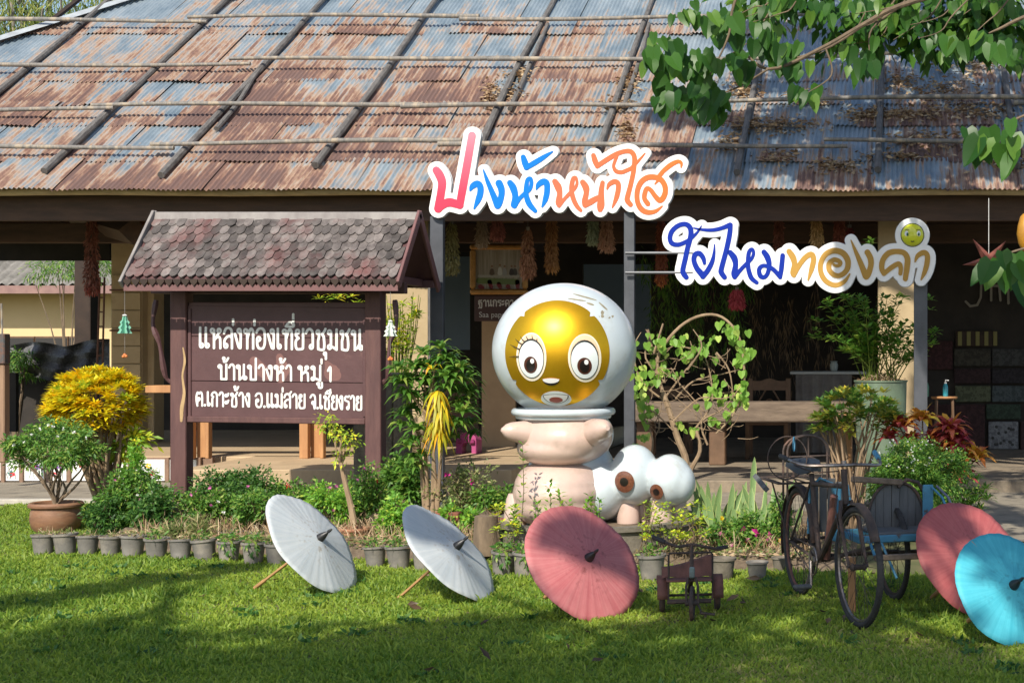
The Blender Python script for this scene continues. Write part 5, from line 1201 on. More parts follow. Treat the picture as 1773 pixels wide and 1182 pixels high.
# picture in a gilt frame, showing people seated among flowers in front of a pale curtain
PYt = 18.9; a, b = W(815, 423, PYt), W(915, 510, PYt); t = thing('framed_picture', ((a + b) / 2), 'gilt framed picture of seated people above red flowers', 'picture'); m_gilt = mat('gilt_frame', C(.50, .27, .08), C(.34, .17, .05), scale=25, rough=.35, metal=.4, bump=.6, bscale=50)
cx, cz = (a.x + b.x) / 2, (a.z + b.z) / 2; hw_, hh = (b.x - a.x) / 2, (a.z - b.z) / 2
for (dx, dz, sx_, sz_) in ((0, hh - .035, hw_ * 2, .07), (0, -hh + .035, hw_ * 2, .07), (-hw_ + .035, 0, .07, hh * 2 - .14), (hw_ - .035, 0, .07, hh * 2 - .14)):
    MB().box((cx + dx, PYt - .03, cz + dz), (sx_, .06, sz_), bev=.02).build('frame_side', m_gilt, t)
pic = MB().box((cx, PYt, cz), (hw_ * 2 - .1, .01, hh * 2 - .1)).build('picture', mat('picture_backdrop', C(.20, .17, .13), C(.36, .33, .28), scale=26, stretch=(1, 1, .06), rough=.4), t)
def flat(name, pts, m): stroke_solid(name, pts, m, pic, lambda u, v: W(u, v, PYt), .003, h=.5, gap=.006)
flat('picture_ground', [[(830, 486, 5), (895, 488, 5)]], mat('picture_green', C(.13, .18, .06), rough=.4)); flat('picture_pale_band', [[(829, 478, 2), (898, 478, 2)]], mat('picture_pale', C(.35, .34, .3), rough=.4))
for k in range(9): flat('picture_flowers', [[(832 + k * 8, 496 - (k % 3) * 4, 4 + k % 2), (836 + k * 7.6, 498, 3)]], mat('picture_red', C(.28, .03, .035), C(.10, .01, .015), scale=60, rough=.4)) if k % 2 == 0 else None
for (x_, c_, h_) in ((852, C(.10, .07, .05), 0), (866, C(.5, .5, .48), 1), (874, C(.3, .3, .3), 0), (886, C(.05, .04, .04), 0), (892, C(.07, .06, .05), 0)):
    flat('picture_person', [[(x_, 468 - h_ * 2, 3.2), (x_, 473, 4.2)]], mat('pp%d' % x_, c_, rough=.4)); flat('picture_head', [[(x_, 461 - h_ * 2, 1.9)]], mat('picture_skin', C(.22, .12, .07), rough=.4))
# brown name plate under the picture
a, b = W(822, 512, PYt), W(918, 556, PYt); t = thing('name_plate', ((a + b) / 2), 'brown name plate lettered in white below the framed picture', 'sign')
MB().box(((a.x + b.x) / 2, PYt, (a.z + b.z) / 2), (b.x - a.x, .03, a.z - b.z), bev=.004).build('plate', mat('dark_brown_plate', C(.075, .035, .032), C(.06, .028, .026), rough=.5), t)
lettering('ฐานกระดา', 828, 889, 530, 530, 10.5, .95, mat('plate_white', C(.55, .53, .50), rough=.6), t, PYt - .016, 0, name='letter')
tx = bpy.data.curves.new('latin', 'FONT'); tx.body = 'Saa paper'; tx.size = 13.2 * PYt / F; tx.extrude = .001; ob = bpy.data.objects.new('tmp', tx); col.objects.link(ob); bpy.context.view_layer.update()
me = bpy.data.meshes.new_from_object(ob.evaluated_get(bpy.context.evaluated_depsgraph_get())); bpy.data.objects.remove(ob); me.materials.clear()
q = link('lettering', me, mat('plate_white', C(0, 0, 0)), t); q.rotation_euler = (R(90), 0, 0); q.location = W(829, 549, PYt - .018) - ORIG[t]
# cardboard box on the shelf above the picture
a, b = W(838, 374, 19.6), W(897, 421, 19.6); cb = thing('cardboard_box', ((a.x + b.x) / 2, 19.6, b.z), 'brown cardboard box above the gilt picture frame', 'box'); m_card = mat('cardboard', C(.33, .20, .11), C(.27, .16, .085), scale=3, rough=.85)
MB().box(((a.x + b.x) / 2, 19.75, (a.z + b.z) / 2), (b.x - a.x, .35, a.z - b.z), rot=Matrix.Rotation(R(-3), 3, 'Y'), bev=.006).build('carton', m_card, cb)
MB().box(((a.x + b.x) / 2 + .0, 19.62, b.z - .02), (b.x - a.x + .2, .5, .03)).build('shelf_board', m_dark, pav)
# ladder leaning behind the left column
t = thing('ladder', (W(172, 0, 19.6).x, 19.6, FH), 'thin rusty metal ladder leaning left of the left column', 'ladder'); m_rustp = mat('rusty_pipe', C(.13, .06, .04), C(.07, .035, .025), scale=8, rough=.8)
for px0, px1 in ((166, 173), (176, 181)): MB().tube([W(px0, 700, 19.6), W(px1, 480, 19.6)], .014, n=6).build('rail', m_rustp, t)
for i in range(9): MB().tube([W(168 + i * .6, 690 - i * 25, 19.6), W(178 + i * .5, 690 - i * 25, 19.6)], .009, n=6).build('rung', m_rustp, t)
MB().tube([W(190, 502, 20.05), W(242, 502, 20.05)], .012, n=6).tube([W(190, 572, 20.05), W(242, 572, 20.05)], .012, n=6).build('pipe', m_rustp, pav)
# post with small letter box at the far left
t = thing('timber_post', (W(4, 0, 16.9).x, 16.9, FH), 'square timber post at the left edge with a small painted box on it', 'post')
a = W(4, 630, 16.9); MB().box((a.x, 16.9, (FH + a.z) / 2), (.11, .11, a.z - FH), bev=.01).build('post', mat('tan_post_wood', C(.30, .19, .12), C(.20, .12, .08), scale=5, stretch=(3, 3, .4), rough=.8, bump=.3), t)
MB().box((a.x + .005, 16.88, a.z + .17), (.13, .12, .34), bev=.01).build('box', mat('patchy_paint', C(.14, .07, .05), C(.05, .07, .08), scale=16, rough=.7), t)
MB().tube([(a.x, 16.9, a.z + .3), (a.x - .01, 16.9, a.z + .68)], .012, n=6).build('rod', m_bamboo, t)
MB().box((a.x - .02, 16.81, a.z + .04), (.04, .02, .09)).build('label_card', mat('blue_card', C(.02, .16, .24), rough=.6), t)
# pink plastic toy house on the veranda
t = thing('toy_house', (W(812, 0, 18.4).x, 18.4, FH), 'small pink plastic arched toy house on the veranda', 'toy'); m_pk = mat('pink_plastic', C(.40, .07, .20), rough=.4)
a = W(812, 779, 18.4); x = a.x
poly = [(x - .13, FH), (x - .13, FH + .16), (x - .08, FH + .24), (x, FH + .27), (x + .08, FH + .24), (x + .13, FH + .16), (x + .13, FH), (x + .06, FH), (x + .06, FH + .08), (x + .03, FH + .13), (x - .03, FH + .13), (x - .06, FH + .08), (x - .06, FH)]
MB().prism(poly, 18.3, 18.5).build('shell', m_pk, t); MB().box((x - .07, 18.27, FH + .15), (.06, .03, .05), bev=.006).box((x + .07, 18.27, FH + .15), (.06, .03, .05), bev=.006).build('shutters', mat('dark_pink', C(.25, .03, .12), rough=.4), t)
# weathered concrete planter wall behind the sign's right post
t = thing('concrete_planter', (W(660, 0, 15.2).x, 15.2, 0), 'tall weathered grey concrete planter behind the right post of the village sign', 'planter'); m_wc = mat('weathered_planter', C(.26, .22, .16), C(.15, .13, .10), scale=9, rough=.95, bump=.8, bscale=35, c3=C(.07, .06, .05), scale3=5, lo3=.5, hi3=.7)
for (p0, p1) in ((613, 640), (641.5, 664), (665.5, 680), (681.5, 703)):
    a, b = W(p0, 655, 15.2), W(p1, 655, 15.2); MB().box(((a.x + b.x) / 2, 15.3 + random.uniform(-.006, .006), (a.z) / 2), (b.x - a.x, .24, a.z), bev=.012).build('slab', m_wc, t)
a = W(691, 652, 15.15); MB().box((W(658, 0, 15.3).x, 15.3, a.z + .02), ((703 - 611) * 15.2 / F, .30, .035), bev=.01).build('rim', m_wc, t)
# ---------------------------------------------------------------- neighbour's house seen through the left opening
HYs = 37.0; nh = thing('neighbour_house', (W(60, 0, HYs).x, HYs, 0), 'cream neighbouring house with a grey corrugated roof seen through the left opening', 'house')
m_hw = mat('warm_cream_render', C(.66, .50, .28), C(.60, .45, .24), scale=.6, rough=.9); m_hr = mat('grey_fibre_cement', C(.24, .225, .205), C(.15, .14, .125), scale=3, rough=.95, bump=.3, c3=C(.08, .075, .065), scale3=1.2, lo3=.5, hi3=.7)
x0, x1 = W(-420, 0, HYs).x, W(330, 0, HYs).x; ezh = W(0, 494, HYs - .9).z
MB().box(((x0 + x1) / 2, HYs + 3, (ezh + .3) / 2), (x1 - x0, 6, ezh + .3)).build('wall', m_hw, nh)
n_ = 240; mb = MB()
for j, (yy_, zz_) in enumerate(((HYs - .9, ezh + .02), (HYs + 4.2, ezh + 2.8))):
    for i in range(n_ + 1): mb.v.append((x0 - .5 + (x1 - x0 + 1) * i / n_, yy_, zz_ + .035 * math.cos(i * math.pi * 2 / 5.0)))
for i in range(n_): mb.f.append((i, i + 1, n_ + 2 + i, n_ + 1 + i))
for o_ in (0,): mb.add([(x0 - .5, HYs - .9, ezh - .05), (x1 + .5, HYs - .9, ezh - .05), (x1 + .5, HYs + 4.2, ezh + 2.7), (x0 - .5, HYs + 4.2, ezh + 2.7)], [(0, 1, 2, 3)])
mb.build('roof', m_hr, nh)
MB().box(((x0 + x1) / 2, HYs - .92, ezh - .10), (x1 - x0 + 1, .04, .19)).build('fascia', mat('faded_fascia', C(.28, .17, .15), C(.22, .13, .12), rough=.8), nh)
m_glass = mat('dark_pane', C(.03, .03, .035), rough=.15)
for (p0, p1) in ((18, 60), (64, 118), (122, 138)):
    a, b = W(p0, 585, HYs), W(p1, 640, HYs); wdw = MB().box(((a.x + b.x) / 2, HYs - .02, (a.z + b.z) / 2), (b.x - a.x + .08, .05, a.z - b.z + .08)).build('window', m_chair, nh)
    MB().box(((a.x + b.x) / 2, HYs - .052, (a.z + b.z) / 2), (b.x - a.x, .02, a.z - b.z)).build('pane', m_glass, wdw)
# shade net
NYs = 25.0; mb = MB(); nx_, nz_ = 60, 12
m_net = mat('black_shade_net', C(.05, .05, .055), C(.17, .17, .18), scale=38, rough=.6, stretch=(1, 1, .7), bump=.5)
for i in range(nx_ + 1):
    for j in range(nz_ + 1):
        px = -60 + 250 * i / nx_; top = 600 - 8 * abs(math.sin(i * .13 + .9)) - (8 if i > 45 else 0) * (i - 45) / 15; py = top + (655 + 6 * math.sin(i * .2) - top) * j / nz_
        mb.v.append(W(px, py, NYs + .08 * math.sin(i * .55 + j * .4) + .05 * math.sin(j * 1.3)))
for i in range(nx_):
    for j in range(nz_): a = i * (nz_ + 1) + j; mb.f.append((a, a + 1, a + nz_ + 2, a + nz_ + 1))
solo('shade_net', mb, m_net, W(60, 650, NYs), 'black shade cloth hung wrinkled across the left opening', 'shade cloth', smooth=True)
solo('storage_wall', MB().box((W(60, 0, 25.6).x, 25.5, .62), (3.4, .1, 1.0)), m_part, (W(60, 0, 25.6).x, 25.5, .15), 'low dark boarded counter below the shade cloth', 'counter')
# pale shed behind the opening beside the picture
solo('pale_shed', MB().box((W(900, 0, 30).x, 31.5, 1.9), (6.5, 1.2, 3.1)), mat('pale_blue_sheet', C(.34, .40, .46), C(.28, .34, .40), scale=1, rough=.6), (W(900, 0, 30).x, 31.5, .3), 'pale blue-grey shed wall behind the pavilion', 'shed')
# ================================================================ PLANTS
m_bark = mat('grey_brown_bark', C(.20, .145, .095), C(.11, .08, .055), scale=12, stretch=(1, 1, .4), rough=.95, bump=.6, bscale=40)
m_bark2 = mat('pale_tan_stem', C(.34, .24, .15), C(.22, .15, .09), scale=12, stretch=(1, 1, .4), rough=.9, bump=.5, bscale=40)
m_twig = mat('dry_twig', C(.22, .16, .10), C(.14, .10, .06), scale=20, rough=.95)
m_pot = mat('dusty_black_plastic', C(.14, .13, .12), C(.22, .205, .185), scale=7, rough=.75, bump=.2, c3=C(.33, .29, .24), scale3=5, lo3=.5, hi3=.75, coords='World')
m_clay = mat('brown_clay', C(.26, .13, .07), C(.17, .085, .05), scale=5, stretch=(1, 1, 3), rough=.6, bump=.2, c3=C(.30, .20, .12), scale3=4, lo3=.5, hi3=.7)
m_terr = mat('terracotta', C(.36, .16, .09), C(.26, .12, .07), scale=8, rough=.85, bump=.3)
g_mid = leafmat('mid_green_leaf', C(0.051, 0.145, 0.023), C(0.145, 0.304, 0.043), c3=C(0.290, 0.377, 0.072))
g_dark = leafmat('dark_green_leaf', C(0.026, 0.087, 0.017), C(0.072, 0.181, 0.029), c3=C(0.131, 0.246, 0.043))
g_brt = leafmat('bright_green_leaf', C(0.087, 0.246, 0.029), C(0.232, 0.464, 0.051), c3=C(0.435, 0.551, 0.072))
g_yel = leafmat('yellow_green_leaf', C(0.189, 0.348, 0.029), C(0.522, 0.609, 0.051), c3=C(0.850, 0.725, 0.043))
g_gold = leafmat('golden_croton_leaf', C(.50, .50, .02), C(.85, .70, .015), c3=C(.80, .50, .01), trans=.3)
g_weed = leafmat('dusty_weed_leaf', C(0.102, 0.160, 0.043), C(0.261, 0.290, 0.102), c3=C(0.435, 0.362, 0.189))
g_dry = leafmat('dry_litter_leaf', C(.20, .12, .06), C(.42, .30, .18), c3=C(.55, .44, .30), trans=.1, rough=.9)
f_white = leafmat('white_petal', C(.75, .75, .72), C(.85, .84, .82), trans=.3); f_pink = leafmat('pink_petal', C(.65, .16, .40), C(.80, .35, .60), trans=.3)
f_mag = leafmat('magenta_petal', C(.50, .02, .22), C(.65, .04, .32), trans=.3); f_red = leafmat('red_petal', C(.60, .015, .02), C(.70, .04, .05), trans=.3)
f_yellow = leafmat('yellow_petal', C(.75, .55, .02), C(.80, .62, .05), trans=.3); f_or = leafmat('orange_petal', C(.75, .12, .03), C(.8, .2, .05), trans=.3)
FLM = {}
def flowers(pts, m, parent, r=.022, name='flower'):
    if m.name not in FLM:
        a = np.linspace(0, 2 * math.pi, 6)[:-1]; V, Fq, t_ = leaves(np.zeros((5, 3)), np.stack([np.cos(a), np.full(5, -.35), np.sin(a)], 1), 1.0, .85, droop=0, cup=.1); FLM[m.name] = tri_mesh(name, V, Fq, t_); FLM[m.name].materials.append(m)
    for p in pts:
        o = bpy.data.objects.new(name, FLM[m.name]); col.objects.link(o); o.parent = parent; o.location = Vector(p) - rootorig(parent); q = r * random.uniform(.85, 1.3); o.scale = (q, q, q); o.rotation_euler = (random.gauss(-.1, .4), random.uniform(0, 6), random.gauss(0, .5))
def pot_profile(r, h, rim=.012): return [(r * .72, 0), (r * .80, h * .3), (r * .93, h * .88), (r * .95, h * .9), (r * 1.04, h * .9), (r * 1.05, h), (r * .93, h), (r * .88, h * .86), (0, h * .86)]
# ---- the row of small pots; three originals, the rest copies
ords = 'first second third fourth fifth sixth seventh eighth ninth tenth eleventh twelfth thirteenth fourteenth fifteenth sixteenth seventeenth eighteenth nineteenth twentieth'.split()
def make_pot(k):
    t = thing('potted_weed', (0, 0, 0), 'x', 'plant pot', 'small black pots edging the flower bed'); r_, h_ = .092, .165
    MB().lathe(pot_profile(r_, h_), n=22, close=False).build('pot', m_pot, t, smooth=True)
    MB().lathe([(r_ * .9, h_ * .88), (0, h_ * .95)], n=16, close=False).build('soil', m_soil, t)
    lst = [cloud((0, 0, h_ + .01), (.085, .085, .035 + .02 * k), 40 + 60 * k, .028 + .006 * k, .42, out=.6, shell=.1)]
    if k == 2: lst.append(cloud((.03, -.085, h_ - .04), (.05, .03, .07), 60, .03, .5, gravity=1))
    leafobj('weeds', lst, [g_weed, g_mid, g_mid][k], t, 'stuff')
    q = rng.normal(size=(26, 3)) * .05; q[:, 2] = h_; D = np.stack([rng.normal(size=26), rng.normal(size=26), np.abs(rng.normal(size=26)) * .6 + .1], 1)
    leafobj('dry_stalks', [leaves(q, D, .09, .004, kind='grass')], g_dry, t, 'stuff'); return t
protos = [make_pot(k) for k in range(3)]; used = [False] * 3
rowp = [(65, 962, 0), (104, 962, 0), (142, 963, 0), (182, 964, 0), (220, 966, 0), (262, 969, 1), (304, 971, 0), (347, 973, 1), (388, 974, 2), (431, 977, 2), (472, 979, 1)]
rowp2 = [(644, 983, 1), (685, 986, 1), (728, 989, 1), (772, 992, 1)]
rowp3 = [(865, 997, 2), (904, 1000, 2)]; rowp4 = [(1126, 1006, 1)]
def place_pot(px, py, k, label):
    if used[k]: o = copy_tree(protos[k])
    else: o = protos[k]; used[k] = True
    Y = GY(py); o.location = (W(px, 0, Y).x, Y + .08, 0); o.rotation_euler = (random.gauss(0, .04), random.gauss(0, .05), random.uniform(-2.5, -.6) if k != 2 else random.uniform(-.3, .3)); s = random.uniform(.90, 1.06); o.scale = (s, s, s); o['label'] = label
for i, (a, b, k) in enumerate(rowp): place_pot(a, b, k, '%s small black pot from the left in the row edging the bed' % ords[i])
for i, (a, b, k) in enumerate(rowp2): place_pot(a, b, k, ['first', 'second', 'third', 'fourth'][i] + ' small black pot to the right of the left white parasol')
for i, (a, b, k) in enumerate(rowp3): place_pot(a, b, k, 'small black pot with trailing weeds %s' % ['just right of the second white parasol', 'touching the left edge of the rose parasol'][i])
for a, b, k in rowp4: place_pot(a, b, k, 'small grey pot between the rose parasol and the rusty tricycle')
# ---- larger single pots
def bigpot(px, py, rpx, hpx, m, label, cat='plant pot', prof=None, back=.0, name='plant_pot', fill=True, root=None):
    Y = GY(py); r_, h_ = rpx * Y / F, hpx * Y / F; Yc = Y + r_; x = W(px, 0, Yc).x
    t = root or thing(name, (x, Yc, 0), label, cat)
    pr = prof(r_, h_) if prof else pot_profile(r_, h_)
    MB().lathe(pr, c=(x, Yc, 0), n=34, close=False).build('pot', m, t, smooth=True)
    MB().lathe([(r_ * .9, h_ * .86), (0, h_ * .93)], c=(x, Yc, 0), n=20, close=False).build('soil', m_soil, t)
    return t, Vector((x, Yc, h_ * .9)), r_
clayp = lambda r, h: [(r * .74, 0), (r * .90, h * .18), (r * .97, h * .45), (r * .93, h * .70), (r * .90, h * .78), (r * .90, h * .80), (r * 1.02, h * .86), (r * 1.03, h * .93), (r * .96, h), (r * .86, h * .97), (r * .84, h * .85), (0, h * .85)]
bigpot(1252, 1006, 22, 38, m_ring, 'wide mossy grey bucket with dry soil behind the rusty tricycle')
bigpot(1311, 1004, 19, 30, m_pot, 'dark grey pot between the tricycle and the old trishaw')
bigpot(1352, 992, 16, 26, m_ring, 'grey pot half behind the trishaw rear wheel')
bigpot(215, 925, 25, 26, m_terr, 'terracotta pot under the leafy shrub, left of the boulder', prof=clayp)
bigpot(306, 936, 20, 30, m_clay, 'brown clay pot in front of the boulder', prof=clayp)
bigpot(403, 947, 22, 26, m_pot, 'black pot in the second row just left of the left white parasol')
bigpot(447, 947, 18, 26, m_pot, 'black pot in the second row tucked behind the left white parasol')
bigpot(820, 942, 17, 26, m_pot, 'black pot behind the finial of the second white parasol')
# seedling trays between, boulder, bricks
def boulder(px, py, rx, ry_, rz, Y, m, label, name='boulder', cat='rock', seed=1):
    c = W(px, py, Y); bm = bmesh.new(); bmesh.ops.create_icosphere(bm, subdivisions=4, radius=1); r2 = random.Random(seed); dirs = [(Vector((r2.gauss(0, 1), r2.gauss(0, 1), r2.gauss(0, 1))).normalized(), r2.uniform(.55, .95)) for _ in range(14)]
    for v in bm.verts:
        for d, lim in dirs:
            q = v.co.dot(d)
            if q > lim: v.co -= d * (q - lim) * .85
        v.co = Vector((v.co.x * rx, v.co.y * ry_, v.co.z * rz))
    me = bpy.data.meshes.new(name); bm.to_mesh(me); bm.free(); o = link(name, me, m); o.location = c; ORIG[o] = c; return tag(o, label, cat)
m_rock = mat('tan_laterite_rock', C(.45, .34, .22), C(.26, .19, .12), scale=9, rough=.95, bump=1.0, bscale=22, c3=C(.12, .09, .06), scale3=8, lo3=.52, hi3=.68)
boulder(312, 898, .22, .2, .16, 13.2, m_rock, 'tan cracked boulder at the foot of the sign left post', seed=3)
boulder(655, 915, .17, .15, .20, 12.6, m_rock, 'mottled tan rock below the sign right post', seed=8)
m_brick = mat('old_red_brick', C(.24, .085, .05), C(.16, .06, .04), scale=14, rough=.95, bump=.5)
for i, (px, py, l) in enumerate(((778, 893, 'old red brick lying behind the second white parasol'), (848, 925, 'old red brick beside the black pot behind the second parasol'), (872, 905, 'broken brick beside the concrete ring'))):
    c = W(px, py, 12.0 - i * .25); solo('brick', MB().box(c, (.20, .10, .075), rot=Matrix.Rotation(.2 * i - .2, 3, 'Z'), bev=.008), m_brick, c, l, 'brick')
c = W(842, 925, 11.2); solo('stump', MB().lathe([(.10, -.15), (.095, .0), (.085, .14), (.0, .13)], c=c, n=16, close=False), m_bark, c, 'rough wooden stump leaning against the concrete ring', 'stump', smooth=True)

# ---- shrubs
def shrub(px, pyt, pyb, wpx, Y, m, label, n=2600, L=.045, wd=.45, stem=m_twig, blobs=7, cat='shrub', name='shrub', group=None, ns=16, fl=None, dens=.45, kind='leaf', flat_=1.0, lowfrac=.25, parentpot=None, base=None, seed=None, out=.9, droop=.2):
    top, bot = W(px, pyt, Y), W(px, pyb, Y); gb = Vector((top.x, Y, base if base is not None else .05))
    t = parentpot or thing(name, (top.x, Y, 0), label, cat, group)
    H = top.z - bot.z; wr = wpx * Y / F / 2; lst = []; tips = []; r2 = random.Random(seed if seed is not None else int(px * 7 + pyt))
    for i in range(blobs):
        ax = (i + .5) / blobs * 2 - 1; cx = top.x + ax * wr * .72 + r2.uniform(-.1, .1) * wr; cz = bot.z + H * r2.uniform(.40, .72 if abs(ax) < .6 else .55) * flat_; cy = Y + r2.uniform(-.5, .4) * wr * .8
        rb_ = wr * r2.uniform(.38, .55); rz2 = min(H * .5, max(H * .28, rb_ * .9))
        lst.append(cloud((cx, cy, cz), (rb_, rb_, rz2), n // blobs, L, wd, out=out, shell=dens, clumps=9, kind=kind, droop=droop)); tips += [Vector((cx, cy, cz + rz2 * .5)), Vector((cx + r2.uniform(-.6, .6) * rb_, cy + r2.uniform(-.6, .6) * rb_, cz + rz2 * r2.uniform(.1, .95)))]
    leafobj('foliage', lst, m, t); branchy(gb, tips[:ns], .012, t, stem, wob=.03, n=5, r1=.003)
    if fl:
        for fm, cnt, rr in fl:
            pts = []
            for _ in range(cnt):
                a = r2.uniform(-1, 1); pts.append(Vector((top.x + a * wr * .9, Y - wr * r2.uniform(.3, .62), bot.z + H * r2.uniform(.35, 1.0) * (1 - .3 * a * a))))
            flowers(pts, fm, t, r=rr)
    return t
hg = 'flowering shrubs in the bed below the village sign'
shrub(386, 803, 900, 110, 13.0, g_dark, 'dark green low shrub in the bed right of the sign left post', n=3600, L=.036, group=hg, fl=[(f_pink, 3, .024)])
shrub(360, 830, 925, 90, 12.5, g_mid, 'leafy green shrub between the boulder and the left white parasol', n=3000, L=.034, group=hg, fl=[(f_pink, 3, .020), (f_white, 2, .015)])
shrub(440, 812, 910, 100, 12.8, g_dark, 'low dark shrub with one pink bloom above the left white parasol', n=3200, L=.036, group=hg, fl=[(f_pink, 2, .028), (f_red, 1, .03)])
shrub(448, 838, 930, 90, 12.2, g_mid, 'dusty green shrub directly behind the left white parasol top', n=2600, L=.034, group=hg, fl=[(f_pink, 2, .02)])
shrub(520, 815, 905, 110, 12.8, g_mid, 'green shrub with a single red bloom below the sign board', n=3400, L=.036, group=hg, fl=[(f_red, 1, .03), (f_pink, 2, .022)])
shrub(575, 822, 925, 90, 12.4, g_brt, 'bright green shrub around the foot of the bare bonsai', n=2800, L=.036, group=hg, fl=[(f_pink, 4, .02)])
shrub(636, 800, 925, 75, 12.6, g_mid, 'loose shrub climbing the sign right post', n=2400, L=.036, group=hg, fl=[(f_red, 1, .02), (f_pink, 2, .02)])
shrub(690, 850, 960, 70, 12.0, g_brt, 'bright shrub left of the second white parasol', n=2200, L=.042, group=hg, ns=10)
shrub(700, 785, 900, 70, 13.2, g_mid, 'glossy green shrub between the grey planter and the long-leaved plant', n=2400, L=.06, group=hg)
shrub(806, 800, 905, 110, 12.6, g_weed, 'sparse twiggy shrub with a pink bloom left of the statue', n=1500, L=.036, group=hg, ns=14, fl=[(f_mag, 2, .026)])
shrub(862, 835, 900, 80, 12.5, g_mid, 'small green shrub touching the left side of the statue', n=1700, L=.036, group=hg)
shrub(790, 870, 935, 80, 12.0, g_brt, 'low bright weeds above the second white parasol finial', n=900, L=.045, group=hg, ns=8)
# left bed
shrub(235, 790, 935, 130, 12.8, g_mid, 'tall loose green shrub with tiny pink blooms left of the sign post', n=5200, L=.040, blobs=10, ns=20, fl=[(f_pink, 5, .014), (f_white, 3, .014), (f_red, 1, .015)])
shrub(180, 850, 940, 70, 12.6, g_dark, 'dark twiggy shrub right of the big clay pot', n=2000, L=.036)
shrub(262, 840, 935, 80, 12.3, g_dark, 'darker low shrub just left of the boulder', n=2400, L=.040)
shrub(232, 762, 850, 40, 12.9, g_brt, 'slender upright shoot with a white bloom left of the sign post', n=600, L=.042, blobs=3, ns=6, fl=[(f_white, 1, .02)])
shrub(330, 905, 950, 90, 12.0, g_weed, 'grassy weeds spilling in front of the boulder', n=800, L=.11, wd=.09, kind='blade', ns=4, blobs=5)
# scattered weeds and litter of the bed (nobody could count it)
n = 9000; xs3 = -6.2 + 5.9 * rng.random(n); ys3 = 11.9 - (xs3 + 6.2) * .20 + 1.6 * rng.random(n) ** 1.3
P = np.stack([xs3, ys3, .06 + .06 * rng.random(n)], 1); D = np.stack([rng.normal(size=n), rng.normal(size=n), .25 + .7 * rng.random(n)], 1)
V, Fq, tq = leaves(P, D, .03 + .03 * rng.random(n), .012 + .01 * rng.random(n)); tag(link('bed_weeds', tri_mesh('bed_weeds', V, Fq, tq), g_weed, None, 'stuff'), 'small weeds creeping over the dry soil of the bed', 'weeds')
n = 5000; xs3 = -6.2 + 5.9 * rng.random(n); ys3 = 11.85 - (xs3 + 6.2) * .20 + 2.0 * rng.random(n)
P = np.stack([xs3, ys3, .09 + .03 * rng.random(n)], 1); D = np.stack([rng.normal(size=n), rng.normal(size=n), .1 * rng.normal(size=n)], 1)
V, Fq, tq = leaves(P, D, .04 + .03 * rng.random(n), .015 + .01 * rng.random(n)); tag(link('leaf_litter', tri_mesh('leaf_litter', V, Fq, tq), g_dry, None, 'stuff'), 'dry leaf litter on the soil of the flower bed', 'leaf litter')
n = 5200; xs3 = -6.1 + 5.6 * rng.random(n); ys3 = 12.0 - (xs3 + 6.2) * .20 + 1.3 * rng.random(n)
P = np.stack([xs3, ys3, .05 + .05 * rng.random(n)], 1); D = np.stack([rng.normal(size=n) * .45, rng.normal(size=n) * .3, .6 + .8 * rng.random(n)], 1)
V, Fq, tq = leaves(P, D, .10 + .16 * rng.random(n), .004 + .003 * rng.random(n), droop=.3, kind='blade'); tag(link('dry_stems', tri_mesh('dry_stems', V, Fq, tq), g_dry, None, 'stuff'), 'dry brown stems and grass stalks standing in the flower bed', 'dry stems')
# ---- big clay pot with the airy shrub
t, pc, r_ = bigpot(97, 925, 43, 52, m_clay, 'white-flowered shrub in a wide brown glazed pot at the far left', cat='potted plant', prof=clayp, name='potted_shrub')
tips = []; lst = []
for (px, py, rx, rz) in ((60, 762, 34, 22), (95, 745, 34, 18), (128, 752, 30, 20), (150, 778, 26, 22), (45, 790, 28, 22), (85, 785, 34, 24), (118, 790, 24, 20), (30, 770, 18, 14)):
    for q in range(2):
        c = W(px + random.uniform(-6, 6), py + random.uniform(-4, 4), 13.0 + random.uniform(-.25, .3)); lst.append(cloud(c, (rx * .005, rx * .005, rz * .0046), 420, .036, .40, clumps=8, shell=.4)); tips.append(c - Vector((0, 0, .04)))
leafobj('foliage', lst, g_mid, t); branchy(pc, tips, .013, t, m_bark, r1=.004, wob=.05)
flowers([W(px, py, 12.8) for px, py in ((70, 742), (92, 738), (110, 742), (128, 748), (55, 752), (42, 765), (150, 758), (100, 755), (62, 775), (24, 770), (84, 735))], f_white, t, r=.016)
# ---- golden croton
GYc = 13.9; t = thing('golden_croton', (W(175, 0, GYc).x, GYc, 0), 'domed golden yellow croton bush rising behind the clay pot', 'shrub'); lst = []; lg = []
def rosette(c, n, L, wd, spread=.9, up=.35, droop=.35, kind='leaf', tiltv=None):
    a = np.arange(n) * 2.39996 + random.random() * 6; el = np.linspace(.05, 1.0, n)[::-1]
    D = np.stack([np.cos(a) * np.cos(el) * spread, np.sin(a) * np.cos(el) * spread, np.sin(el) * .9 + up * .3], 1)
    if tiltv is not None: D = D + np.array(tiltv[:]) * .6
    P = np.repeat(np.array([c[:]]), n, 0) + D * .012; return leaves(P, D, L * (.75 + .35 * rng.random(n)), L * wd, droop=droop, kind=kind, Up=np.repeat(np.array([[0, 0, 1.0]]), n, 0) + rng.normal(size=(n, 3)) * .15)
cc = W(166, 704, GYc); tips = []
for i in range(400):
    a, b_ = random.uniform(0, 6.283), random.uniform(-.65, 1); s = math.sqrt(1 - b_ * b_); d = Vector((s * math.cos(a), s * math.sin(a), b_)); k = .72 + .28 * random.random()
    if d.y > .75: continue
    c = cc + Vector((d.x * .385 * k, d.y * .40 * k, d.z * .34 * k)); (lg if random.random() < .12 else lst).append(rosette(c, 15, .115, .30, tiltv=d)); 
    if i % 9 == 0: tips.append(cc + Vector((d.x * .3, d.y * .3, d.z * .2 - .05)))
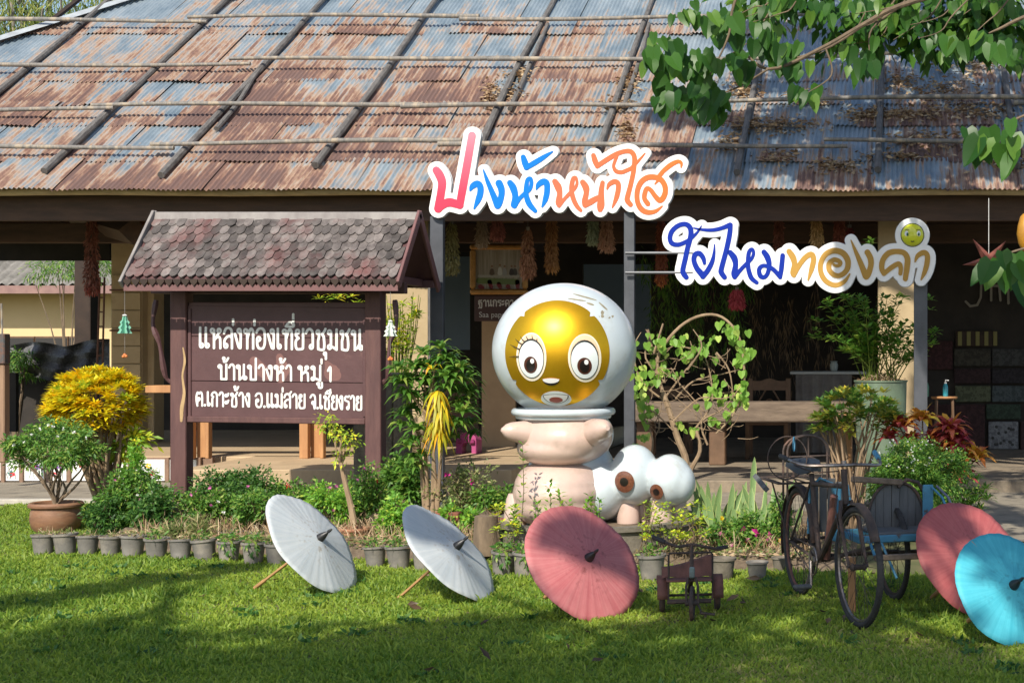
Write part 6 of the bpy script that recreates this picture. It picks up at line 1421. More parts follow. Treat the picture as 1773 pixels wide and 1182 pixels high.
leafobj('foliage', lst, g_gold, t); leafobj('green_shoots', lg + [cloud(W(215, 765, GYc), (.16, .1, .12), 320, .08, .35, clumps=5)], g_yel, t, 'stuff'); branchy((ORIG[t].x + .04, GYc, 0), tips, .022, t, m_bark2, r1=.006)
# ---- bare bonsai in a clay pot
t, pc, r_ = bigpot(614, 950, 26, 34, m_terr, 'nearly bare crooked bonsai in a terracotta pot right of the left white parasol', cat='potted plant', prof=clayp, name='potted_bonsai'); Yb = pc.y
k0 = [W(613, 905, Yb), W(606, 870, Yb), W(596, 830, Yb), W(590, 800, Yb)]; MB().tube([q[:] for q in catmull([tuple(q) for q in k0], 5)], [.028 - .0009 * i for i in range(16)], n=8).build('trunk', m_bark2, t, smooth=True)
MB().tube([W(612, 878, Yb), W(602, 862, Yb)], .014, n=7).build('stub', m_bark2, t)
branchy(k0[-1], [W(px, py, Yb + random.uniform(-.08, .08)) for px, py in ((566, 740), (578, 735), (588, 752), (600, 748), (606, 768), (612, 760), (574, 758), (594, 775))], .010, t, m_bark2, r1=.002)
leafobj('foliage', [cloud(W(px, py, Yb), (.09, .09, .08), 70, .03, .45, shell=.2) for px, py in ((570, 738), (582, 750), (600, 752), (610, 765), (560, 728), (590, 790))], g_yel, t)
# ---- long-leaved dracaena
DY = 12.5; t = thing('dracaena', (W(748, 0, DY).x, DY, 0), 'multi-stemmed long-leaved plant with a hanging bunch of yellow leaves beside the steel post', 'shrub'); lst = []; tips = []
for (px, py, n_, L) in ((748, 640, 26, .20), (775, 625, 24, .18), (720, 640, 24, .18), (735, 615, 22, .17), (762, 605, 20, .16), (795, 640, 24, .18), (808, 660, 22, .17), (790, 680, 22, .17), (700, 665, 24, .18), (715, 690, 24, .18), (742, 668, 24, .18), (770, 655, 22, .17),
                        (700, 720, 22, .16), (722, 745, 22, .16), (800, 715, 22, .16), (815, 735, 18, .15), (706, 775, 20, .15), (785, 740, 20, .16), (750, 700, 22, .17), (690, 640, 20, .15), (815, 690, 18, .14), (730, 790, 20, .14), (700, 810, 22, .14)):
    c = W(px, py, DY + random.uniform(-.22, .22)); lst += [rosette(c, n_, L * 1.1, .21, kind='blade', droop=.5), rosette(c - Vector((random.uniform(-.05, .05), 0, .09)), n_ - 4, L, .21, kind='blade', droop=.7)]; tips.append(c)
leafobj('leaves', lst, g_mid, t)
ly = []
for i in range(5): ly.append(rosette(W(757 + (i % 3) * 4, 676 + i * 17, DY - .28), 15, .15, .19, spread=.75, up=-1.2, droop=.9, kind='blade', tiltv=(0, -.1, -.9)))
ly.append(rosette(W(748, 640, DY - .2), 5, .15, .16, kind='blade', droop=.8)); leafobj('yellow_leaves', ly, leafmat('yellow_strap_leaf', C(.35, .35, .02), C(.75, .55, .02), c3=C(.80, .38, .02)), t)
for (x0_, x1_, yy_) in ((742, 734, 690), (748, 752, 640), (755, 768, 700), (760, 745, 660), (738, 722, 740)):
    MB().tube([q[:] for q in catmull([tuple(W(px, py, DY + dy)) for px, py, dy in ((x0_, 915, 0), ((x0_ * 2 + x1_) / 3, 850, .02), ((x0_ + x1_ * 2) / 3, 780, -.02), (x1_, yy_, 0))], 4)], [.021 - .0009 * i for i in range(13)], n=8).build('trunk', m_bark2, t, smooth=True)
branchy(W(745, 760, DY), tips[:14], .012, t, m_bark2, r1=.005)
# ---- yellow-green bamboo-like plant behind the planter
BY = 15.6; t = thing('bamboo_plant', (W(690, 0, BY).x, BY, 0), 'sunlit yellow-green reed plant against the cream column beside the sign', 'plant'); lst = []; mb = MB()
for i in range(26):
    px = 655 + i * 2.7; top = W(px + random.uniform(-14, 16), random.uniform(505, 560), BY + random.uniform(-.15, .15)); bs = W(px * .5 + 345, 655, BY); mb.tube([bs, bs.lerp(top, .5) + Vector((.02, 0, .02)), top], [.007, .005, .003], n=5)
    for k in range(4): lst.append(rosette(bs.lerp(top, random.uniform(.35, 1)), 6, .11, .28, droop=.4))
for i in range(22): lst.append(rosette(W(random.uniform(545, 640), random.uniform(507, 560), BY + random.uniform(-.1, .2)), 7, .12, .28, droop=.4))
mb.build('canes', leafmat('green_cane', C(.16, .22, .03), C(.2, .26, .04)), t); leafobj('leaves', lst, g_yel, t)
mb = MB()
for i in range(9): x_ = 548 + i * 11; mb.tube([W(x_ * .4 + 384, 660, BY + .1), W(x_, 530, BY + .05)], .006, n=5)
mb.build('canes', g_yel, t)
# ---- vine on a wire hoop
VY = 12.7; t = thing('vine_topiary', (W(1190, 0, VY).x, VY, 0), 'bare woody vine trained on a hoop with heart-shaped leaves, right of the statue', 'vine')
def wood(pts, r0, r1, name='branch', m=m_bark2, Y=VY, dy=0, n=7):
    q = catmull([tuple(W(a, b, Y + dy + (c if len(p) > 2 else 0))) for p in pts for (a, b, c) in [(p[0], p[1], p[2] if len(p) > 2 else 0)]], 4); k = len(q); return MB().tube(q, [r0 + (r1 - r0) * i / (k - 1) for i in range(k)], n=n).build(name, m, t, smooth=True)
wood([(1178, 880), (1180, 845), (1188, 800), (1172, 755), (1160, 715), (1148, 680)], .034, .022, 'trunk'); wood([(1186, 860), (1196, 815), (1212, 780), (1206, 745)], .024, .014, 'trunk')
wood([(1148, 680), (1138, 640), (1145, 605), (1178, 565), (1215, 546), (1250, 549), (1278, 580), (1288, 630), (1286, 680), (1268, 720), (1240, 750)], .016, .008)
for p in ([(1160, 700), (1120, 670), (1102, 640), (1098, 600), (1110, 575)], [(1150, 660), (1118, 620), (1124, 585), (1118, 570)], [(1170, 690), (1200, 660), (1240, 650), (1280, 640)], [(1165, 730), (1210, 690), (1250, 690), (1285, 680)], [(1190, 640), (1215, 600), (1200, 570)],
          [(1205, 740), (1232, 700), (1230, 650), (1215, 610), (1180, 600)], [(1150, 690), (1180, 650), (1200, 620), (1195, 590)], [(1110, 700), (1140, 720), (1165, 745)], [(1125, 800), (1130, 760), (1115, 720), (1122, 690)], [(1225, 770), (1215, 730), (1255, 705), (1290, 655)], [(1240, 610), (1262, 640), (1270, 690)], [(1130, 650), (1165, 655), (1200, 690), (1225, 720)]):
    wood(p, .009, .004, dy=random.uniform(-.12, .12), n=5)
for i_ in range(90):
    x_, y_ = random.uniform(1110, 1280), random.uniform(590, 760); a_ = random.uniform(0, 6.28); l_ = random.uniform(18, 45)
    wood([(x_, y_), (x_ + l_ * .5 * math.cos(a_) + 4, y_ + l_ * .5 * math.sin(a_)), (x_ + l_ * math.cos(a_), y_ + l_ * math.sin(a_) - 5)], .004, .0015, 'twig', dy=random.uniform(-.12, .12), n=4)
for p in ([(1128, 600), (1122, 570)], [(1132, 612), (1148, 560)]): wood(p, .011, .008, n=5)
def heartleaf(name='leaf'):
    mb = MB(); pts = [(0, 0), (.28, -.10), (.46, .10), (.44, .40), (.24, .75), (0, 1.0)]
    for s in (1, -1):
        b = len(mb.v); L = [(0, 0, 0), (0, .33, -.05), (0, .66, -.05), (0, 1, .02)]; mb.v += [(x * s, y, .06 + .08 * x + .03 * math.sin(y * 6)) for x, y in pts[1:-1]] + L
        o = [(4, 0, 1), (4, 1, 5), (1, 2, 5), (5, 2, 3), (5, 3, 6), (6, 3, 7)]; mb.f += [tuple(b + i for i in (q if s > 0 else q[::-1])) for q in o]
    me = mb.mesh(name); a = me.attributes.new('tint', 'FLOAT', 'POINT'); tv = random.random(); a.data.foreach_set('value', [tv] * len(me.vertices)); me.shade_smooth(); return me
g_vine = leafmat('vine_leaf', C(0.145, 0.319, 0.043), C(0.319, 0.522, 0.087), c3=C(0.493, 0.638, 0.145), trans=.4)
vme = []
for i in range(5): q = heartleaf(); q.materials.append(g_vine); vme.append(q)
def putleaf(mel, loc, size, parent, down=None, face=None, tilt=.5):
    o = bpy.data.objects.new('leaf', random.choice(mel)); col.objects.link(o); o.parent = parent; o.location = Vector(loc) - rootorig(parent); o.scale = (size, size, size)
    d = Vector(down or (random.gauss(0, .35), random.gauss(0, .35), -1)).normalized(); f = Vector(face or (random.gauss(0, tilt), -1, random.gauss(.5, tilt))).normalized()
    x = d.cross(f).normalized(); z = x.cross(d).normalized(); o.rotation_euler = Matrix((x, d, z)).transposed().to_euler(); return o
random.seed(21)
for (px, py, sx, sy, n_) in ((1262, 570, 26, 16, 24), (1285, 620, 12, 30, 26), (1282, 680, 14, 26, 26), (1110, 660, 18, 40, 30), (1118, 715, 16, 16, 14), (1235, 680, 26, 26, 22), (1168, 590, 24, 14, 12), (1205, 600, 22, 20, 14), (1130, 590, 18, 14, 12), (1255, 720, 18, 14, 12), (1190, 740, 16, 12, 8), (1300, 612, 10, 16, 8), (1150, 640, 24, 20, 14), (1108, 760, 12, 12, 7)):
    for _ in range(n_): putleaf(vme, W(px + random.gauss(0, sx * .6), py + random.gauss(0, sy * .6), VY + random.gauss(0, .07)), random.uniform(.04, .078), t)
# ---- sprigs growing up in front of the statue
t = thing('leafy_weed', (W(960, 0, 10.95).x, 10.95, 0), 'thin leafy sprigs growing up in front of the statue belly', 'weed'); lst = []; mb = MB()
for (px, py) in ((905, 770), (952, 838), (968, 855), (1022, 860), (1016, 872), (930, 870), (890, 880), (985, 872), (1038, 868)):
    a, b = W(px + random.uniform(-10, 10), 925, 11.0), W(px, py, 10.95); mb.tube([a, a.lerp(b, .5) + Vector((.015, 0, 0)), b], [.004, .003, .002], n=4)
    for k in range(9): lst.append(rosette(a.lerp(b, .25 + .75 * k / 8), 4, .065, .38, droop=.3))
mb.build('stems', m_twig, t); leafobj('leaves', lst, g_brt, t)
for (px0, px1, n_, lb) in ((855, 900, 26, 'yellow-green weeds in front of the statue left foot'), (1110, 1225, 75, 'yellow-green weeds hanging over the concrete ring under the bubble tail')):
    t = thing('leafy_weed', (W((px0 + px1) / 2, 0, 10.9).x, 10.9, 0), lb, 'weed'); lst = []; mb = MB()
    for i in range(n_):
        px = random.uniform(px0, px1); c = W(px, random.uniform(872, 935), random.uniform(10.75, 10.95)); lst.append(rosette(c, 7, .055, .42, droop=.4))
        if i % 3 == 0: mb.tube([c, c + Vector((random.gauss(0, .05), .05, -.18)), Vector((c.x + random.gauss(0, .08), 10.95, .01))], [.003, .004, .004], n=4)
    mb.build('stems', m_twig, t); leafobj('leaves', lst, g_yel, t)
# ---- snake plants, every strap leaf a part
def strapmesh():
    mb = MB(); n = 9; w_ = .5
    prof = [.35, .55, .75, .9, 1, 1, .9, .65, .05]
    for i in range(n):
        z = i / (n - 1); x = prof[i] * w_; y = .12 * math.sin(z * 3) ; mb.v += [(-x, y, z), (-x * .72, y + .10 * prof[i], z), (x * .72, y + .10 * prof[i] + .02, z), (x, y, z)]
    for i in range(n - 1):
        for k in range(3): a = 4 * i + k; mb.f.append((a, a + 1, a + 5, a + 4))
    me = mb.mesh('leaf'); a = me.attributes.new('tint', 'FLOAT', 'POINT'); a.data.foreach_set('value', [[.95, .2, .35, .95][i % 4] for i in range(len(me.vertices))]); me.shade_smooth(); return me
g_snake = leafmat('variegated_strap', C(0.145, 0.246, 0.087), C(0.290, 0.392, 0.160), c3=C(0.797, 0.754, 0.261), trans=.15); sm = strapmesh(); sm.materials.append(g_snake)
for gi, (px0, px1, n_, lb) in enumerate(((1205, 1262, 16, 'clump of variegated snake plants right of the bubble tail'), (1262, 1330, 18, 'clump of variegated snake plants behind the pink flowers'), (1335, 1375, 9, 'clump of variegated snake plants behind the trishaw rear wheel'))):
    t = thing('snake_plant', (W((px0 + px1) / 2, 0, 11.9).x, 11.9, 0), lb, 'plant')
    for i in range(n_):
        px = random.uniform(px0, px1); H = random.uniform(.28, .54); o = bpy.data.objects.new('leaf', sm); col.objects.link(o); o.parent = t; o.location = Vector((W(px, 0, 11.9).x, 11.9 + random.uniform(-.25, .25), .04)) - ORIG[t]
        o.scale = (.055, .055, H); o.rotation_euler = (random.gauss(0, .15), random.gauss(0, .28), random.gauss(0, .6))
o = bpy.data.objects.new('leaf', sm); col.objects.link(o); t = thing('snake_plant', (W(1302, 0, 12.0).x, 12.0, 0), 'single tall upright strap leaf standing above the pink flowers', 'plant'); o.parent = t; o.location = (0, 0, .3); o.scale = (.05, .05, .42); o.rotation_euler = (0, .05, .3)
o = bpy.data.objects.new('leaf', sm); col.objects.link(o); o.parent = t; o.location = (.02, .03, 0); o.scale = (.05, .05, .45); o.rotation_euler = (0, -.1, -.3)
# ---- petunias
for (px, py, w_, n_, lb, fl) in ((1262, 905, 95, 2600, 'low flowering plants with pale pink and yellow blooms behind the tricycle', [(f_pink, 6, .026), (f_yellow, 2, .022), (f_or, 1, .03)]), (1318, 900, 75, 2400, 'low flowering plants with magenta blooms left of the trishaw', [(f_mag, 5, .034), (f_yellow, 2, .018), (f_pink, 2, .022)]), (1352, 870, 40, 900, 'leafy shoots rising behind the trishaw rear wheel', [])):
    shrub(px, py - 15, py + 75, w_, 11.3, g_mid, lb, n=n_, L=.036, cat='flowers', name='flowering_plant', fl=fl, ns=10)
# ---- tall green barrel with the big leafy plant
QY = 14.95; t = thing('potted_tree', (W(1525, 0, QY).x, QY, 0), 'tall leafy cane plant in a green drum in front of the right column', 'potted plant'); m_drum = mat('faded_green_drum', C(.14, .20, .13), C(.09, .12, .085), scale=4, rough=.6, c3=C(.30, .36, .24), scale3=2, lo3=.55, hi3=.65)
zt = W(0, 658, QY).z; r_ = 46 * QY / F; MB().lathe([(r_ * .9, .1), (r_ * .93, zt - .55), (r_ * .98, zt - .02), (r_ * 1.02, zt - .015), (r_ * 1.02, zt), (r_ * .93, zt), (r_ * .9, zt - .04), (0, zt - .04)], c=(ORIG[t].x, QY, 0), n=32, close=False).build('drum', m_drum, t, smooth=True)
leafobj('dry_mulch', [cloud((ORIG[t].x, QY, zt), (r_ * .95, r_ * .9, .06), 700, .06, .12, out=.3, shell=.1)], g_dry, t)
lst = []; mb = MB(); random.seed(5)
for i in range(46):
    px = random.uniform(1425, 1605); py = random.uniform(505, 610) + (abs(px - 1515) > 60) * 12; tp = W(px, py, QY + random.uniform(-.35, .3)); bs = Vector((ORIG[t].x + random.uniform(-.17, .17), QY + random.uniform(-.1, .12), zt - .03)); mid = bs.lerp(tp, .55) + Vector((0, 0, .08))
    q = catmull([tuple(bs), tuple(mid), tuple(tp)], 4); mb.tube(q, [.006 - .0004 * k for k in range(len(q))], n=5)
    for k in range(5):
        c = Vector(q[min(len(q) - 1, 3 + k)]); lst.append(rosette(c, 5, random.uniform(.09, .14), .42, droop=.35))
mb.build('canes', leafmat('green_cane', C(0, 0, 0), C(0, 0, 0)), t)
for (px, py) in ((1418, 560), (1440, 535), (1412, 585), (1600, 545), (1612, 590), (1590, 620), (1605, 520), (1468, 520), (1500, 430), (1506, 450), (1438, 600), (1618, 575)): lst += [rosette(W(px + random.gauss(0, 6), py + random.gauss(0, 6), QY + .1), 6, .10, .40, droop=.4) for _ in range(3)]
leafobj('leaves', lst, leafmat('cane_leaf', C(.06, .17, .02), C(.15, .32, .04), c3=C(.32, .44, .06)), t)
# ---- variegated yellow-green croton bush with stems and old post
KY = 12.9; t = thing('variegated_croton', (W(1462, 0, KY).x, KY, 0), 'yellow and green variegated croton on bare stems left of the steel post', 'shrub'); lst = []; ly = []; tips = []
for i in range(150):
    a, b_ = random.uniform(0, 6.283), random.uniform(-.5, 1); s = math.sqrt(1 - b_ * b_); d = Vector((s * math.cos(a), s * math.sin(a), b_)); k = random.uniform(.6, 1)
    c = W(1484, 722, KY) + Vector((d.x * .40 * k, d.y * .30 * k, d.z * .24 * k)); (ly if random.random() < .45 else lst).append(rosette(c, 10, .105, .36, tiltv=d)); 
    if i % 8 == 0: tips.append(c)
leafobj('foliage', lst, g_mid, t); leafobj('yellow_foliage', ly, leafmat('mottled_yellow_leaf', C(.16, .22, .03), C(.36, .34, .05), c3=C(.62, .50, .04)), t); branchy((W(1475, 0, KY).x, KY, 0), tips, .018, t, m_bark2, r1=.006, wob=.05)
xq = W(1463, 0, 13.4).x; solo('wooden_stake', MB().box((xq, 13.4, .50), (.13, .10, 1.0), bev=.01), m_planks, (xq, 13.4, 0), 'short square timber stake behind the croton stems', 'post')
# ---- red crotons
RY = 12.9; t = thing('red_croton', (W(1640, 0, RY).x, RY, 0), 'red and orange long-leaved croton behind the white-flowered bush', 'shrub'); lst = []; lo_ = []; tips = []
for (px, py, L) in ((1556, 740, .20), (1596, 728, .19), (1540, 760, .15), (1578, 765, .15), (1645, 745, .22), (1655, 775, .22), (1632, 790, .20), (1668, 800, .18), (1660, 825, .20), (1690, 795, .20), (1615, 760, .14), (1650, 760, .2)):
    c = W(px, py, RY + random.uniform(-.1, .1)); tips.append(c); (lst if px not in (1596, 1690) else lo_).append(rosette(c, 28, L * 1.2, .24, kind='blade', droop=.5)); lo_.append(rosette(c + Vector((0, -.02, .03)), 6, L * .9, .26, kind='blade', droop=.25))
leafobj('red_leaves', lst, leafmat('crimson_leaf', C(.28, .03, .045), C(.60, .13, .10), c3=C(.70, .30, .05), trans=.25), t); leafobj('orange_leaves', lo_, leafmat('orange_yellow_leaf', C(.50, .14, .04), C(.65, .42, .04), c3=C(.70, .55, .06), trans=.25), t); branchy((W(1630, 0, RY).x, RY, 0), tips, .014, t, m_bark, r1=.006)
# ---- the rounded white-flowered bush and its neighbour
t = shrub(1592, 757, 905, 175, 12.2, g_mid, 'rounded bright green bush dotted with tiny white flowers beside the trishaw', n=15000, L=.026, blobs=12, ns=24, cat='shrub', name='flowering_bush', dens=.6)
leafobj('top_foliage', [cloud(W(1580, 815, 12.15), (.36, .30, .25), 9000, .026, .45, shell=.72, clumps=60)], g_mid, t)
pts = []
for _ in range(46):
    a = random.uniform(-1, 1); e_ = random.uniform(.05, 1.0); pts.append(W(1582, 815, 12.15) + Vector((a * .36 * math.sqrt(1 - e_ * e_ * .8), -.30 * math.sqrt(max(.02, 1 - a * a)) * (1 - e_ * .45), .25 * e_ + .01)))
flowers(pts, f_white, t, r=.010)
t = thing('spiky_shrub', (W(1690, 0, 12.5).x, 12.5, 0), 'small dark spiky-leaved shrub at the right end behind the brick red parasol', 'shrub')
leafobj('leaves', [rosette(W(1682 + random.gauss(0, 16), 862 + random.gauss(0, 16), 12.5 + random.gauss(0, .1)), 16, .11, .14, kind='blade') for _ in range(26)], g_mid, t); branchy((W(1685, 0, 12.5).x, 12.5, 0), [W(1670, 860, 12.5), W(1700, 855, 12.5), W(1690, 885, 12.5)], .01, t, m_bark)
# ---- hanging dried creeper and garden behind the pavilion
def farshrub(px0, px1, py0, py1, Y, n, m, label, name='garden_bush', L=.10, wd=.2):
    a, b = W(px0, py0, Y), W(px1, py1, Y); t = thing(name, ((a.x + b.x) / 2, Y, 0), label, 'bush'); lst = []
    for i in range(9): c = Vector((random.uniform(a.x, b.x), Y + random.uniform(-.3, .3), random.uniform(b.z, a.z))); lst.append(cloud(c, ((b.x - a.x) * .28, .4, (a.z - b.z) * .28), n // 9, L, wd, clumps=6, gravity=.5))
    leafobj('foliage', lst, m, t); branchy(((a.x + b.x) / 2, Y, 0), [Vector((random.uniform(a.x, b.x), Y, random.uniform(b.z, a.z))) for _ in range(7)], .03, t, m_bark, r1=.008); return t
farshrub(60, 175, 445, 500, 34, 2400, g_mid, 'feathery bamboo leaves hanging in front of the neighbour house roof')
farshrub(8, 45, 615, 650, 24.6, 800, g_mid, 'leafy green plant in front of the shade cloth at the left')
# potted greens and hanging vines deep inside, behind the blue lettering
t = thing('hanging_vines', (W(1190, 0, 21.5).x, 21.5, 2.2), 'dim green creepers hanging in the middle bay behind the blue lettering', 'creeper'); lst = []
for i in range(70): c = W(random.uniform(1112, 1300), random.uniform(455, 620), 21.5 + random.uniform(-.3, .3)); lst.append(cloud(c, (.12, .1, .2), 34, .10, .16, gravity=1.4, shell=.1))
leafobj('foliage', lst, g_mid, t)
lst = []
for i in range(40): c = W(random.uniform(1180, 1480), random.uniform(480, 640), 22.5 + random.uniform(-.3, .3)); lst.append(cloud(c, (.06, .1, .45), 26, .12, .10, gravity=3, shell=.1))
leafobj('dry_fronds', lst, leafmat('dry_frond', C(.10, .06, .035), C(.26, .17, .09), trans=.1), t)

# ================================================================ OLD TRISHAW
m_rust = mat('rusty_brown_frame', C(.085, .058, .047), C(.042, .034, .032), scale=14, rough=.75, metal=.2, bump=.4, bscale=50, c3=C(.17, .095, .07), scale3=6, lo3=.55, hi3=.7)
m_rust2 = mat('reddish_primer_rust', C(.20, .085, .065), C(.11, .05, .04), scale=10, rough=.8, bump=.3, bscale=50)
m_tyre = mat('worn_black_tyre', C(.022, .022, .024), C(.04, .038, .038), scale=14, rough=.8)
m_bl = mat('chipped_blue_paint', C(.05, .19, .31), C(.07, .25, .38), scale=10, rough=.6, bump=.3, c3=C(.09, .06, .05), scale3=9, lo3=.55, hi3=.62)
m_dkp = mat('weathered_dark_planks', C(.12, .125, .13), C(.07, .075, .08), scale=6, stretch=(2, 2, .4), rough=.9, bump=.5, bscale=30)
m_chrome = mat('dull_chrome', C(.35, .33, .31), C(.16, .11, .09), scale=16, rough=.4, metal=.8)
def wheel(parent, c, r, axis, rim_m, tyre_r=.019, spokes=28, fender=None, hub=True):
    w_ = MB().ring(c, r - tyre_r, tyre_r, axis=axis, n=56, m=10).build('wheel', m_tyre, parent, local=True, smooth=True)
    ax = Vector(axis).normalized(); u = ax.orthogonal().normalized(); v = ax.cross(u); c = Vector(c)
    tr_ = MB()
    for i in range(84):         # tread blocks
        a = 2 * math.pi * i / 84; d = u * math.cos(a) + v * math.sin(a)
        for s in (-1, 1): tr_.box(c + d * (r - tyre_r * .22) + ax * s * tyre_r * .42, (.008, .008, .008), rot=d.to_track_quat('Z', 'Y').to_matrix())
    tr_.build('tread', m_tyre, w_, local=True)
    MB().ring(c, r - tyre_r * 2 - .003, .009, axis=axis, n=56, m=6).build('rim', rim_m, w_, local=True, smooth=True)
    sp_ = MB()
    for i in range(spokes):
        a = 2 * math.pi * i / spokes; d = u * math.cos(a) + v * math.sin(a); h_ = u * math.cos(a + .6 * (-1) ** i) + v * math.sin(a + .6 * (-1) ** i); sp_.tube([c + h_ * .022 + ax * .025 * (-1) ** (i // 2), c + d * (r - tyre_r * 2 - .006)], .0016, n=4)
    sp_.build('spokes', m_rust, w_, local=True, kind='stuff')
    MB().lathe([(.012, -.05), (.024, -.035), (.018, -.028), (.016, .028), (.024, .035), (.012, .05)], c=c, axis=axis, n=14).build('hub', m_rust, w_, local=True, smooth=True)
    return w_
ang = math.atan2(-.944, .33); rw = Vector((W(1384, 0, 9.72).x, 9.72, 0)); tri_ = thing('trishaw', rw, 'old rusty bicycle with a chipped blue wooden sidecar standing on the lawn', 'trishaw', rot=(0, 0, ang))
wheel(tri_, (0, 0, .345), .345, (0, 1, 0), m_rust2); 
steer = R(-4)
wheel(tri_, (1.23, .0, .345), .345, (math.sin(steer), math.cos(steer), 0), m_chrome)
def T(name, pts, r, m, n=8, sm=True): return MB().tube(pts, r, n=n).build(name, m, tri_, local=True, smooth=sm)
T('seat_tube', [(.47, 0, .27), (.28, 0, .80)], .017, m_rust); T('top_tube', [(.31, 0, .74), (.96, 0, .78)], .015, m_rust); T('down_tube', [(.47, 0, .29), (.98, 0, .68)], .019, m_rust)
T('down_tube', [(.50, .03, .30), (.70, .02, .70)], .024, m_rust2)
for s in (-1, 1):
    T('chain_stay', [(.47, s * .02, .28), (0, s * .06, .345)], .010, m_rust); T('seat_stay', [(.30, s * .015, .74), (0, s * .06, .345)], .008, m_rust)
    T('fork_blade', [(.995, s * .03, .70), (1.06, s * .055, .60), (1.17, s * .055, .42), (1.23, s * .055, .345)], [.013, .012, .010, .008], m_rust)
    T('rod_brake', [(.99, s * .045, .86), (1.02, s * .07, .66), (1.12, s * .075, .44)], .004, m_rust, n=5)
T('head_tube', [(.955, 0, .88), (1.0, 0, .68)], .020, m_rust); T('stem', [(.955, 0, .90), (.95, 0, .93)], .016, m_chrome)
hb = catmull([(.70, -.30, .935), (.80, -.285, .93), (.90, -.22, .905), (.955, -.08, .905), (.955, .08, .905), (.90, .22, .895), (.83, .27, .90), (.74, .285, .92)], 5); T('handlebar', hb, .011, m_chrome)
T('grip', [(.66, -.305, .945), (.79, -.288, .93)], .016, m_tyre); T('grip', [(.66, .29, .955), (.76, .284, .92)], .016, m_bl)
T('brake_lever', [(.80, -.26, .90), (.90, -.16, .86), (.95, -.03, .87)], .004, m_rust, n=5)
bc_ = MB(); bc_.ring((.22, -.14, .90), .135, .004, axis=(1, .15, 0), n=30, m=5); bc_.build('wire_loop', m_rust, tri_, local=True)
MB().ring((.30, -.12, .99), .045, .004, axis=(.4, 1, 0), n=20, m=5).build('cord_loop', m_bl, tri_, local=True)
sd2 = MB(); n_ = 14
for i in range(n_ + 1):
    t_ = i / n_; x = .08 + .27 * t_; w_ = .095 * (1 - t_ ** 1.4) + .022; z = .845 + .02 * math.cos(t_ * 5) 
    for k in range(9): a = math.pi * k / 8; sd2.v.append((x, -w_ * math.cos(a), z + .022 * math.sin(a) - (.03 if k in (0, 8) else 0)))
for i in range(n_):
    for k in range(8): a = i * 9 + k; sd2.f.append((a, a + 1, a + 10, a + 9))
sd2.f.append(tuple(range(9))); sd2.f.append(tuple(n_ * 9 + k for k in range(9))[::-1]); sd2.build('saddle', mat('navy_saddle_vinyl', C(.018, .026, .040), C(.012, .017, .024), scale=20, rough=.5), tri_, local=True, smooth=True)
T('saddle_spring', [(.12, -.05, .81), (.20, 0, .80), (.12, .05, .81)], .010, m_rust)
for x_, a0, a1, nm in ((0, R(-20), R(175), 'rear_mudguard'), (1.23, R(35), R(150), 'front_mudguard')):
    mb = MB(); k = 20
    for i in range(k + 1):
        a = a0 + (a1 - a0) * i / k
        for dy, dr in ((-.03, -.012), (-.018, .0), (.018, .0), (.03, -.012)): mb.v.append((x_ - (.365 + dr) * math.cos(a) * 1.0, dy, .345 + (.365 + dr) * math.sin(a)))
    for i in range(k):
        for q in range(3): a = i * 4 + q; mb.f.append((a, a + 1, a + 5, a + 4))
    o = mb.build(nm, m_rust, tri_, local=True, smooth=True); o.modifiers.new('s', 'SOLIDIFY').thickness = .002
MB().ring((.47, -.045, .28), .085, .006, axis=(0, 1, 0), n=30, m=5).lathe([(.03, -.006), (.03, .006)], c=(.47, -.045, .28), axis=(0, 1, 0), n=14).build('chainring', m_chrome, tri_, local=True)
T('chain', [(.47, -.045, .365), (0, -.045, .375)], .005, m_rust, n=4); T('chain', [(.47, -.045, .195), (0, -.045, .315)], .005, m_rust, n=4)
T('crank', [(.47, -.06, .28), (.53, -.075, .14)], .009, m_chrome); MB().box((.53, -.13, .135), (.06, .11, .024), bev=.008).build('pedal', m_dkp, tri_, local=True)
T('crank', [(.47, .06, .28), (.41, .075, .42)], .009, m_chrome); MB().box((.41, .12, .425), (.06, .09, .022), bev=.008).build('pedal', m_dkp, tri_, local=True)
# carrier and the arched hoop over the rear wheel
car = MB()
for s in (-.16, -.08, 0, .08, .16): car.tube([(-.30, s, .735), (.18, s, .735)], .005, n=5)
car.tube([(-.30, -.19, .735), (-.30, .17, .735)], .007, n=6).tube([(.18, -.19, .735), (.18, .17, .735)], .007, n=6).tube([(-.3, -.19, .735), (.18, -.19, .735)], .007, n=6); car.build('carrier', m_rust, tri_, local=True)
T('carrier_plank', [(-.28, -.22, .745), (.15, -.26, .70)], .022, m_dkp, n=4, sm=False)
for s in (-1, 1): T('carrier_stay', [(-.1, s * .16, .735), (0, s * .07, .345)], .006, m_rust, n=5)
for d_, r2, nm in ((0, .155, 'hoop'), (.03, .135, 'hoop')):
    pts = [(-.12 + d_, .08 - r2, .60), (-.12 + d_, .08 - r2, .92)] + [(-.12 + d_, .08 + r2 * math.cos(a), .92 + .10 * math.sin(a)) for a in np.linspace(math.pi, 0, 10)] + [(-.12 + d_, .08 + r2, .60)]; T(nm, pts, .0075, m_rust)
T('hoop_bar', [(-.1, -.07, .88), (-.1, .23, .885)], .006, m_rust); T('hoop_bar', [(-.1, .09, .88), (-.1, .09, 1.02)], .006, m_rust)
MB().ring((-.08, .08, .78), .10, .005, axis=(1, 0, 0), n=24, m=5, a0=0, a1=math.pi * 2).build('hoop_ring', m_rust, tri_, local=True)
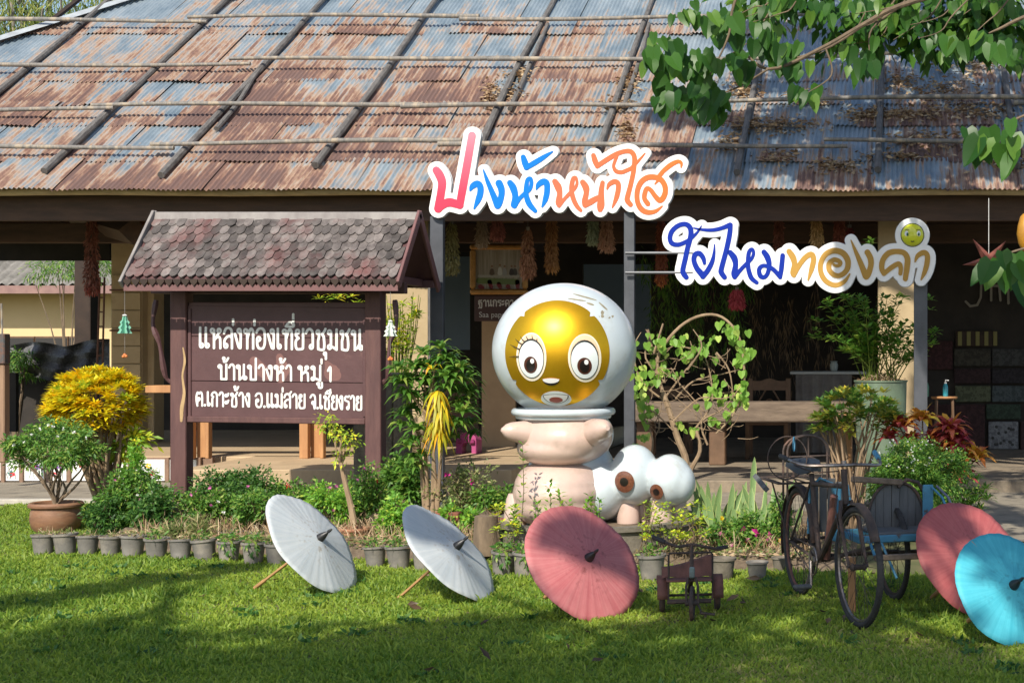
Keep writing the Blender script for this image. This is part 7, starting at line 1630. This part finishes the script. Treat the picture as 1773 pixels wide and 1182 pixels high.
# sidecar
wheel(tri_, (.40, .50, .30), .30, (0, 1, 0), m_rust, tyre_r=.018)
def BX(name, c, d, m, rot=None, bev=.006): return MB().box(c, d, rot=rot, bev=bev).build(name, m, tri_, local=True)
def archz(u): return .47 + .27 * (1 - abs(2 * u - 1) ** 2.6) ** .5
for i in range(7):                                     # arched back of upright planks
    y0_, y1_ = .305 + i * .054, .305 + (i + 1) * .054 - .003; k_ = 4; tops = [(y0_ + (y1_ - y0_) * q / k_, archz(min(.985, max(.015, (y0_ + (y1_ - y0_) * q / k_ - .30) / .385)))) for q in range(k_ + 1)]
    mb = MB(); poly = [(y0_, .465)] + tops + [(y1_, .465)]; n_ = len(poly); xo = .47 + random.uniform(-.003, .003); mb.v = [(xo + .008, p[0], p[1]) for p in poly] + [(xo - .008, p[0], p[1]) for p in poly]; mb.f = [tuple(range(n_)), tuple(range(n_, 2 * n_))[::-1]] + [(q, n_ + q, n_ + (q + 1) % n_, (q + 1) % n_) for q in range(n_)]
    mb.build('back_plank', m_dkp, tri_, local=True)
arch = [(.485, .30 + .385 * t_ / 16, archz(min(.99, max(.01, t_ / 16))) + .006) for t_ in range(17)]; T('arch_rail', arch, .010, m_rust)
for i in range(4):
    y = .10 + i * .052; hgt = .30 + .04 * math.sin(math.pi * (i + .5) / 4); BX('side_plank', (.25 + i * .01, y - .07, .46 + hgt / 2 - .03), (.016, .049, hgt), m_dkp, bev=.003)
T('arch_rail', [(.24, -.01, .42), (.24, .0, .70), (.26, .06, .77), (.30, .13, .74), (.32, .16, .42)], .009, m_bl)
BX('seat_plank', (.60, .50, .462), (.30, .46, .02), m_dkp)
BX('front_beam', (.75, .46, .435), (.03, .56, .045), m_bl); BX('rear_beam', (.12, .42, .40), (.03, .56, .045), m_bl); BX('side_beam', (.43, .73, .43), (.66, .03, .045), m_bl); BX('side_beam', (.43, .18, .43), (.66, .03, .045), m_bl)
BX('upright', (.62, .06, .585), (.03, .052, .34), m_bl); BX('upright', (.60, .135, .66), (.03, .05, .20), m_bl, rot=Matrix.Rotation(R(12), 3, 'X'))
BX('top_rail', (.50, .36, .765), (.022, .34, .038), m_oldwood, rot=Matrix.Rotation(R(-5), 3, 'X')); T('top_hoop', [(.50, .50, .72), (.49, .56, .765), (.48, .64, .745), (.48, .70, .66), (.50, .73, .45)], .012, m_rust)
BX('corner_board', (.50, .70, .60), (.02, .07, .26), m_bl)
for (y, m) in ((.74, m_bl), (.78, mat('lilac_grey_paint', C(.16, .17, .24), C(.10, .11, .15), scale=10, rough=.6))): T('strut', [(.50, y - .02, .72), (.62, y + .01, .66), (.95, y + .03, .355)], .008, m, n=6)
T('strut', [(.72, .72, .44), (.96, .79, .35)], .009, m_bl, n=6); T('strut', [(.70, .24, .43), (.93, .20, .36)], .009, m_bl, n=6); T('strut', [(.75, .30, .42), (.93, .34, .22)], .008, m_bl, n=6)
BX('foot_rail', (.95, .50, .35), (.035, .62, .035), m_oldwood); MB().ball((.96, .80, .345), .026, n=12, m=8).build('rail_end', m_bl, tri_, local=True, smooth=True)
T('axle_bar', [(.40, .05, .30), (.40, .74, .30)], .012, m_rust); T('link_bar', [(.47, .03, .28), (.75, .30, .40)], .012, m_rust); T('link_bar', [(0, .06, .345), (.12, .3, .40)], .010, m_rust)
BX('prop_post', (.80, .10, .17), (.03, .045, .34), m_planks)
# ================================================================ RUSTY CHILD'S TRICYCLE
TYc = 8.95; tk = thing('toy_tricycle', (W(1196, 0, TYc).x, TYc, 0), "small rusty child's tricycle facing the camera beside the rose parasol", 'tricycle', rot=(0, 0, R(-80)))
def T2(name, pts, r, m=m_rust, n=7, sm=True): return MB().tube(pts, r, n=n).build(name, m, tk, local=True, smooth=sm)
wf = MB().ring((.20, 0, .105), .092, .012, axis=(.12, 1, 0), n=36, m=7).build('wheel', m_rust, tk, local=True, smooth=True); 
s_ = MB()
for i in range(12): a = i * math.pi / 6; s_.tube([(.20, 0, .105), (.20 + .09 * math.cos(a), -.01 * math.cos(a), .105 + .09 * math.sin(a))], .003, n=4)
s_.build('spokes', m_rust, wf, local=True); MB().lathe([(.015, -.04), (.015, .04)], c=(.2, 0, .105), axis=(0, 1, 0), n=10).build('hub', m_rust, wf, local=True)
for s in (-1, 1):
    wv = MB().ring((-.14, s * .165, .10), .088, .016, axis=(0, 1, 0), n=30, m=8).build('wheel', m_rust, tk, local=True, smooth=True); MB().lathe([(.085, -.006), (.03, -.014), (.03, .014), (.085, .006)], c=(-.14, s * .165, .10), axis=(0, 1, 0), n=24).build('disc', m_rust2, wv, local=True)
    mb = MB(); k = 12
    for i in range(k + 1):
        a = R(-5) + R(160) * i / k
        for dy in (-.032, .032): mb.v.append((-.14 + .118 * math.cos(a), s * .165 + dy, .105 + .118 * math.sin(a)))
    for i in range(k): mb.f.append((2 * i, 2 * i + 1, 2 * i + 3, 2 * i + 2))
    mb.build('mudguard', m_rust2, tk, local=True, smooth=True).modifiers.new('s', 'SOLIDIFY').thickness = .003
    T2('fork_blade', [(.15, s * .02, .25), (.17, s * .034, .20), (.20, s * .034, .105)], .008)
T2('steering_column', [(.15, 0, .24), (.10, 0, .43)], .012); T2('handlebar', catmull([(.05, -.215, .475), (.07, -.17, .455), (.10, -.08, .425), (.10, 0, .435), (.10, .08, .42), (.07, .16, .40), (.05, .20, .41)], 4), .009); T2('grip', [(.04, -.225, .478), (.075, -.155, .45)], .014, m_tyre); T2('grip', [(.045, .215, .41), (.07, .15, .405)], .012, m_tyre)
T2('frame_loop', [(-.02, -.13, .09), (-.02, -.13, .36), (-.02, -.12, .37), (-.02, .12, .37), (-.02, .13, .36), (-.02, .13, .09), (-.02, -.13, .09)], .007, n=6)
T2('axle', [(-.14, -.19, .10), (-.14, .19, .10)], .008); T2('backbone', [(.14, 0, .24), (0, 0, .20), (-.14, 0, .12)], .015); T2('front_bar', [(.02, -.14, .085), (.02, .12, .085)], .012)
mb = MB(); n_ = 12
for i in range(n_ + 1):
    t_ = i / n_; z = .33 - .02 * math.sin(t_ * 3 + 1) - .04 * (1 - t_); y = -.17 + .30 * t_
    mb.v += [(-.06, y, .215 + .01 * math.sin(t_ * 9)), (-.09, y, z), (-.12, y, z + .005)]
for i in range(n_): mb.f += [(3 * i, 3 * i + 1, 3 * i + 4, 3 * i + 3), (3 * i + 1, 3 * i + 2, 3 * i + 5, 3 * i + 4)]
mb.build('seat_back', m_rust2, tk, local=True).modifiers.new('s', 'SOLIDIFY').thickness = .004
MB().box((-.02, -.01, .212), (.13, .27, .012), bev=.004).build('seat', m_rust2, tk, local=True); MB().box((.165, .0, .28), (.02, .032, .065), bev=.006).build('front_plate', mat('blue_grey_plate', C(.16, .22, .22), C(.09, .08, .07), scale=20, rough=.6), tk, local=True)
T2('crank', [(.20, .03, .105), (.24, .05, .06)], .006); T2('pedal', [(.24, .04, .055), (.25, .13, .045)], .008)
# ================================================================ TREES
g_tree = leafmat('tree_leaf', C(.020, .078, .013), C(.060, .165, .024), c3=C(.15, .28, .04), trans=.45, rough=.4)
g_treeb = leafmat('tree_leaf_far', C(.03, .08, .02), C(.09, .17, .03), c3=C(.16, .22, .05), trans=.4)
def limb_tree(name, base, top, blobs, nleaf, L, m, label, r0=.22, cat='tree', wd=.6, holes=.3):
    t = thing(name, base, label, cat); base, top = Vector(base), Vector(top); mb = MB(); k = 10; pts = [base.lerp(top, i / k) + Vector((.12 * math.sin(i * .8), .1 * math.cos(i * .7), 0)) * (i / k) for i in range(k + 1)]
    mb.tube(pts, [r0 * (1.25 if i == 0 else 1 - .55 * i / k) for i in range(k + 1)], n=12); mb.build('trunk', m_bark, t, smooth=True)
    lm_ = MB(); lst = []
    for c, r_ in blobs:
        c = Vector(c); s = pts[random.randint(5, k)]; mid = s.lerp(c, .5) + Vector((0, 0, .3)); q = catmull([tuple(s), tuple(mid), tuple(c)], 5); lm_.tube(q, [r0 * .35 * (1 - .8 * i / (len(q) - 1)) + .01 for i in range(len(q))], n=7)
        for _ in range(5):
            e = c + Vector((random.gauss(0, 1), random.gauss(0, 1), random.gauss(0, .6))) * r_ * .55; lm_.tube([c, c.lerp(e, .5) + Vector((0, 0, .1)), e], [.03, .02, .008], n=5)
        lst.append(cloud(c, (r_, r_, r_ * .7), nleaf, L, wd, clumps=12, shell=.25, gravity=.6))
    lm_.build('limbs', m_bark, t, smooth=True); leafobj('crown', lst, m, t); return t
random.seed(33)
def over(T, L, r_):      # a leaf mass that stands between the sun and the point T
    return (tuple(Vector(T) + sd * L), r_)
def roofpt(px, py):
    k = (600 - py) / F; Z = 8.85 / (.652 - k); return roofp((px - PX) / F * Z, Z)
BL = []
# the crown of the tree whose boughs hang into the picture at the right
for (px, py, r_) in ((1310, 60, .75), (1420, 70, .8), (1520, 60, .8), (1640, 60, .85), (1760, 60, .85), (1360, 140, .7), (1460, 140, .75), (1580, 140, .8), (1700, 140, .85), (1330, 215, .62), (1430, 215, .7), (1540, 210, .7), (1650, 215, .75), (1765, 215, .8),
                     (1235, 280, .50), (1330, 285, .62), (1440, 285, .7), (1550, 280, .7), (1660, 285, .75), (1770, 285, .8), (1880, 200, 1.0), (1900, 80, 1.0), (1470, 20, .8), (1600, 10, .8), (1180, 205, .3)):
    BL.append(over(roofpt(px, py), random.uniform(5.6, 7.6), r_))
BL += [over(W(1500, 435, 14.4), 6.2, .22), over(W(1600, 455, 14.4), 6.5, .30)]
treeR = limb_tree('shade_tree', (3.9, 10.2, 0), (2.6, 11.0, 7.6), BL, 620, .16, g_tree, 'broad shade tree whose leafy boughs hang in at the upper right', r0=.26, wd=.66)
# visible boughs with leaves one can tell apart
random.seed(9)
tme = []
for i in range(8):
    q = heartleaf(); q.materials.append(g_tree); tme.append(q); kx = random.uniform(.66, .86)
    for v in q.vertices: v.co.x *= kx; v.co.z += random.uniform(.4, 1.0) * .10 * v.co.y ** 2 - .02
ob = ORIG[treeR]
def bough(pts, r0, r1, Y, name='bough'):
    q = catmull([tuple(W(p[0], p[1], Y + (p[2] if len(p) > 2 else 0))) for p in pts], 5); k = len(q); mb = MB(); mb.tube(q, [r0 + (r1 - r0) * i / (k - 1) for i in range(k)], n=7); mb.build(name, m_bark, treeR, smooth=True); return q
for _ in range(16):
    x_ = random.uniform(1300, 1760); y_ = random.uniform(0, 70); bough([(x_ + random.uniform(40, 120), -60), (x_ + 25, y_ * .4), (x_, y_), (x_ - random.uniform(20, 60), y_ + random.uniform(10, 40))], .006, .0018, random.uniform(8.6, 9.5), name='twig')
b1 = bough([(1900, -120), (1720, -40), (1560, 10), (1500, 40), (1420, 85), (1330, 120), (1270, 75), (1215, 60)], .020, .005, 8.6); bough([(1500, 40), (1440, 80), (1380, 100)], .010, .004, 8.6)
bough([(1900, -20), (1773, 30), (1735, 48), (1712, 58)], .014, .004, 8.0); bough([(1560, 10), (1510, 50), (1505, 90)], .008, .003, 8.7); bough([(1900, 160), (1800, 190), (1740, 215)], .012, .004, 7.4); bough([(1900, 420), (1800, 425), (1740, 440)], .010, .004, 7.2)
bough([(1300, -60), (1270, 10), (1262, 60), (1240, 110), (1215, 155)], .010, .003, 8.3); bough([(1330, 120), (1280, 150), (1240, 165)], .007, .003, 8.5); bough([(1430, 85), (1440, 130), (1400, 160)], .006, .003, 8.6)
def hang(px, py, sx, sy, n_, Y, size, dk=0):
    for _ in range(int(n_ * 1.15)): putleaf(tme, W(px + random.gauss(0, sx * .55), py + random.gauss(0, sy * .5) - 8, Y + random.gauss(0, .12)), size * random.uniform(.58, 1.1), treeR, down=(random.gauss(0, .28), random.gauss(-.1, .25), -1), face=(random.gauss(0, .45), -1, random.gauss(.45, .3)))
for a in ((1130, 100, 22, 40, 14, 8.3, .125), (1175, 95, 30, 40, 16, 8.3, .13), (1215, 110, 30, 40, 16, 8.3, .13), (1250, 40, 36, 36, 16, 8.4, .13), (1200, 25, 24, 24, 8, 8.4, .12), (1160, 165, 28, 24, 12, 8.2, .13), (1215, 175, 26, 26, 13, 8.2, .14), (1250, 185, 14, 22, 7, 8.2, .12), (1285, 120, 18, 40, 8, 8.4, .11),
          (1345, 85, 26, 26, 11, 8.7, .13), (1380, 110, 24, 28, 10, 8.7, .14), (1320, 60, 24, 24, 8, 8.8, .12), (1400, 165, 26, 16, 7, 8.6, .12), (1500, 105, 26, 24, 9, 8.6, .12), (1430, 24, 40, 18, 8, 8.8, .10), (1490, 14, 34, 14, 7, 8.8, .11), (1560, 26, 30, 24, 8, 8.8, .11), (1610, 8, 36, 14, 8, 8.9, .10),
          (1670, 14, 34, 18, 8, 8.8, .11), (1730, 14, 34, 18, 9, 8.8, .11), (1650, 78, 30, 18, 9, 8.2, .13), (1710, 78, 18, 24, 8, 8.0, .13), (1760, 90, 18, 30, 8, 8.6, .13), (1700, 240, 22, 26, 8, 7.4, .15), (1752, 250, 18, 34, 8, 7.3, .17), (1725, 465, 20, 28, 8, 7.2, .14), (1762, 470, 12, 26, 6, 7.0, .17), (1350, 15, 30, 18, 8, 8.8, .13)): hang(*a)
leafobj('upper_foliage', [cloud(W(px, py, 9.6), (.24, .3, .16), int(n_ * 1.8), .095, .6, gravity=1.0, shell=.2) for px, py, n_ in ((1400, -10, 60), (1460, 30, 46), (1530, 20, 60), (1590, 45, 50), (1650, 20, 70), (1700, 55, 60), (1745, 20, 70), (1700, -5, 60), (1560, -10, 60), (1340, 10, 40), (1480, 95, 16), (1620, 70, 40), (1760, 70, 50), (1500, 60, 36), (1290, -5, 30))], g_tree, treeR)
# trees behind the camera that shade the near lawn
gp = lambda px, py: Vector((W(px, 0, GY(py)).x, GY(py), 0))
def lawn_blobs(L_): return [over(gp(px, py), random.uniform(9.5, 12), r_) for px, py, r_ in L_]
BL = lawn_blobs([(-60, 1150, .75), (60, 1130, .7), (170, 1150, .75), (300, 1145, .75), (430, 1160, .7), (560, 1140, .7), (690, 1150, .75), (820, 1130, .75), (30, 1045, .34), (180, 1020, .22), (300, 1000, .20), (400, 985, .14), (620, 1110, .36), (760, 1095, .42), (0, 1230, .9), (220, 1240, .9), (450, 1250, .9), (680, 1240, .9), (150, 1400, 1.2), (600, 1400, 1.2), (-250, 1150, 1.0), (880, 1085, .3)])
limb_tree('shade_tree', (-5.2, -5.5, 0), (-4.6, -2.6, 7.0), BL, 430, .13, g_treeb, 'tall leafy tree behind the viewer that shades the near lawn on the left', r0=.22)
BL = lawn_blobs([(950, 1165, .55), (1080, 1170, .55), (1210, 1130, .6), (1340, 1160, .7), (1480, 1170, .7), (1620, 1160, .6), (1760, 1170, .7), (1165, 1085, .25), (1330, 1045, .22), (1000, 1250, .9), (1250, 1260, .9), (1500, 1260, .9), (1750, 1260, .9), (1300, 1400, 1.2), (1700, 1420, 1.2)])
BL += [over(W(*q[:2], q[2]), random.uniform(9.5, 11.5), q[3]) for q in ((1385, 930, 9.8, .40), (1470, 930, 8.7, .38), (1480, 1050, 8.4, .30), (1555, 900, 9.3, .40), (1210, 1000, 9.0, .34), (1620, 920, 9.6, .28), (1000, 885, 8.8, .16), (735, 905, 9.6, .12), (1790, 960, 8.7, .3), (1450, 800, 10.5, .3), (1610, 640, 16.8, .4), (1640, 800, 16.6, .7), (1740, 800, 16.6, .8), (1720, 880, 14.5, .6), (1560, 600, 15, .3))]
limb_tree('shade_tree', (2.6, -4.5, 0), (1.2, -.5, 6.8), BL, 400, .13, g_treeb, 'leafy tree behind the viewer on the right that dapples the trishaw', r0=.2)
# bamboo clump beyond the hip of the roof, and trees round the garden
def bamboo_clump(px0, px1, Y, htop, label, n=30):
    xa, xb = W(px0, 0, Y).x, W(px1, 0, Y).x; t = thing('bamboo_clump', ((xa + xb) / 2, Y, 0), label, 'bamboo'); mb = MB(); lst = []
    for i in range(n):
        x = random.uniform(xa, xb); y = Y + random.uniform(-2, 2); h_ = htop * random.uniform(.75, 1.05); lx = random.gauss(0, 1.2); q = [(x, y, 0), (x + lx * .2, y, h_ * .5), (x + lx * .6, y - .2, h_ * .85), (x + lx * 1.1, y - .5, h_)]; mb.tube(catmull(q, 3), [.06] * 4 + [.05] * 3 + [.03] * 3, n=6)
        for k in range(16): c = Vector(q[2]).lerp(Vector(q[3]), random.uniform(-1.4, 1.1)); lst.append(cloud(c, (.8, .8, .6), 46, .24, .13, gravity=1.0, shell=.1))
    mb.build('canes', m_bamboo, t); leafobj('foliage', lst, leafmat('bamboo_leaf', C(.08, .13, .025), C(.22, .28, .05), c3=C(.34, .33, .08), trans=.4), t)
bamboo_clump(20, 260, 41, 12.2, 'feathery bamboo clump rising behind the left end of the pavilion roof', n=34)
for i, (x, y, h_) in enumerate(((-34, 52, 9), (-24, 58, 10), (-14, 60, 9), (-3, 56, 10), (9, 58, 11), (20, 50, 9))):
    BLs = [((x + random.gauss(0, 1.8), y + random.gauss(0, 1.5), h_ * random.uniform(.45, .9)), random.uniform(1.6, 2.4)) for _ in range(8)]
    limb_tree('garden_tree', (x, y, 0), (x, y, h_ * .6), BLs, 260, .5, g_treeb, ['round green tree at the far left beyond the neighbour house', 'green tree directly behind the neighbour house', 'green tree behind the pavilion left of its middle', 'green tree straight behind the pavilion', 'green tree behind the right end of the pavilion', 'green tree beyond the right end of the garden'][i], r0=.3)
# ---------------------------------------------------------------- fallen leaves
def litter(pts, sz, m, name, label, lift=.03):
    n = len(pts); P = np.array(pts); D = np.stack([rng.normal(size=n), rng.normal(size=n), .2 * rng.normal(size=n)], 1); V, Fq, tq = leaves(P, D, sz * (.7 + .6 * rng.random(n)), sz * .42, cup=.6); tag(link(name, tri_mesh(name, V, Fq, tq), m, None, 'stuff'), label, 'leaf litter')
pts = []
for (px, py, sx, sy, n_) in ((900, 135, 20, 8, 90), (850, 180, 14, 22, 90), (1090, 150, 16, 22, 110), (1070, 190, 26, 10, 120), (1085, 235, 14, 14, 80), (1290, 165, 26, 14, 160), (1300, 225, 36, 14, 180), (1260, 255, 16, 16, 90), (1370, 225, 50, 12, 160), (1340, 280, 30, 10, 80), (1450, 295, 36, 10, 130), (1500, 205, 40, 10, 130), (1560, 205, 60, 10, 220), (1640, 165, 60, 24, 260), (1690, 200, 60, 12, 200), (1560, 150, 40, 18, 140), (1570, 250, 40, 10, 90), (1640, 250, 60, 14, 160), (1400, 180, 40, 12, 100), (1560, 277, 60, 6, 120), (1740, 290, 40, 10, 90), (880, 165, 26, 16, 60), (1680, 120, 50, 16, 120)):
    for _ in range(n_):
        a, b = px + random.gauss(0, sx * .6), py + random.gauss(0, sy * .6); k = (600 - b) / F; Z = 8.85 / (.652 - k)
        if Z > 16.2: pts.append(tuple(roofp((a - PX) / F * Z, Z, .05 + random.random() * .025)))
litter(pts, .085, g_dry, 'roof_leaves', 'dead leaves caught against the poles on the roof')
pts = [(random.uniform(-4.5, 1.6), random.uniform(7.2, 11.5), .035) for _ in range(26)] + [(W(px, 0, GY(py)).x, GY(py), .04) for px, py in ((1285, 1045), (1290, 1052), (1280, 1040), (1435, 1080), (1432, 1070), (1585, 1105), (1570, 1120), (1240, 1085), (705, 1057), (708, 1060), (1460, 1075))]
litter(pts, .09, leafmat('dead_brown_leaf', C(.08, .05, .03), C(.18, .11, .06), trans=.1), 'lawn_leaves', 'a few dead brown leaves lying on the lawn')

# broad-leaved weeds in the lawn
n = 1500; xw = -7.0 + 8.4 * rng.random(n // 13 + 1).repeat(13)[:n] + rng.normal(size=n) * .03; yw = 6.9 + 4.4 * rng.random(n // 13 + 1).repeat(13)[:n] + rng.normal(size=n) * .03
kk = yw < 11.6 - (xw + 6.35) * .20; xw, yw = xw[kk], yw[kk]; n = len(xw); P = np.stack([xw, yw, np.full(n, .015)], 1); D = np.stack([rng.normal(size=n), rng.normal(size=n), .6 + .5 * rng.random(n)], 1)
V, Fq, tq = leaves(P, D, .035 + .03 * rng.random(n), .018 + .008 * rng.random(n)); tag(link('lawn_weeds', tri_mesh('lawn_weeds', V, Fq, tq), g_dark, None, 'stuff'), 'broad-leaved weeds scattered through the lawn grass', 'weeds')
